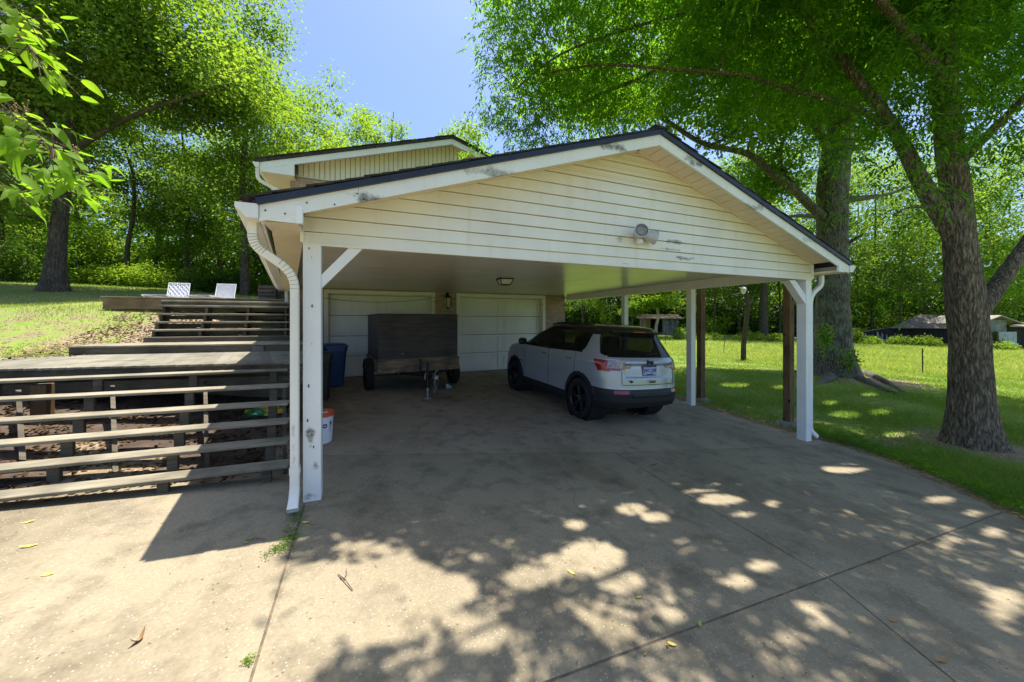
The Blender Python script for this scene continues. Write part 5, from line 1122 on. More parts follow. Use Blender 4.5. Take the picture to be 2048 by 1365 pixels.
boards_wall(s1, at(1326, HZ, Zs), at(1357, HZ, Zs + .4), hh(yb + 3, Zs), hh(638, Zs), hh(638, Zs), 9, M_barng); M_pinkw = wood('sun_bleached_boards', (.40, .28, .20), (.28, .19, .13), 2)
boards_wall(s1, at(1281, HZ, Zs), at(1298, HZ, Zs + .3), hh(yb + 3, Zs), hh(637, Zs), hh(637, Zs), 5, M_pinkw); boards_wall(s1, at(1281, HZ, Zs + 4), at(1330, HZ, Zs + 4), hh(yb + 4, Zs), hh(639, Zs), hh(639, Zs), 10, M_barnd)
for x in (1281, 1299, 1326): a = at(x, HZ, Zs - .1); MB().box((a.x, a.y, (hh(yb + 3, Zs) + hh(637, Zs)) / 2), (.16, .16, hh(637, Zs) - hh(yb + 3, Zs))).build('post', M_pinkw, s1)
for k in range(8):
    xa, xb = 1276 + k * 11.4, 1276 + (k + .96) * 11.4; quadp([at(xa, 638, Zs - 1), at(xb, 638 + (1 if k > 5 else 0), Zs - 1), at(xb - 10, 630, Zs + 5), at(xa - 10, 630, Zs + 5)], (0, 0, .07), 'roof_sheet', M_tin, s1)

# ================================================================== TREES
M_bark_near = bark('rough_brown_bark', (.38, .30, .21), (.11, .085, .06), vs=1.0)
M_bark_grey = bark('mossy_grey_bark', (.30, .275, .225), (.085, .072, .056), moss=(.22, .24, .16), vs=.9)
M_bark_far = bark('dark_bark', (.19, .155, .12), (.08, .064, .05), vs=.7)
M_leaf_near = leaf_mat('ash_leaf', [(.035, .085, .014), (.055, .125, .018), (.085, .165, .022), (.12, .195, .026)], .58, tm=1.15)
M_leaf_mid = leaf_mat('maple_leaf', [(.05, .105, .018), (.08, .145, .022), (.12, .185, .026)], .58, tm=1.15)
M_leaf_oak = leaf_mat('oak_leaf', [(.05, .105, .026), (.08, .14, .033), (.115, .17, .038), (.15, .19, .048)], .48, tm=1.0)
M_leaf_yel = leaf_mat('yellow_young_leaf', [(.07, .13, .022), (.105, .165, .028), (.15, .19, .04)], .5)  # the paler, yellower leaf green
M_leaf_dark = leaf_mat('woodland_leaf', [(.032, .07, .022), (.055, .10, .026), (.085, .135, .03)], .45)
M_leaf_crape = leaf_mat('crape_leaf', [(.07, .15, .018), (.10, .185, .022), (.15, .21, .03)], .5, .35)
def unit(n): v = rng.normal(size=(n, 3)); return v / np.linalg.norm(v, axis=1, keepdims=True)
def leaf_quads(base, direc, L, wd, flat=.6, droop=0.0):
    n = len(base); up = unit(n) * (1 - flat) + np.array([0, 0, 1.0]) * flat; d = direc / (np.linalg.norm(direc, axis=1, keepdims=True) + 1e-9)
    s = np.cross(d, up); s /= np.linalg.norm(s, axis=1, keepdims=True) + 1e-9; nr = np.cross(s, d)
    L = (L * rng.uniform(.65, 1.25, n))[:, None]; wd = (wd * rng.uniform(.7, 1.2, n))[:, None]; cur = (rng.uniform(-.18, .10, n)[:, None]) * L
    tip = base + d * L + nr * cur - np.array([0, 0, 1]) * droop * L; midp = base + d * L * .48
    v = np.stack([base, midp + s * wd / 2 + nr * .12 * wd, tip, midp - s * wd / 2 + nr * .12 * wd], 1)
    return v.reshape(-1, 3)
def blob_points(blobs, n, shell=.55):
    w = np.array([b[1][0] * b[1][1] * b[1][2] * (b[2] if len(b) > 2 else 1) for b in blobs]); k = rng.choice(len(blobs), n, p=w / w.sum())
    if n < 400: k = np.searchsorted(np.cumsum(w / w.sum()), (np.arange(n) + rng.uniform(0, 1, n)) / n).clip(0, len(blobs) - 1)
    c = np.array([b[0] for b in blobs], float)[k]; r = np.array([b[1] for b in blobs], float)[k]
    return c + unit(n) * (rng.uniform(0, 1, n) ** (1 / 3 * shell))[:, None] * r
def clumpy(blobs, n, per=14, sig=.3, shell=.7):
    q_ = 9 if n > 3000 else 5; mid = blob_points(blobs, max(6, n // (per * q_)), shell); s_ = np.repeat(mid, q_, 0) + rng.normal(size=(len(mid) * q_, 3)) * np.array([sig, sig, sig * .55]) * 1.7; per = n // len(s_) + 1; sig = sig * .75; return np.repeat(s_, per, 0)[:n] + rng.normal(size=(len(s_) * per, 3))[:n] * np.array([sig, sig, sig * .6])
def simple_leaves(cent, per, spread, L, wd, flat=.72, droop=.12):
    c = np.repeat(cent, per, 0); n = len(c); off = rng.normal(size=(n, 3)) * np.array([spread, spread, spread * .55]); d = off / (np.linalg.norm(off, axis=1, keepdims=True) + 1e-6) + unit(n) * .8 - np.array([0, 0, .25])
    return leaf_quads(c + off, d, L, wd, flat, droop)
def pinnate(cent, per, spread, L, wd, nl=7, rach=.24, droop=.3):
    c = np.repeat(cent, per, 0); n = len(c); base = c + rng.normal(size=(n, 3)) * np.array([spread, spread, spread * .6]); d = unit(n) * np.array([1, 1, .5]) - np.array([0, 0, .35]); d /= np.linalg.norm(d, axis=1, keepdims=True)
    sd = np.cross(d, np.array([0, 0, 1.0]) + unit(n) * .35); sd /= np.linalg.norm(sd, axis=1, keepdims=True); out = []
    for k in range(nl):
        t = .25 + .75 * (k // 2) / ((nl - 1) / 2); last = k == nl - 1
        sg = 0 if last else (1 if k % 2 else -1)
        p = base + d * rach * (1.0 if last else t * .9) - np.array([0, 0, 1]) * droop * rach * t * t
        dl = d * (1 if last else .55) + sd * sg * .9 + unit(n) * .15 - np.array([0, 0, .35])
        out.append(leaf_quads(p, dl, L, wd, .75, .15))
    return np.concatenate(out)
def leaf_object(name, verts, mat, par, offset=(0, 0, 0)):
    f = np.arange(len(verts)).reshape(-1, 4); return link(name, np_mesh(name, verts - np.array(offset), f, mat), par)
def trunk_mesh(par, path, radii, mat, n=22, flare=None, name='trunk', roots=True):
    P = [Vector(p) for p in path]
    # resample finely (Catmull-Rom)
    pts, rs = [], []
    for i in range(len(P) - 1):
        a, b_, c, d_ = P[max(i - 1, 0)], P[i], P[i + 1], P[min(i + 2, len(P) - 1)]; k = max(2, int((c - b_).length / .18)) if n > 10 else 4
        for j in range(k):
            t = j / k; pts.append(.5 * ((2 * b_) + (c - a) * t + (2 * a - 5 * b_ + 4 * c - d_) * t * t + (3 * b_ - a - 3 * c + d_) * t ** 3)); rs.append(radii[i] * (1 - t) + radii[i + 1] * t)
    pts.append(P[-1]); rs.append(radii[-1]); mb = MB().tube(pts, rs, n, cap=True)
    base = P[0]; sd = random.random() * 20; out = []
    for i, v in enumerate(mb.v):
        ring_ = min(i // n, len(pts) - 1); c = pts[ring_]; q = Vector(v) - c; h = v[2] - base.z; a = math.atan2(q.y, q.x)
        k = 1 + .07 * mn.noise(Vector((a * 1.2 + sd, h * .7, sd))) + .05 * mn.noise(Vector((math.cos(a) * 3, math.sin(a) * 3, h * 2 + sd)))
        if roots and name == 'trunk': k += .22 * math.exp(-max(h, 0) / (rs[0] * .7)) * (.5 + .5 * math.sin(5 * a + sd)) + .10 * math.exp(-max(h, 0) / (rs[0] * .5))
        out.append(c + q * k)
    mb.v = [tuple(v) for v in out]; return mb.build(name, mat, par, True), pts, rs
def twigs(nodes_p, nodes_r, targets, mb, rmax=.05, n=4):
    NP = np.array(nodes_p); NR = np.array(nodes_r); order = np.argsort([np.min(((NP - t) ** 2).sum(1)) for t in targets])
    for k in order:
        t = targets[k]; d2 = ((NP - t) ** 2).sum(1) + np.where(NP[:, 2] > t[2] + .3, 2.0, 0); j = int(np.argmin(d2)); p = NP[j]; L = math.sqrt(((p - t) ** 2).sum())
        if L < .15 or L > 7: continue
        r0 = min(NR[j] * .6, rmax, .014 + .022 * L); m1 = p + (t - p) * .4 + np.array([random.uniform(-.1, .1) * L, random.uniform(-.1, .1) * L, .10 * L]); m2 = p + (t - p) * .75 + np.array([random.uniform(-.06, .06) * L, random.uniform(-.06, .06) * L, .08 * L])
        mb.tube([p, m1, m2, t], [r0, r0 * .75, r0 * .5, r0 * .25], n, cap=False)
        NP = np.concatenate([NP, [m1, m2, t]]); NR = np.concatenate([NR, [r0 * .75, r0 * .5, r0 * .3]])
    return mb
def pxpath(pts, Z0, Z1=None):
    n = len(pts); return [at(x, y, Z0 if Z1 is None else Z0 + (Z1 - Z0) * i / (n - 1)) for i, (x, y) in enumerate(pts)]

# patches of sun on the concrete and lawn (photograph pixels -> ground) : leaves that would shade them are left out of the crowns
LIT = [(1185, 1115, 80, 45), (1130, 1130, 50, 28), (1060, 1155, 60, 30), (1240, 1165, 60, 28), (960, 1265, 75, 42), (790, 1150, 110, 48), (660, 1180, 110, 90), (760, 1240, 120, 60), (880, 1180, 90, 50), (600, 1300, 80, 60), (1150, 1050, 30, 14), (1262, 1018, 38, 16), (1310, 1035, 35, 14), (1370, 1093, 27, 18),
       (1525, 1132, 42, 18), (1478, 1166, 36, 17), (1440, 1000, 55, 14), (1410, 985, 40, 8), (1545, 1008, 20, 9), (1690, 937, 55, 13), (1945, 1027, 25, 8), (2010, 1205, 45, 42), (1900, 1080, 22, 8), (1890, 1092, 22, 8), (1325, 1225, 35, 16), (1240, 1255, 25, 16), (1620, 1215, 40, 16), (1985, 1065, 25, 12), (1490, 1030, 35, 9), (1640, 1250, 30, 10), (720, 1095, 60, 14), (1390, 985, 28, 9),
       (1690, 830, 40, 9), (1760, 825, 30, 7), (1660, 806, 22, 5), (1560, 775, 25, 5), (1470, 770, 40, 7), (1880, 1000, 40, 10), (1500, 730, 30, 4), (1850, 905, 25, 7), (1790, 870, 26, 6), (1740, 790, 25, 5)]
lit = []
for (x, y, rx, ry) in LIT:
    c = at_ground(x, y); e = at_ground(x + rx, y); f = at_ground(x, y + ry); lit.append((c.x, c.y, c.z, e.x - c.x, e.y - c.y, f.x - c.x, f.y - c.y))
lit = np.array(lit)
def keep_lit(P, k=1.0):
    keep = np.ones(len(P), bool)
    for (cx0, cy0, cz0, ax, ay_, bx_, by_) in lit:
        tt = (P[:, 2] - cz0) / SUN.z; gx = P[:, 0] - SUN.x * tt - cx0; gy = P[:, 1] - SUN.y * tt - cy0; det = ax * by_ - ay_ * bx_
        s = (gx * by_ - gy * bx_) / det; q = (ax * gy - ay_ * gx) / det; keep &= (s * s + q * q) > k
    # the concrete left of the joint and the field beyond the near trees lie in the sun
    tt = (P[:, 2] - .1) / SUN.z; gx = P[:, 0] - SUN.x * tt; gy = P[:, 1] - SUN.y * tt
    keep &= ~((gx < -.5) & (gx > -6) & (gy > 1.95) & (gy < 6)); keep &= ~((gx < -.2) & (gx > -1.9) & (gy > 1.55) & (gy < 2.3))
    return keep
# field edge: the sunny field begins beyond a line from (1380,722) to (2048,800)
fa, fb = at_ground(1380, 722), at_ground(2048, 800)
def keep_field(P):
    tt = (P[:, 2] + .4) / SUN.z; gx = P[:, 0] - SUN.x * tt; gy = P[:, 1] - SUN.y * tt
    side_ = (fb.x - fa.x) * (gy - fa.y) - (fb.y - fa.y) * (gx - fa.x); return side_ < 0

# ---- near tree at the right (compound leaves)
nb = at_ground(1948, 893); Zn = depth(nb)
t1 = thing('ash_tree', 'big rough barked tree forking low at the right edge of the drive', 'tree', nb)
trk = [nb + Vector((0, 0, -.1))] + pxpath([(1944, 850), (1942, 800), (1940, 700), (1933, 620), (1920, 500), (1913, 400), (1900, 300), (1892, 200), (1886, 100), (1882, 0), (1880, -150), (1870, -350), (1850, -600), (1850, -800)], Zn, Zn)
pr = lambda px: px / F * Zn / 1.58
_, tp_, tr_ = trunk_mesh(t1, trk, [pr(70), pr(56), pr(49), pr(44), pr(43), pr(36), pr(33), pr(31), pr(29), pr(27), pr(25), pr(22), pr(18), pr(12), pr(6)], M_bark_near, 32)
NPn, NRn = [tuple(p) for p in tp_[25:]], list(tr_[25:])
def limb(par, px, Z0, Z1, r0, r1, mat, NPl, NRl, n=10, extra=()):
    pts = pxpath(px, Z0, Z1) + list(extra); rr_ = [r0 + (r1 - r0) * i / (len(pts) - 1) for i in range(len(pts))]
    _, p_, r_ = trunk_mesh(par, pts, rr_, mat, n + 2, name='limb'); NPl += [tuple(q) for q in p_]; NRl += list(r_)
L = lambda *a, **k: limb(t1, *a, M_bark_near, NPn, NRn, **k)
L([(1915, 480), (1860, 395), (1830, 340), (1795, 270), (1740, 190), (1660, 90), (1560, -20), (1430, -140)], Zn, Zn + .6, pr(27), pr(6))
L([(1895, 175), (1850, 110), (1800, 50), (1760, 0), (1690, -90), (1560, -240), (1380, -380)], Zn, Zn - 1.6, pr(16), pr(5))
L([(1945, 640), (1985, 585), (2020, 535), (2065, 470), (2130, 360), (2230, 200), (2300, 0)], Zn, Zn + .5, pr(27), pr(7))
L([(1915, 330), (1960, 285), (2010, 235), (2060, 185), (2150, 100)], Zn, Zn - .8, pr(14), pr(5))
L([(1885, 60), (1940, -60), (2040, -250), (2100, -500)], Zn, Zn - 2.0, pr(16), pr(4))
L([(1885, -20), (1800, -160), (1650, -380), (1500, -700), (1300, -1100)], Zn, Zn - 3.2, pr(18), pr(4))
L([(1880, -180), (1820, -330), (1600, -500), (1300, -620), (1050, -560)], Zn, Zn + .3, pr(16), pr(4))
L([(1795, 270), (1700, 210), (1600, 185), (1480, 150), (1350, 140), (1200, 130), (1080, 150)], Zn + .3, Zn + 1.2, pr(9), pr(3))
L([(1560, -20), (1400, 20), (1250, 60), (1120, 110), (1030, 180)], Zn + .6, Zn + 1.6, pr(8), pr(2.5))
def B(x, y, Z, rx, ry, rz, w=1.0): return (tuple(at(x, y, Z)), (rx, ry, rz), w)
bl = [B(1120, 40, 7.8, 1.7, 1.7, 1.6), B(1330, 60, 8.0, 1.9, 1.8, 1.6), B(1050, 170, 7.9, .9, 1.2, .9), B(1150, 250, 8.4, 1.3, 1.3, .7), B(1560, 60, 7.4, 1.9, 1.8, 1.5), B(1250, -150, 7.2, 2.2, 2.0, 1.5), B(1000, 290, 8.8, .9, 1.1, .5), B(1080, -60, 7.4, 1.1, 1.4, 1.2), 
      B(1760, 130, 6.2, 1.5, 1.4, 1.2), B(1960, 100, 5.8, 1.4, 1.3, 1.3), B(1800, 290, 5.9, .9, .9, .6, .9), B(1990, 230, 5.6, .8, .8, .7), B(1700, -50, 6.4, 1.8, 1.8, 1.3), B(2100, 0, 6.3, 1.8, 1.8, 1.6), B(1860, 410, 5.6, .45, .5, .3, .7), B(1740, 420, 6.0, .55, .6, .4, .9), B(1760, 600, 7.4, .8, .7, .25, .35), B(2080, 330, 6.6, .8, .8, .7), B(2110, 520, 7.6, 1.0, .9, .7)]
# the part of the crown above and behind the camera, over the drive (world points)
bo = [((3.0, 2.2, 7.6), (3.0, 2.3, .9), 1.4), ((6.5, 2.2, 7.9), (3.0, 2.3, 1.0), 1.4), ((9.5, 1.8, 8.4), (3.2, 2.2, 1.2), .8), ((9.5, 4.5, 9.6), (4, 3, 2), .7), ((12.5, 2, 8.5), (2.6, 3.0, 2.0), .5), ((1.6, 3.9, 7.6), (2.6, 1.6, .9), 1.3), ((4.2, 3.4, 7.6), (2.6, 1.6, .9), 1.0)]
cA = blob_points(bl, 5200); cB = blob_points(bo, 7600, .8)
cA = cA[(keep_lit(cA, .55) & keep_field(cA))]; cB = cB[keep_lit(cB, .8) & keep_field(cB)]
# keep leaves out of the air right before the gable
def px_of(P): X_ = CT * P[:, 0] - ST * P[:, 1]; Z_ = ST * P[:, 0] + CT * P[:, 1]; return CX + F * X_ / Z_, HZ - F * (P[:, 2] - ZC) / Z_, Z_
def clear_roof(P, m=.35):      # nothing grows through the roof
    return ~((P[:, 0] > -1.2) & (P[:, 0] < 7.9) & (P[:, 1] > 2.9) & (P[:, 2] < ZC + .95 + .332 * (np.minimum(P[:, 0], 6.6 - P[:, 0]) + .72) + m))
cA = cA[clear_roof(cA)]; cB = cB[clear_roof(cB)]
mbT = twigs(NPn, NRn, list(cA[::11]) + list(cB[::16]), MB(), .05); tag(mbT.build('twigs', M_bark_near, t1), kind='stuff')
vA = pinnate(cA, 3, .20, .105, .034); vB = pinnate(cB, 2, .24, .13, .05)
vv = np.concatenate([vA, vB]); q = vv.reshape(-1, 4, 3); ctr = q.mean(1); vv = q[keep_lit(ctr, .75) & keep_field(ctr) & clear_roof(ctr, .1)].reshape(-1, 3)
leaf_object('crown', vv, M_leaf_near, t1, t1.location)

# ---- second tree: huge grey trunk beyond the carport
sb = at_ground(1668, 752); Zm = depth(sb); t2 = thing('maple_tree', 'huge mossy grey tree with spreading roots behind the carport corner', 'tree', sb); pm_ = lambda px: px / F * Zm / 1.4
trk = [sb + Vector((0, 0, -.15))] + pxpath([(1668, 725), (1666, 690), (1665, 600), (1664, 500), (1665, 400), (1669, 330), (1688, 220), (1698, 120), (1704, 0), (1708, -120), (1712, -260), (1715, -420)], Zm, Zm)
_, tp2, tr2 = trunk_mesh(t2, trk, [pm_(60), pm_(48), pm_(42), pm_(36.5), pm_(35), pm_(35), pm_(34), pm_(27), pm_(25), pm_(22), pm_(17), pm_(11), pm_(5)], M_bark_grey, 32)
NPm, NRm = [tuple(p) for p in tp2[30:]], list(tr2[30:]); L2 = lambda px, Z1, r0, r1, **k: limb(t2, px, Zm, Z1, pm_(r0), pm_(r1), M_bark_grey, NPm, NRm, **k)
L2([(1696, 250), (1701, 213), (1640, 165), (1573, 112), (1530, 80), (1488, 50), (1399, 0), (1300, -50), (1180, -90)], Zm - 6.6, 15, 5)
L2([(1662, 320), (1651, 291), (1623, 241), (1561, 190), (1500, 155), (1430, 120), (1340, 85)], Zm - 1.0, 12, 4)
L2([(1655, 440), (1629, 420), (1585, 378), (1545, 347), (1494, 308), (1404, 286), (1315, 230), (1247, 196)], Zm - 1.5, 13, 3.5)
L2([(1655, 445), (1610, 400), (1561, 330), (1570, 270), (1590, 220)], Zm - .6, 9, 3)
arc = pxpath([(1500, 58), (1470, 62), (1440, 66), (1380, 90), (1337, 120), (1290, 152), (1210, 185), (1150, 215)], Zm - 3.9, Zm - 5.6); _, p_, r_ = trunk_mesh(t2, arc, [pm_(6.5 - .6 * k) for k in range(8)], M_bark_grey, 10, name='limb'); NPm += [tuple(q) for q in p_]; NRm += list(r_)
L2([(1650, 435), (1600, 432), (1560, 436)], Zm - 1, 6, 3); L2([(1680, 500), (1700, 485), (1725, 470)], Zm - .5, 6, 3); L2([(1685, 400), (1740, 395), (1800, 380), (1900, 340)], Zm + 1, 9, 3); L2([(1700, 150), (1780, 50), (1880, -80), (1960, -250)], Zm + 1, 13, 4); L2([(1690, 420), (1640, 600 - 175)], Zm, 5, 3)
for pts, r in (([(1690, 742), (1740, 752), (1775, 768), (1808, 786)], (.24, .16, .09, .02)), ([(1690, 748), (1730, 764), (1770, 782), (1800, 790)], (.2, .13, .07, .02)), ([(1640, 745), (1600, 748), (1570, 742)], (.2, .12, .03)), ([(1660, 757), (1650, 765), (1625, 772)], (.2, .1, .02))):
    gp = [at_ground(*q) for q in pts]; MB().tube([g + Vector((0, 0, .02)) for g in gp], r, 10, jit=.12).build('root', M_bark_grey, t2, True)
bm_ = [B(1500, 120, 12.2, 2.8, 2.6, 2.0), B(1650, 50, 12.8, 3.0, 3.0, 2.2), B(1380, 230, 12.5, 2.2, 2.2, 1.3), B(1560, 290, 13.2, 2.2, 2.2, 1.4), B(1820, 120, 13.0, 2.8, 2.6, 2.2), B(1250, 130, 12.5, 2.2, 2.2, 1.7), B(1420, -20, 12, 3, 2.6, 1.8), B(1740, 340, 13.5, 1.6, 1.8, 1.0, .8), B(1980, 330, 14.5, 2.2, 2.2, 1.6), B(1120, 210, 12.8, 1.6, 1.8, .9), B(1460, 370, 14.0, 1.8, 1.8, .6, .8), B(1750, -150, 12.5, 4, 3.6, 2.6), B(1800, 520, 15, 1.6, 1.6, .8, .8), B(2040, 150, 13.5, 3, 3, 2.2)]
cM = clumpy(bm_ + [B(1700, 280, 14.6, 2.0, 1.6, 1.6), B(1560, 150, 14.8, 3, 1.8, 2), B(1850, 200, 14.6, 2.6, 1.8, 2.0), B(1430, 320, 14.6, 2.4, 1.6, 1.0), B(1780, 420, 13.6, 1.5, 1.5, .8), B(1760, 250, 13, 1.6, 1.6, 1.2), B(1850, 350, 14.5, 1.8, 1.8, 1.2)], 13000, 12, .38); cM = cM[clear_roof(cM, .5) & keep_field(cM)]; _ax, _ay = sb.x, sb.y; cM = cM[~((np.hypot(cM[:, 0] - _ax, cM[:, 1] - _ay) < 2.3) & (cM[:, 2] < ZC + 7.5) & (px_of(cM)[2] < Zm + .6) & (rng.uniform(0, 1, len(cM)) < .85))]
mbT = twigs(NPm, NRm, list(cM[::24]), MB(), .08); tag(mbT.build('twigs', M_bark_grey, t2), kind='stuff')
vv = simple_leaves(cM, 12, .30, .15, .115); ctr = vv.reshape(-1, 4, 3).mean(1); vv = vv.reshape(-1, 4, 3)[keep_lit(ctr, .6) & clear_roof(ctr, .1)].reshape(-1, 3); leaf_object('crown', vv, M_leaf_mid, t2, t2.location)
# small ivy patch on the trunk
ivp = np.array([at(1650 + random.gauss(0, 9), 675 + random.gauss(0, 14), Zm - .95) for _ in range(260)] + [at(1700 + random.gauss(0, 12), 720 + random.gauss(0, 12), Zm - .85) for _ in range(160)]); leaf_object('ivy', leaf_quads(ivp, unit(len(ivp)) - np.array([0, 0, .5]), .09, .08, .2), M_leaf_mid, t2, t2.location)

# ---- big oak on the left slope
ob = at_ground(108, 584); Zo = depth(ob); t3 = thing('oak_tree', 'large oak forking at mid height on the grassy slope at left', 'tree', ob); po = lambda px: px / F * Zo / 1.5
trk = [ob + Vector((0, 0, -.2))] + pxpath([(110, 560), (113, 520), (118, 460), (124, 400), (130, 340), (138, 280), (142, 220), (150, 120), (160, 0), (165, -140), (170, -280)], Zo, Zo)
_, tp3, tr3 = trunk_mesh(t3, trk, [po(36), po(27), po(21), po(18), po(17), po(17), po(17), po(14), po(12), po(10), po(7), po(3)], M_bark_far, 26)
NPo, NRo = [tuple(p) for p in tp3[14:]], list(tr3[14:]); L3 = lambda px, Z1, r0, r1, **k: limb(t3, px, Zo, Z1, po(r0), po(r1), M_bark_far, NPo, NRo, **k)
L3([(135, 310), (165, 290), (205, 265), (250, 240), (310, 215), (390, 190), (460, 170)], Zo - .5, 9, 3); L3([(130, 310), (112, 275), (95, 240), (60, 200), (0, 160), (-80, 100)], Zo - 1, 10, 3); L3([(125, 400), (160, 330), (205, 325), (240, 350)], Zo - 1.2, 5, 2); L3([(143, 210), (190, 150), (250, 90), (330, 30), (420, -40)], Zo + .6, 8, 3); L3([(141, 240), (100, 150), (60, 40), (40, -80)], Zo + .5, 8, 3); L3([(150, 130), (250, 180), (340, 110), (420, 80)], Zo - .6, 5, 2)
L3([(120, 470), (80, 440), (30, 430)], Zo - 1, 5, 2)
bl3 = [B(130, 150, 15.6, 3.6, 3.4, 2.4), B(300, 90, 15.4, 3.2, 3.0, 2.2), B(30, 60, 15.5, 3.4, 3.2, 2.4), B(380, 160, 15.6, 2.6, 2.6, 1.6), B(210, 30, 15, 3.4, 3, 2), B(-60, 200, 14.8, 3, 3, 2.2), B(430, 60, 16, 1.9, 2.6, 1.6), B(30, 340, 14.8, 2.2, 2.2, 1.2), B(280, 350, 15.4, 1.8, 1.8, .5, .7), B(60, 450, 14.6, 2.4, 2.0, .6, .8), B(200, -120, 15.6, 5, 4.4, 3), B(180, 430, 14.8, 1.2, 1.2, .5, .6)]
c3 = clumpy(bl3, 7600, 12, .42); mbT = twigs(NPo, NRo, list(c3[::22]), MB(), .09); tag(mbT.build('twigs', M_bark_far, t3), kind='stuff')
leaf_object('crown', simple_leaves(c3, 12, .36, .17, .12), M_leaf_oak, t3, t3.location)

# ---- prototypes for the trees of the wood
def tree_at(label, x, Z, ytop, hwpx, kind, seed, ybase=None, crown_low=.25, leafs=9000, lean=0, dens=1.0, mat=None, group='trees at the edge of the wood', name='woodland_tree', trpx=None, bk=None):
    p = far(x, Z); top = hh(ytop, Z); H = top - p.z; Rw = hwpx / F * Z; t = thing(name, label, 'tree', p, group); rr = random.Random(seed)
    r0 = (trpx / F * Z) if trpx else .018 * H + .05; r0 *= .75; P = [Vector((p.x, p.y, p.z - .2))] + [Vector((p.x + lean * H * k / 5 + rr.uniform(-.32, .32) * (k > 1), p.y + rr.uniform(-.32, .32) * (k > 1), p.z + H * k / 6.2)) for k in range(1, 6)]
    _, tpp, trr = trunk_mesh(t, P, [r0 * 1.35, r0, r0 * .85, r0 * .65, r0 * .4, r0 * .12], bk or M_bark_far, 10)
    bl_ = []; nb_ = 9 if kind != 'sparse' else 12
    for k in range(nb_):
        f = crown_low + (1 - crown_low) * (k + .5) / nb_; ww = Rw * (math.sin(math.pi * min(1, (f - crown_low) / (1 - crown_low) * .82 + .18)) ** .6); a = rr.uniform(0, 6.28); off = ww * .45
        bl_.append(((p.x + lean * H * f + off * math.cos(a), p.y + off * math.sin(a), p.z + H * f), (ww * .7, ww * .7, H * .10)))
    nC = int(leafs / 10 * dens * 1.6); cs = clumpy(bl_, nC, 12, Rw * .10 + .12, .8); mb = twigs([tuple(q) for q in tpp], trr, list(cs[:: max(8, nC // 90)]), MB(), .08, 4); tag(mb.build('limbs', bk or M_bark_far, t), kind='stuff')
    ls = .012 * Z ** .75 * 1.0 + .05; leaf_object('crown', simple_leaves(cs, 10, Rw * .07 + .1, ls, ls * .72), mat or M_leaf_oak, t, t.location); return t
TL = [('tall green tree whose trunk stands behind the lounge chairs', 490, 20, -40, 112, 'o', .22, 15000, M_leaf_oak, 9), ('broad sunlit tree left of the house gable', 572, 26, 90, 105, 'o', .1, 16000, M_leaf_oak, 8), ('bright yellow green tree beside the house eave', 660, 27, 165, 90, 'o', .1, 12000, M_leaf_yel, 6), ('sparse thin topped tree above the house roof', 790, 36, 130, 75, 'sparse', .15, 6500, M_leaf_oak, 6),
      ('pale yellow green tree behind the house ridge', 880, 33, 165, 80, 'o', .1, 9000, M_leaf_yel, 6), ('slender dark trunked tree in the shade left of the chairs', 255, 24, 100, 110, 'o', .32, 10000, M_leaf_dark, 5), ('leafy tree at the far left edge behind the oak', 0, 22, 60, 150, 'o', .2, 12000, M_leaf_dark, 8), ('dense tree between the oak and the deck chairs', 375, 27, 130, 120, 'o', .15, 12000, M_leaf_dark, 6),
      ('young tree crowding the trunk behind the crates', 565, 23, 330, 70, 'o', .15, 7000, M_leaf_dark, 6), ('background tree seen through the oak crown', 160, 33, 200, 130, 'o', .15, 10000, M_leaf_yel, 6), ('leafy tree filling the gap beside the tall trunk', 440, 33, 230, 90, 'o', .1, 8000, M_leaf_yel, 6), ('tree standing behind the outer end of the sun deck', 310, 31, 290, 80, 'o', .12, 7000, M_leaf_oak, 5), ('low branched tree behind the foot of the oak', 60, 29, 330, 90, 'o', .1, 8000, M_leaf_yel, 6), ('tall tree out beyond the left edge of the oak', -160, 20, -40, 170, 'o', .15, 9000, M_leaf_oak, 9)]
for k, (lb, x, Z, yt, hwp, kd, cl, lf, mt, tpx) in enumerate(TL): tree_at(lb, x, Z, yt, hwp, kd, k, crown_low=cl, leafs=lf, mat=mt, trpx=tpx)
TR_ = [('woodland tree behind the brick corner of the house', 1165, 50, 430, 90, .12, 7000, M_leaf_oak, 5), ('woodland tree above the car roof', 1240, 58, 450, 90, .15, 7000, M_leaf_yel, 4), ('tall tree behind the open shed', 1345, 62, 400, 100, .12, 8000, M_leaf_dark, 5), ('pale tree left of the crooked pole', 1430, 48, 400, 80, .06, 8000, M_leaf_yel, 5), ('dark trunked tree right of the crooked pole', 1527, 47, 380, 95, .28, 8000, M_leaf_dark, 9), ('leafy tree right behind the crooked pole', 1478, 55, 420, 80, .08, 7000, M_leaf_oak, 5), ('slim tree left of the front prop post', 1560, 50, 400, 70, .2, 6000, M_leaf_dark, 6), ('woodland tree hidden mostly by the mossy trunk', 1640, 48, 330, 110, .25, 8000, M_leaf_oak, 8),
       ('tree overhanging the left end of the black barn', 1745, 50, 380, 100, .15, 9000, M_leaf_oak, 7), ('tree leaning over the roof of the black barn', 1850, 56, 400, 110, .15, 9000, M_leaf_dark, 6), ('bright tree behind the grey shed', 1985, 54, 330, 120, .1, 9000, M_leaf_yel, 6), ('woodland tree at the right edge behind the shed', 2110, 50, 250, 140, .1, 9000, M_leaf_oak, 7), ('low tree overhanging the barn wall', 1800, 47, 520, 70, .2, 6000, M_leaf_dark, 5), ('tree filling the wood right of the mossy trunk', 1715, 58, 300, 110, .08, 8000, M_leaf_yel, 5), ('tall tree rising behind the near trunk', 1920, 62, 260, 130, .1, 8000, M_leaf_oak, 6)]
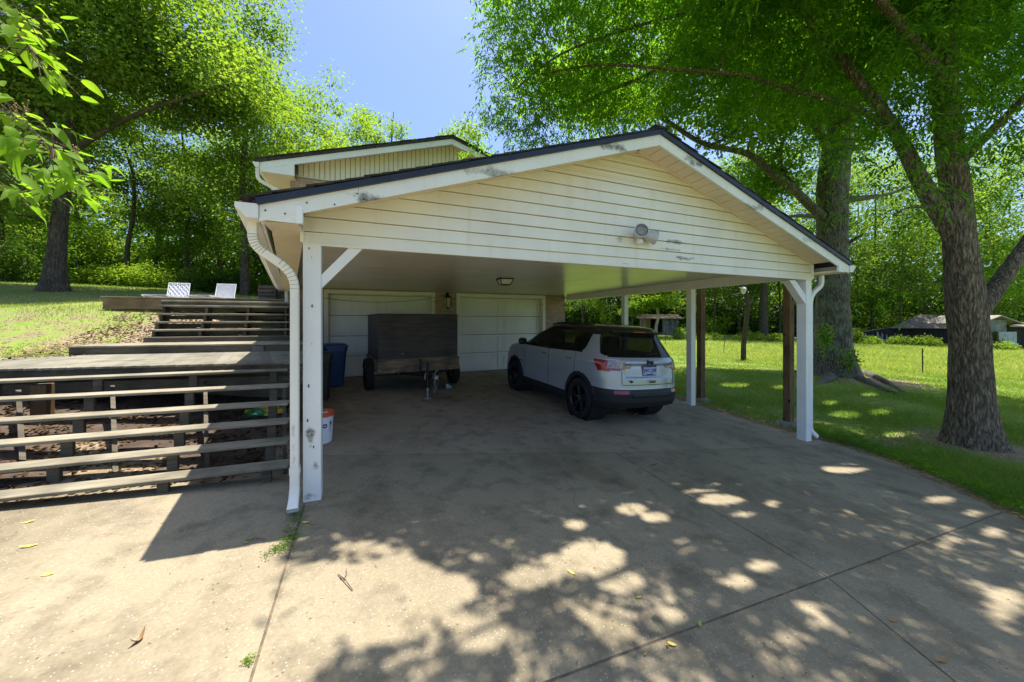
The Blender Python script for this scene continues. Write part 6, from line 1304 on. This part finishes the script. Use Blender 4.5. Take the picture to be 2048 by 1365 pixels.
for k, (lb, x, Z, yt, hwp, cl, lf, mt, tpx) in enumerate(TR_): tree_at(lb, x, Z, yt - 165, hwp * 1.3, 'o', 40 + k, crown_low=cl * .7, leafs=lf, mat=mt, trpx=tpx * (1 if tpx > 8 else .4))
tree_at('small pale trunked tree with light leaves in front of the open shed', 1312, 44, 545, 48, 'o', 91, crown_low=.45, leafs=3500, mat=M_leaf_yel, trpx=4, bk=simple('pale_bark', (.38, .33, .27), (.25, .22, .18), 5, .9), group=None, name='young_tree')
tree_at('small green tree left of the open shed seen over the car', 1265, 46, 560, 35, 'o', 92, crown_low=.35, leafs=2500, mat=M_leaf_yel, trpx=3, group=None, name='young_tree')
# far wood as one mass (both sides), and undergrowth
def mass(name, label, pts, per, spread, ls, mat):
    o = leaf_object(name, simple_leaves(pts, per, spread, ls, ls * .75), mat, None); return tag(o, label, kind='stuff')
pts = []
for _ in range(2800):
    x = random.uniform(-350, 640); Z = random.uniform(34, 50); p = far(x, Z); pts.append((p.x, p.y, p.z + random.uniform(0, 12) * random.uniform(.05, 1)))
for _ in range(11500):
    x = random.uniform(1090, 2350); Z = random.uniform(60, 78); p = far(x, Z); pts.append((p.x, p.y, p.z + random.uniform(0, 28) * random.uniform(.02, 1)))
mass('far_woodland', 'dim mass of woodland foliage behind the nearer trees', np.array(pts), 9, .9, .75, M_leaf_dark)
def shrub(label, x, Z, w, h, mat, n, ls, group, name='shrub'):
    p = far(x, Z); t = thing(name, label, 'shrub', p, group); cs = blob_points([((p.x, p.y, p.z + h * .45), (w, w * .7, h * .55)), ((p.x + w * .5, p.y, p.z + h * .3), (w * .6, w * .6, h * .4)), ((p.x - w * .5, p.y, p.z + h * .3), (w * .6, w * .6, h * .4))], n, .7)
    mb = MB()
    for k in range(7): q = cs[k * 3]; mb.tube([(p.x + random.uniform(-.1, .1), p.y, p.z - .05), tuple(q)], [.02, .006], 4, cap=False)
    tag(mb.build('stems', M_bark_far, t), kind='stuff'); leaf_object('foliage', simple_leaves(cs, 7, .14, ls, ls * .65), mat, t, t.location)
for k, (lb, x, Z, w, h) in enumerate([('bright leafy shrub at the wood edge left of the oak trunk', 40, 21, 1.2, 1.1), ('bright leafy shrub right of the oak trunk', 185, 22, 1.0, 1.2), ('sunlit shrub behind the left end of the sun deck', 240, 22, .9, 1.3), ('broad sunlit shrub between the slender trunk and the chairs', 290, 22, 1.2, 1.5), ('shaded shrub behind the white chairs', 400, 20, 1.1, 1.4), ('dark shrub beside the trunk behind the chairs', 460, 21, 1.0, 1.6), ('shrub beneath the house eave by the crates', 555, 21, .9, 1.5), ('low shrub at the far left below the oak branches', -30, 20, 1.3, 1.4), ('yellow shrub far back between oak and slender trunk', 215, 27, 1.3, 1.4), ('cedar like dark shrub at the left edge of the lawn', 18, 19, .9, 2.4)]): shrub(lb, x, Z, w, h, M_leaf_yel if k not in (4, 5, 6, 9) else M_leaf_dark, 330, .14, 'shrubs along the edge of the wood')
for k, (lb, x, Z, w, h) in enumerate([('weedy clump along the barn wall at its left end', 1735, 41, 1.4, .9), ('weedy clump along the middle of the barn wall', 1800, 41, 1.3, 1.1), ('tall weeds between the barn and the near trunk', 1850, 40, 1.5, 1.2), ('weeds at the foot of the grey shed door', 2005, 37, 1.2, .9), ('bush by the mossy trunk at the left end of the barn', 1705, 42, 1.1, 1.9), ('pale brush heap between the prop posts', 1420, 42, 1.6, .8), ('grey green brush at the wood edge behind the crooked pole', 1500, 42, 1.8, 1.0), ('tuft of tall weeds right of the open shed', 1360, 42, .8, 1.4), ('dry brush left of the front white post', 1555, 41, 1.3, 1.0)]): shrub(lb, x, Z, w, h, M_leaf_oak if k % 2 else M_leaf_yel, 220, .2, 'weeds along the far edge of the field')

# ---- leafy branch close by on the left, each leaf on its own
cr = thing('crape_myrtle', 'bright green crape myrtle branches reaching in from the left edge', 'shrub', (*(at_ground(-330, 1300).xy), 0)); cb = at(-260, 900, 2.1); cr.location = Vector((cb.x, cb.y, gz(cb.x, cb.y)))
Zc1 = 1.95
brs = [[(-260, 500), (-150, 380), (-60, 330), (20, 330), (90, 345), (150, 352), (178, 350)], [(-260, 300), (-140, 200), (-60, 150), (0, 110), (60, 100), (80, 125)], [(-200, 430), (-80, 260), (0, 220), (50, 245), (95, 290), (128, 305)], [(-240, 150), (-100, 40), (-20, 10), (30, 25), (55, 40)], [(-260, 520), (-120, 420), (-40, 370), (40, 385), (120, 375), (160, 365)], [(-200, 200), (-80, 120), (-10, 60), (40, 75), (75, 110)]]
stem = MB().tube([cr.location + Vector((0, 0, -.1)), cr.location + Vector((.0, .02, .9)), at(-262, 700, 2.05), at(-260, 500, 2.0), at(-258, 280, 2.0), at(-240, 150, 2.0)], [.05, .045, .04, .035, .03, .02], 10).build('stem', M_bark_near, cr, True)
LM = []
for s_ in range(4):
    Lf, wf = .066, .038; nn = 7; v = []; 
    for k in range(nn):
        t = k / (nn - 1); wv_ = wf * math.sin(math.pi * min(.98, t * .9 + .06)) ** .8 * (1.0 - .25 * t) / 2 * 1.15; zc_ = -.022 * (s_ - .6) * t * t * 1.6; v += [(t * Lf, -wv_, zc_ + .32 * wv_), (t * Lf, 0, zc_), (t * Lf, wv_, zc_ + .32 * wv_)]
    f = [];
    for k in range(nn - 1): f += [(3 * k, 3 * k + 3, 3 * k + 4, 3 * k + 1), (3 * k + 1, 3 * k + 4, 3 * k + 5, 3 * k + 2)]
    LM.append(MB().add(v, f).mesh('leaf', M_leaf_crape, True))
nl = 0; bmb = MB()
for bi, br in enumerate(brs):
    pts = [at(x, y, Zc1 + .22 * math.sin(bi * 2.1) + random.uniform(-.03, .03)) for x, y in br]; bmb.tube(pts, [.010 - .0014 * i for i in range(len(pts))], 6)
    for i in range(2, len(pts) - 1):
        if br[i + 1][0] < 10: continue
        for k in range(16):
            if nl >= 290: break
            a = pts[i].lerp(pts[i + 1], random.random()); sgn = 1 if k % 2 else -1; along = (pts[i + 1] - pts[i]).normalized(); sdv = along.cross(Vector((0, 0, 1))).normalized() * sgn
            if k > 4: e = a + (sdv * random.uniform(.04, .16) + Vector((0, 0, random.uniform(-.12, .12))) + along * random.uniform(0, .08)); bmb.tube([a, e], [.003, .0015], 3, cap=False); a = e
            dv = (sdv * random.uniform(.3, 1) + along * random.uniform(.2, 1) + Vector((0, 0, random.uniform(-.5, .25)))).normalized(); q = dv.to_track_quat('X', 'Z').to_matrix() @ Matrix.Rotation(random.uniform(-.7, .7), 3, 'X')
            o = link('leaf', LM[nl % 4], cr, a - cr.location); o.rotation_euler = q.to_euler(); s_ = random.uniform(.75, 1.25); o.scale = (s_,) * 3; nl += 1
bmb.build('branches', M_bark_near, cr, True)
M_seed = simple('tan_seed_heads', (.42, .30, .14), (.3, .2, .09), 60, .8)
for (x, y) in ((140, 315), (155, 305), (110, 300), (52, 215), (40, 225)):
    mb = MB(); c = at(x, y, Zc1)
    for k in range(14): q = c + Vector((random.gauss(0, .02), random.gauss(0, .02), random.gauss(0, .02))); mb.tube([c - Vector((0, 0, .03)), q], .001, 3, cap=False).lathe([(0, -.004), (.004, 0), (0, .004)], 6, None, q, cap=False)
    mb.build('seed_head', M_seed, cr)
# ================================================================== GRASS
M_grass = None
m, nt, b = new_mat('grass_blades'); g = N(nt, 'ShaderNodeNewGeometry'); r = nt.nodes.new('ShaderNodeValToRGB'); e = r.color_ramp.elements; e[0].color = (.11, .22, .022, 1); e[1].color = (.28, .34, .08, 1); x = e.new(.6); x.color = (.20, .30, .04, 1); x = e.new(.93); x.color = (.26, .22, .10, 1)
nt.links.new(g.outputs['Random Per Island'], r.inputs[0]); at2 = N(nt, 'ShaderNodeAttribute'); at2.attribute_name = 'dry'
c = mix(nt, at2.outputs['Fac'], r.outputs[0], mix(nt, .65, r.outputs[0], (.44, .46, .14))); c = mix(nt, ramp(nt, noise(nt, pos(nt), .5, 4), .35, .65).outputs[0], c, mix(nt, 1.0, c, (.72, .85, .7), 'MULTIPLY')); nt.links.new(c, b.inputs['Base Color']); b.inputs['Roughness'].default_value = .6; b.inputs['Specular IOR Level'].default_value = .2
t = N(nt, 'ShaderNodeBsdfTranslucent'); nt.links.new(mix(nt, 1.0, c, (1.7, 1.6, .7), 'MULTIPLY'), t.inputs['Color']); ms = N(nt, 'ShaderNodeMixShader'); ms.inputs[0].default_value = .4; nt.links.new(b.outputs[0], ms.inputs[1]); nt.links.new(t.outputs[0], ms.inputs[2]); nt.links.new(ms.outputs[0], nt.nodes['Material Output'].inputs[0]); M_grass = m
def grass(name, label, u, w, hgt, wid, dry=0.0, lean=.5):
    n = len(u); g0 = terr(u, w) + ZC - .01; a = rng.uniform(0, 2 * np.pi, n); h = hgt * rng.uniform(.5, 1.3, n); b0 = np.stack([u, w, g0], 1); s = np.stack([np.cos(a), np.sin(a), np.zeros(n)], 1) * (wid * rng.uniform(.7, 1.3, n))[:, None]
    tip = b0 + np.stack([rng.normal(0, lean, n) * h, rng.normal(0, lean, n) * h, h], 1); v = np.stack([b0 - s / 2, b0 + s / 2, tip], 1).reshape(-1, 3); me = np_mesh(name, v, np.arange(3 * n).reshape(-1, 3), M_grass)
    if np.isscalar(dry): dry = np.full(n, dry)
    da = me.attributes.new('dry', 'FLOAT', 'POINT'); da.data.foreach_set('value', np.repeat(dry, 3).astype(np.float32)); return tag(link(name, me), label, kind='stuff')
def noise2(u, w): return .5 + .5 * np.sin(u * 1.3 + 2 * np.sin(w * .7)) * np.cos(w * 1.1 + 1.5 * np.sin(u * .9))
def sample_view(n, x0, x1, Z0, Z1, power=.5):       # points on the ground inside a view wedge, denser nearby
    x = rng.uniform(x0, x1, n); Z = Z0 * (Z1 / Z0) ** rng.uniform(0, 1, n); r_ = (x - CX) / F; return (CT * r_ + ST) * Z, (-ST * r_ + CT) * Z, Z
def gfilter(u, w, Z=None):
    d = dirt_amount(u, w); k = rng.uniform(0, 1, len(u)) > np.clip(d * 1.35 - .1, 0, .97); return k & ~in_drive(u, w, -.10) & ~((u > -2.0) & (u < 7.05) & (w > 11) & (w < 23))
u, w, Z = sample_view(190000, 1180, 2250, 4.0, 15); k = gfilter(u, w) & (u > 6); u, w, Z = u[k], w[k], Z[k]; grass('lawn_grass', 'short green lawn grass beside the drive', u, w, .045 + .002 * Z, .006 + .0011 * Z)
u, w, Z = sample_view(150000, 1100, 2250, 15, 48); k = gfilter(u, w) & (u > 7); u, w, Z = u[k], w[k], Z[k]; sd_ = (fb.x - fa.x) * (w - fa.y) - (fb.y - fa.y) * (u - fa.x); fld = np.clip(sd_ / 60, 0, 1); grass('field_grass', 'sunny yellow green rough field grass', u, w, .06 + .20 * fld * rng.uniform(.3, 1, len(u)) ** 2, .012 + .0012 * Z, .25 + .55 * fld)
u, w, Z = sample_view(105000, -420, 640, 4.6, 24); k = gfilter(u, w) & (u < -1.3) & ~((u > -6.2) & (w > 3.5) & (w < 7.5)); 
pxx = CX + F * (CT * u - ST * w) / Z; k &= ~((u > -4.7) & (w < 11.9) & (w > 7)); u, w, Z = u[k], w[k], Z[k]; grass('slope_grass', 'patchy grass on the left slope', u, w, .035 + .0022 * Z, .006 + .001 * Z, .2 + .6 * np.clip(noise2(u, w), 0, 1))
# dead leaves under the stairs, on bare earth and along the edge of the drive
M_litter = leaf_mat('dead_leaves', [(.035, .021, .013), (.055, .034, .021), (.08, .052, .031), (.13, .09, .056)], .05, .85)  # dead leaves, darkened as well for the shade under the stairs
M_litter2 = leaf_mat('dry_litter', [(.12, .08, .05), (.20, .14, .085), (.30, .21, .13), (.42, .32, .21)], .1, .8)
def litter(name, label, u, w, L_, lift=.012, mt=None):
    z = ground_h(u, w) + lift + rng.uniform(0, .02, len(u)); bs = np.stack([u, w, z], 1); d = unit(len(u)) * np.array([1, 1, .25]); return tag(leaf_object(name, leaf_quads(bs, d, L_, L_ * .6, .8), mt or M_litter, None), label, kind='stuff')
u, w = rng.uniform(-6, -.8, 9000), rng.uniform(4.35, 7.2, 9000); k = ~in_drive(u, w) | (rng.uniform(0, 1, 9000) < .12); litter('leaf_litter', 'brown dead leaves lying under the timber stairs', u[k], w[k], .06)
u, w = rng.uniform(-5.2, -1.3, 4000), rng.uniform(8.0, 11.5, 4000); litter('leaf_litter', 'brown dead leaves lying under the upper stairs', u, w, .06)
w = rng.uniform(1.0, 10.5, 5200); u = edge_u(w) + np.abs(rng.normal(0, .22, 5200)) - .06; litter('leaf_litter', 'brown litter and twigs along the right edge of the drive', u, w, .035, .004, M_litter2)
u, w = rng.normal(-5.0, 1.2, 900), rng.normal(9.3, 1.0, 900); k = (u < -4.2); litter('leaf_litter', 'pale straw and leaves scattered over the bare slope', u[k], w[k], .055, .012, M_litter2)
# clover and weeds at the edge of the drive, by the joint
def weeds(name, label, P, L_, mat, spread=.03):
    c = np.repeat(P, 6, 0) + rng.normal(size=(len(P) * 6, 3)) * np.array([spread, spread, spread * .4]); c[:, 2] = np.maximum(c[:, 2], np.repeat(P[:, 2], 6)); return leaf_quads(c, unit(len(c)) * np.array([1, 1, .3]) + np.array([0, 0, .25]), L_, L_ * .6, .6)
w = rng.uniform(.5, 4.2, 1500); u = edge_u(w) + .22 + np.abs(rng.normal(0, .35, 1500)); P = np.stack([u, w, ground_h(u, w) + .03], 1); tag(leaf_object('clover', weeds('clover', '', P, .028, M_leaf_mid), M_leaf_mid, None), 'low broad leaved clover along the lawn edge', kind='stuff')
jp = [at_ground(x, y) for x, y in ((597, 1032), (590, 1045), (582, 1060), (577, 1075), (570, 1088), (556, 1100), (548, 1108), (566, 1102), (588, 1078))]
P = np.array([p + Vector((random.gauss(0, .03), random.gauss(0, .03), .012)) for p in jp for _ in range(9)]); wj = thing('weed_clump', 'small green weeds growing in the joint below the front post', 'weed', jp[3]); leaf_object('leaves', weeds('', '', P, .016, M_leaf_dark, .016), M_leaf_mid, wj, wj.location)
q = at_ground(497, 1322); P = np.array([q + Vector((random.gauss(0, .012), random.gauss(0, .02), .01)) for _ in range(8)]); wj = thing('weed_clump', 'tiny weed sprouting in the joint near the bottom of the picture', 'weed', q); leaf_object('leaves', weeds('', '', P, .014, M_leaf_mid, .008), M_leaf_mid, wj, wj.location)
# soil packed in the joints
mb = MB()
for pts in ([(-.46, x) for x in np.linspace(-4.9, 4.85, 60)], [(float(j2(x)), x) for x in np.linspace(-4.9, 4.1, 60)], [(x, 1.5) for x in np.linspace(-.46, 6.2, 60)], [(x, float(cold(x))) for x in np.linspace(-.95, 7.2, 60)]):
    for i in range(len(pts) - 1):
        (a, c), (e, f) = pts[i], pts[i + 1]; d = Vector((e - a, f - c, 0)).normalized(); nrm_ = Vector((-d.y, d.x, 0)) * .011; z1, z2 = float(drive_h(a, c)) + ZC - .007, float(drive_h(e, f)) + ZC - .007
        mb.add([(a - nrm_.x, c - nrm_.y, z1), (a + nrm_.x, c + nrm_.y, z1), (e + nrm_.x, f + nrm_.y, z2), (e - nrm_.x, f - nrm_.y, z2)], [(0, 3, 2, 1)])
M_joint = simple('joint_dirt', (.17, .125, .082), (.085, .066, .044), 18, .95, bst=.4); mb.build('joint_filling', M_joint, drv)
for pts in ([(822, 838), (836, 858), (832, 872), (846, 893), (848, 905)], [(1120, 905), (1135, 930), (1128, 958), (1150, 985), (1146, 1010)], [(1820, 1080), (1850, 1096), (1900, 1102), (1960, 1126)]):
    P = []
    for (a, c), (e, f) in zip(pts[:-1], pts[1:]):
        for k in range(5): q = at_ground(a + (e - a) * k / 5, c + (f - c) * k / 5); P.append(q + Vector((random.gauss(0, .006), random.gauss(0, .006), .0015)))
    mb = MB()
    for p, q in zip(P[:-1], P[1:]):
        d = (q - p); nrm_ = Vector((-d.y, d.x, 0)).normalized() * random.uniform(.0015, .003); mb.add([p - nrm_, q - nrm_, q + nrm_, p + nrm_], [(0, 1, 2, 3)])
    mb.build('crack', M_joint, drv)
# ------------------------------------------------------------------ fallen leaves and twigs on the concrete
FLM = {'yellow': simple('yellow_fallen_leaf', (.62, .50, .08), (.5, .42, .08), 30, .5, bst=.1), 'green': simple('green_fallen_leaf', (.28, .40, .10), (.2, .32, .07), 30, .5, bst=.1), 'orange': simple('orange_fallen_leaf', (.50, .22, .03), (.38, .15, .03), 30, .5, bst=.1), 'brown': simple('brown_fallen_leaf', (.30, .17, .06), (.2, .1, .04), 30, .6, bst=.1)}
def fleaf(x, y, colr, L_, label, ang, curl):
    L_ *= .85
    p = at_ground(x, y); nn = 7; v = []
    for k in range(nn):
        t = k / (nn - 1) ; wv_ = L_ * .36 * math.sin(math.pi * (t * .94 + .03)) ** .9 / 2; zz = curl * L_ * (2 * t - 1) ** 2 + .003; e = curl * wv_ * .9; v += [((t - .5) * L_, -wv_, zz + e), ((t - .5) * L_, 0, zz), ((t - .5) * L_, wv_, zz + e)]
    f = [];
    for k in range(nn - 1): f += [(3 * k, 3 * k + 3, 3 * k + 4, 3 * k + 1), (3 * k + 1, 3 * k + 4, 3 * k + 5, 3 * k + 2)]
    o = link('fallen_leaf', MB().add(v, f).mesh('fallen_leaf', FLM[colr], True), None, p + Vector((0, 0, .002))); o.rotation_euler = (random.uniform(-.2, .2), random.uniform(-.15, .15), ang); tag(o, label, 'leaf', 'fallen leaves on the concrete')
for a in [(57, 1046, 'yellow', .085, 'pale yellow leaf lying just in front of the lowest stair at left', .2, .1), (57, 1095, 'yellow', .10, 'yellow leaf on sunny concrete at the left edge', .1, .12), (95, 1152, 'yellow', .07, 'flat pale leaf on sunny concrete below two yellow leaves at left', 0, .03), (495, 1086, 'green', .075, 'green yellow leaf inside the tip of the roof shadow', .9, .15), (278, 1286, 'brown', .085, 'curled brown leaf on the concrete at lower left', 1.2, .55), (1143, 1147, 'yellow', .075, 'bright yellow leaf in the large sunny patch', 2.1, .08), (1277, 1198, 'yellow', .05, 'small yellow leaf in shade below the large sunny patch', 0, .1), (1400, 1252, 'green', .055, 'pale green leaf above the long cross joint', .7, .2), (1343, 1293, 'yellow', .06, 'yellow leaf lying on the long cross joint', 2.5, .15), (1785, 1243, 'orange', .055, 'orange leaf lying in the lengthwise joint at right', 2.6, .12), (1885, 1328, 'orange', .06, 'orange leaf at the bottom right of the drive', 2.5, .2), (1700, 1265, 'green', .032, 'tiny green leaf on the slab between two joints', .4, .2), (1290, 1311, 'orange', .03, 'small orange scrap in the cross joint near the bottom', .3, .3), (1335, 1294, 'brown', .04, 'brown scrap tucked under the yellow leaf on the joint', 1.0, .4), (802, 884, 'yellow', .085, 'yellow leaf on the floor in front of the trailer jack', .1, .12), (832, 857, 'yellow', .06, 'faint yellow leaf close to the jack foot', 1.5, .1), (612, 1047, 'yellow', .07, 'yellow leaf by the weeds under the front post', 2.7, .15), (625, 1050, 'orange', .06, 'orange leaf touching the yellow one by the front post', 0, .2), (738, 908, 'brown', .05, 'brown leaf on the cold joint under the carport', .4, .3), (520, 969, 'yellow', .075, 'yellow leaf beside the right foot of the lowest stair', .1, .2), (1628, 1110, 'yellow', .03, 'tiny yellow leaf above the crossing of the joints', .5, .2), (1645, 1119, 'green', .028, 'tiny green leaf above the crossing of the joints', 1.5, .2), (1288, 950, 'yellow', .045, 'yellow leaf beside the pale patch near the joint', .2, .2), (1716, 1187, 'orange', .03, 'small tan leaf beside the joint below the crossing', 1.2, .3)]: fleaf(*a)
M_twig = simple('dry_twig', (.16, .11, .07), (.09, .06, .04), 30, .9)
def twig(label, pts, r=.003, br=()):
    P = [at_ground(*q) + Vector((0, 0, .008 + .012 * (i % 2))) for i, q in enumerate(pts)]; mb = MB().tube(P, r, 5)
    for q in br: Q = [at_ground(*s_) + Vector((0, 0, .012)) for s_ in q]; mb.tube(Q, r * .7, 4)
    tag(mb.build('twig', M_twig, None), label, 'twig', 'twigs on the concrete')
twig('thin branched twig on the sunny concrete left of centre', [(676, 1152), (690, 1166), (705, 1183)], .003, [[(688, 1163), (694, 1150), (692, 1142)], [(690, 1166), (680, 1160)]])
twig('small twig in the roof shadow near the weeds', [(490, 1085), (510, 1083), (530, 1082)], .003)
twig('dead stick lying across the cross joint', [(1735, 1128), (1762, 1124)], .004); twig('short dark stick near the lengthwise joint under the carport front', [(1298, 933), (1315, 931)], .006)
twig('little pile of broken sticks behind the rear wheel of the car', [(1212, 826), (1225, 830), (1250, 829)], .008, [[(1216, 832), (1240, 827)], [(1222, 826), (1245, 831)]]); twig('stick on the floor beside the car', [(1266, 832), (1276, 829)], .012)
# fine grit scattered over the drive
n = 4200; u, w = rng.uniform(-3, 7, n), rng.uniform(.6, 9.5, n); k = in_drive(u, w); u, w = u[k], w[k]; z = ground_h(u, w) + .002; bs = np.stack([u, w, z], 1)
m_ = leaf_mat('grit', [(.05, .04, .03), (.14, .10, .07), (.35, .31, .25), (.45, .30, .10)], .0, .9); tag(leaf_object('grit', leaf_quads(bs, unit(len(u)) * np.array([1, 1, .1]), .016, .009, .9), m_, None), 'fine grit and leaf scraps scattered over the concrete', kind='stuff')
# leaves caught in the gutter
P = np.stack([rng.uniform(-.86, -.73, 260), rng.uniform(3.3, 5.5, 260), np.full(260, ZC + .885)], 1); o = leaf_object('gutter_leaves', leaf_quads(P, unit(260) * np.array([1, 1, .5]), .05, .025, .5), M_litter, None); tag(o, 'dead leaves heaped in the left gutter of the carport', kind='stuff')
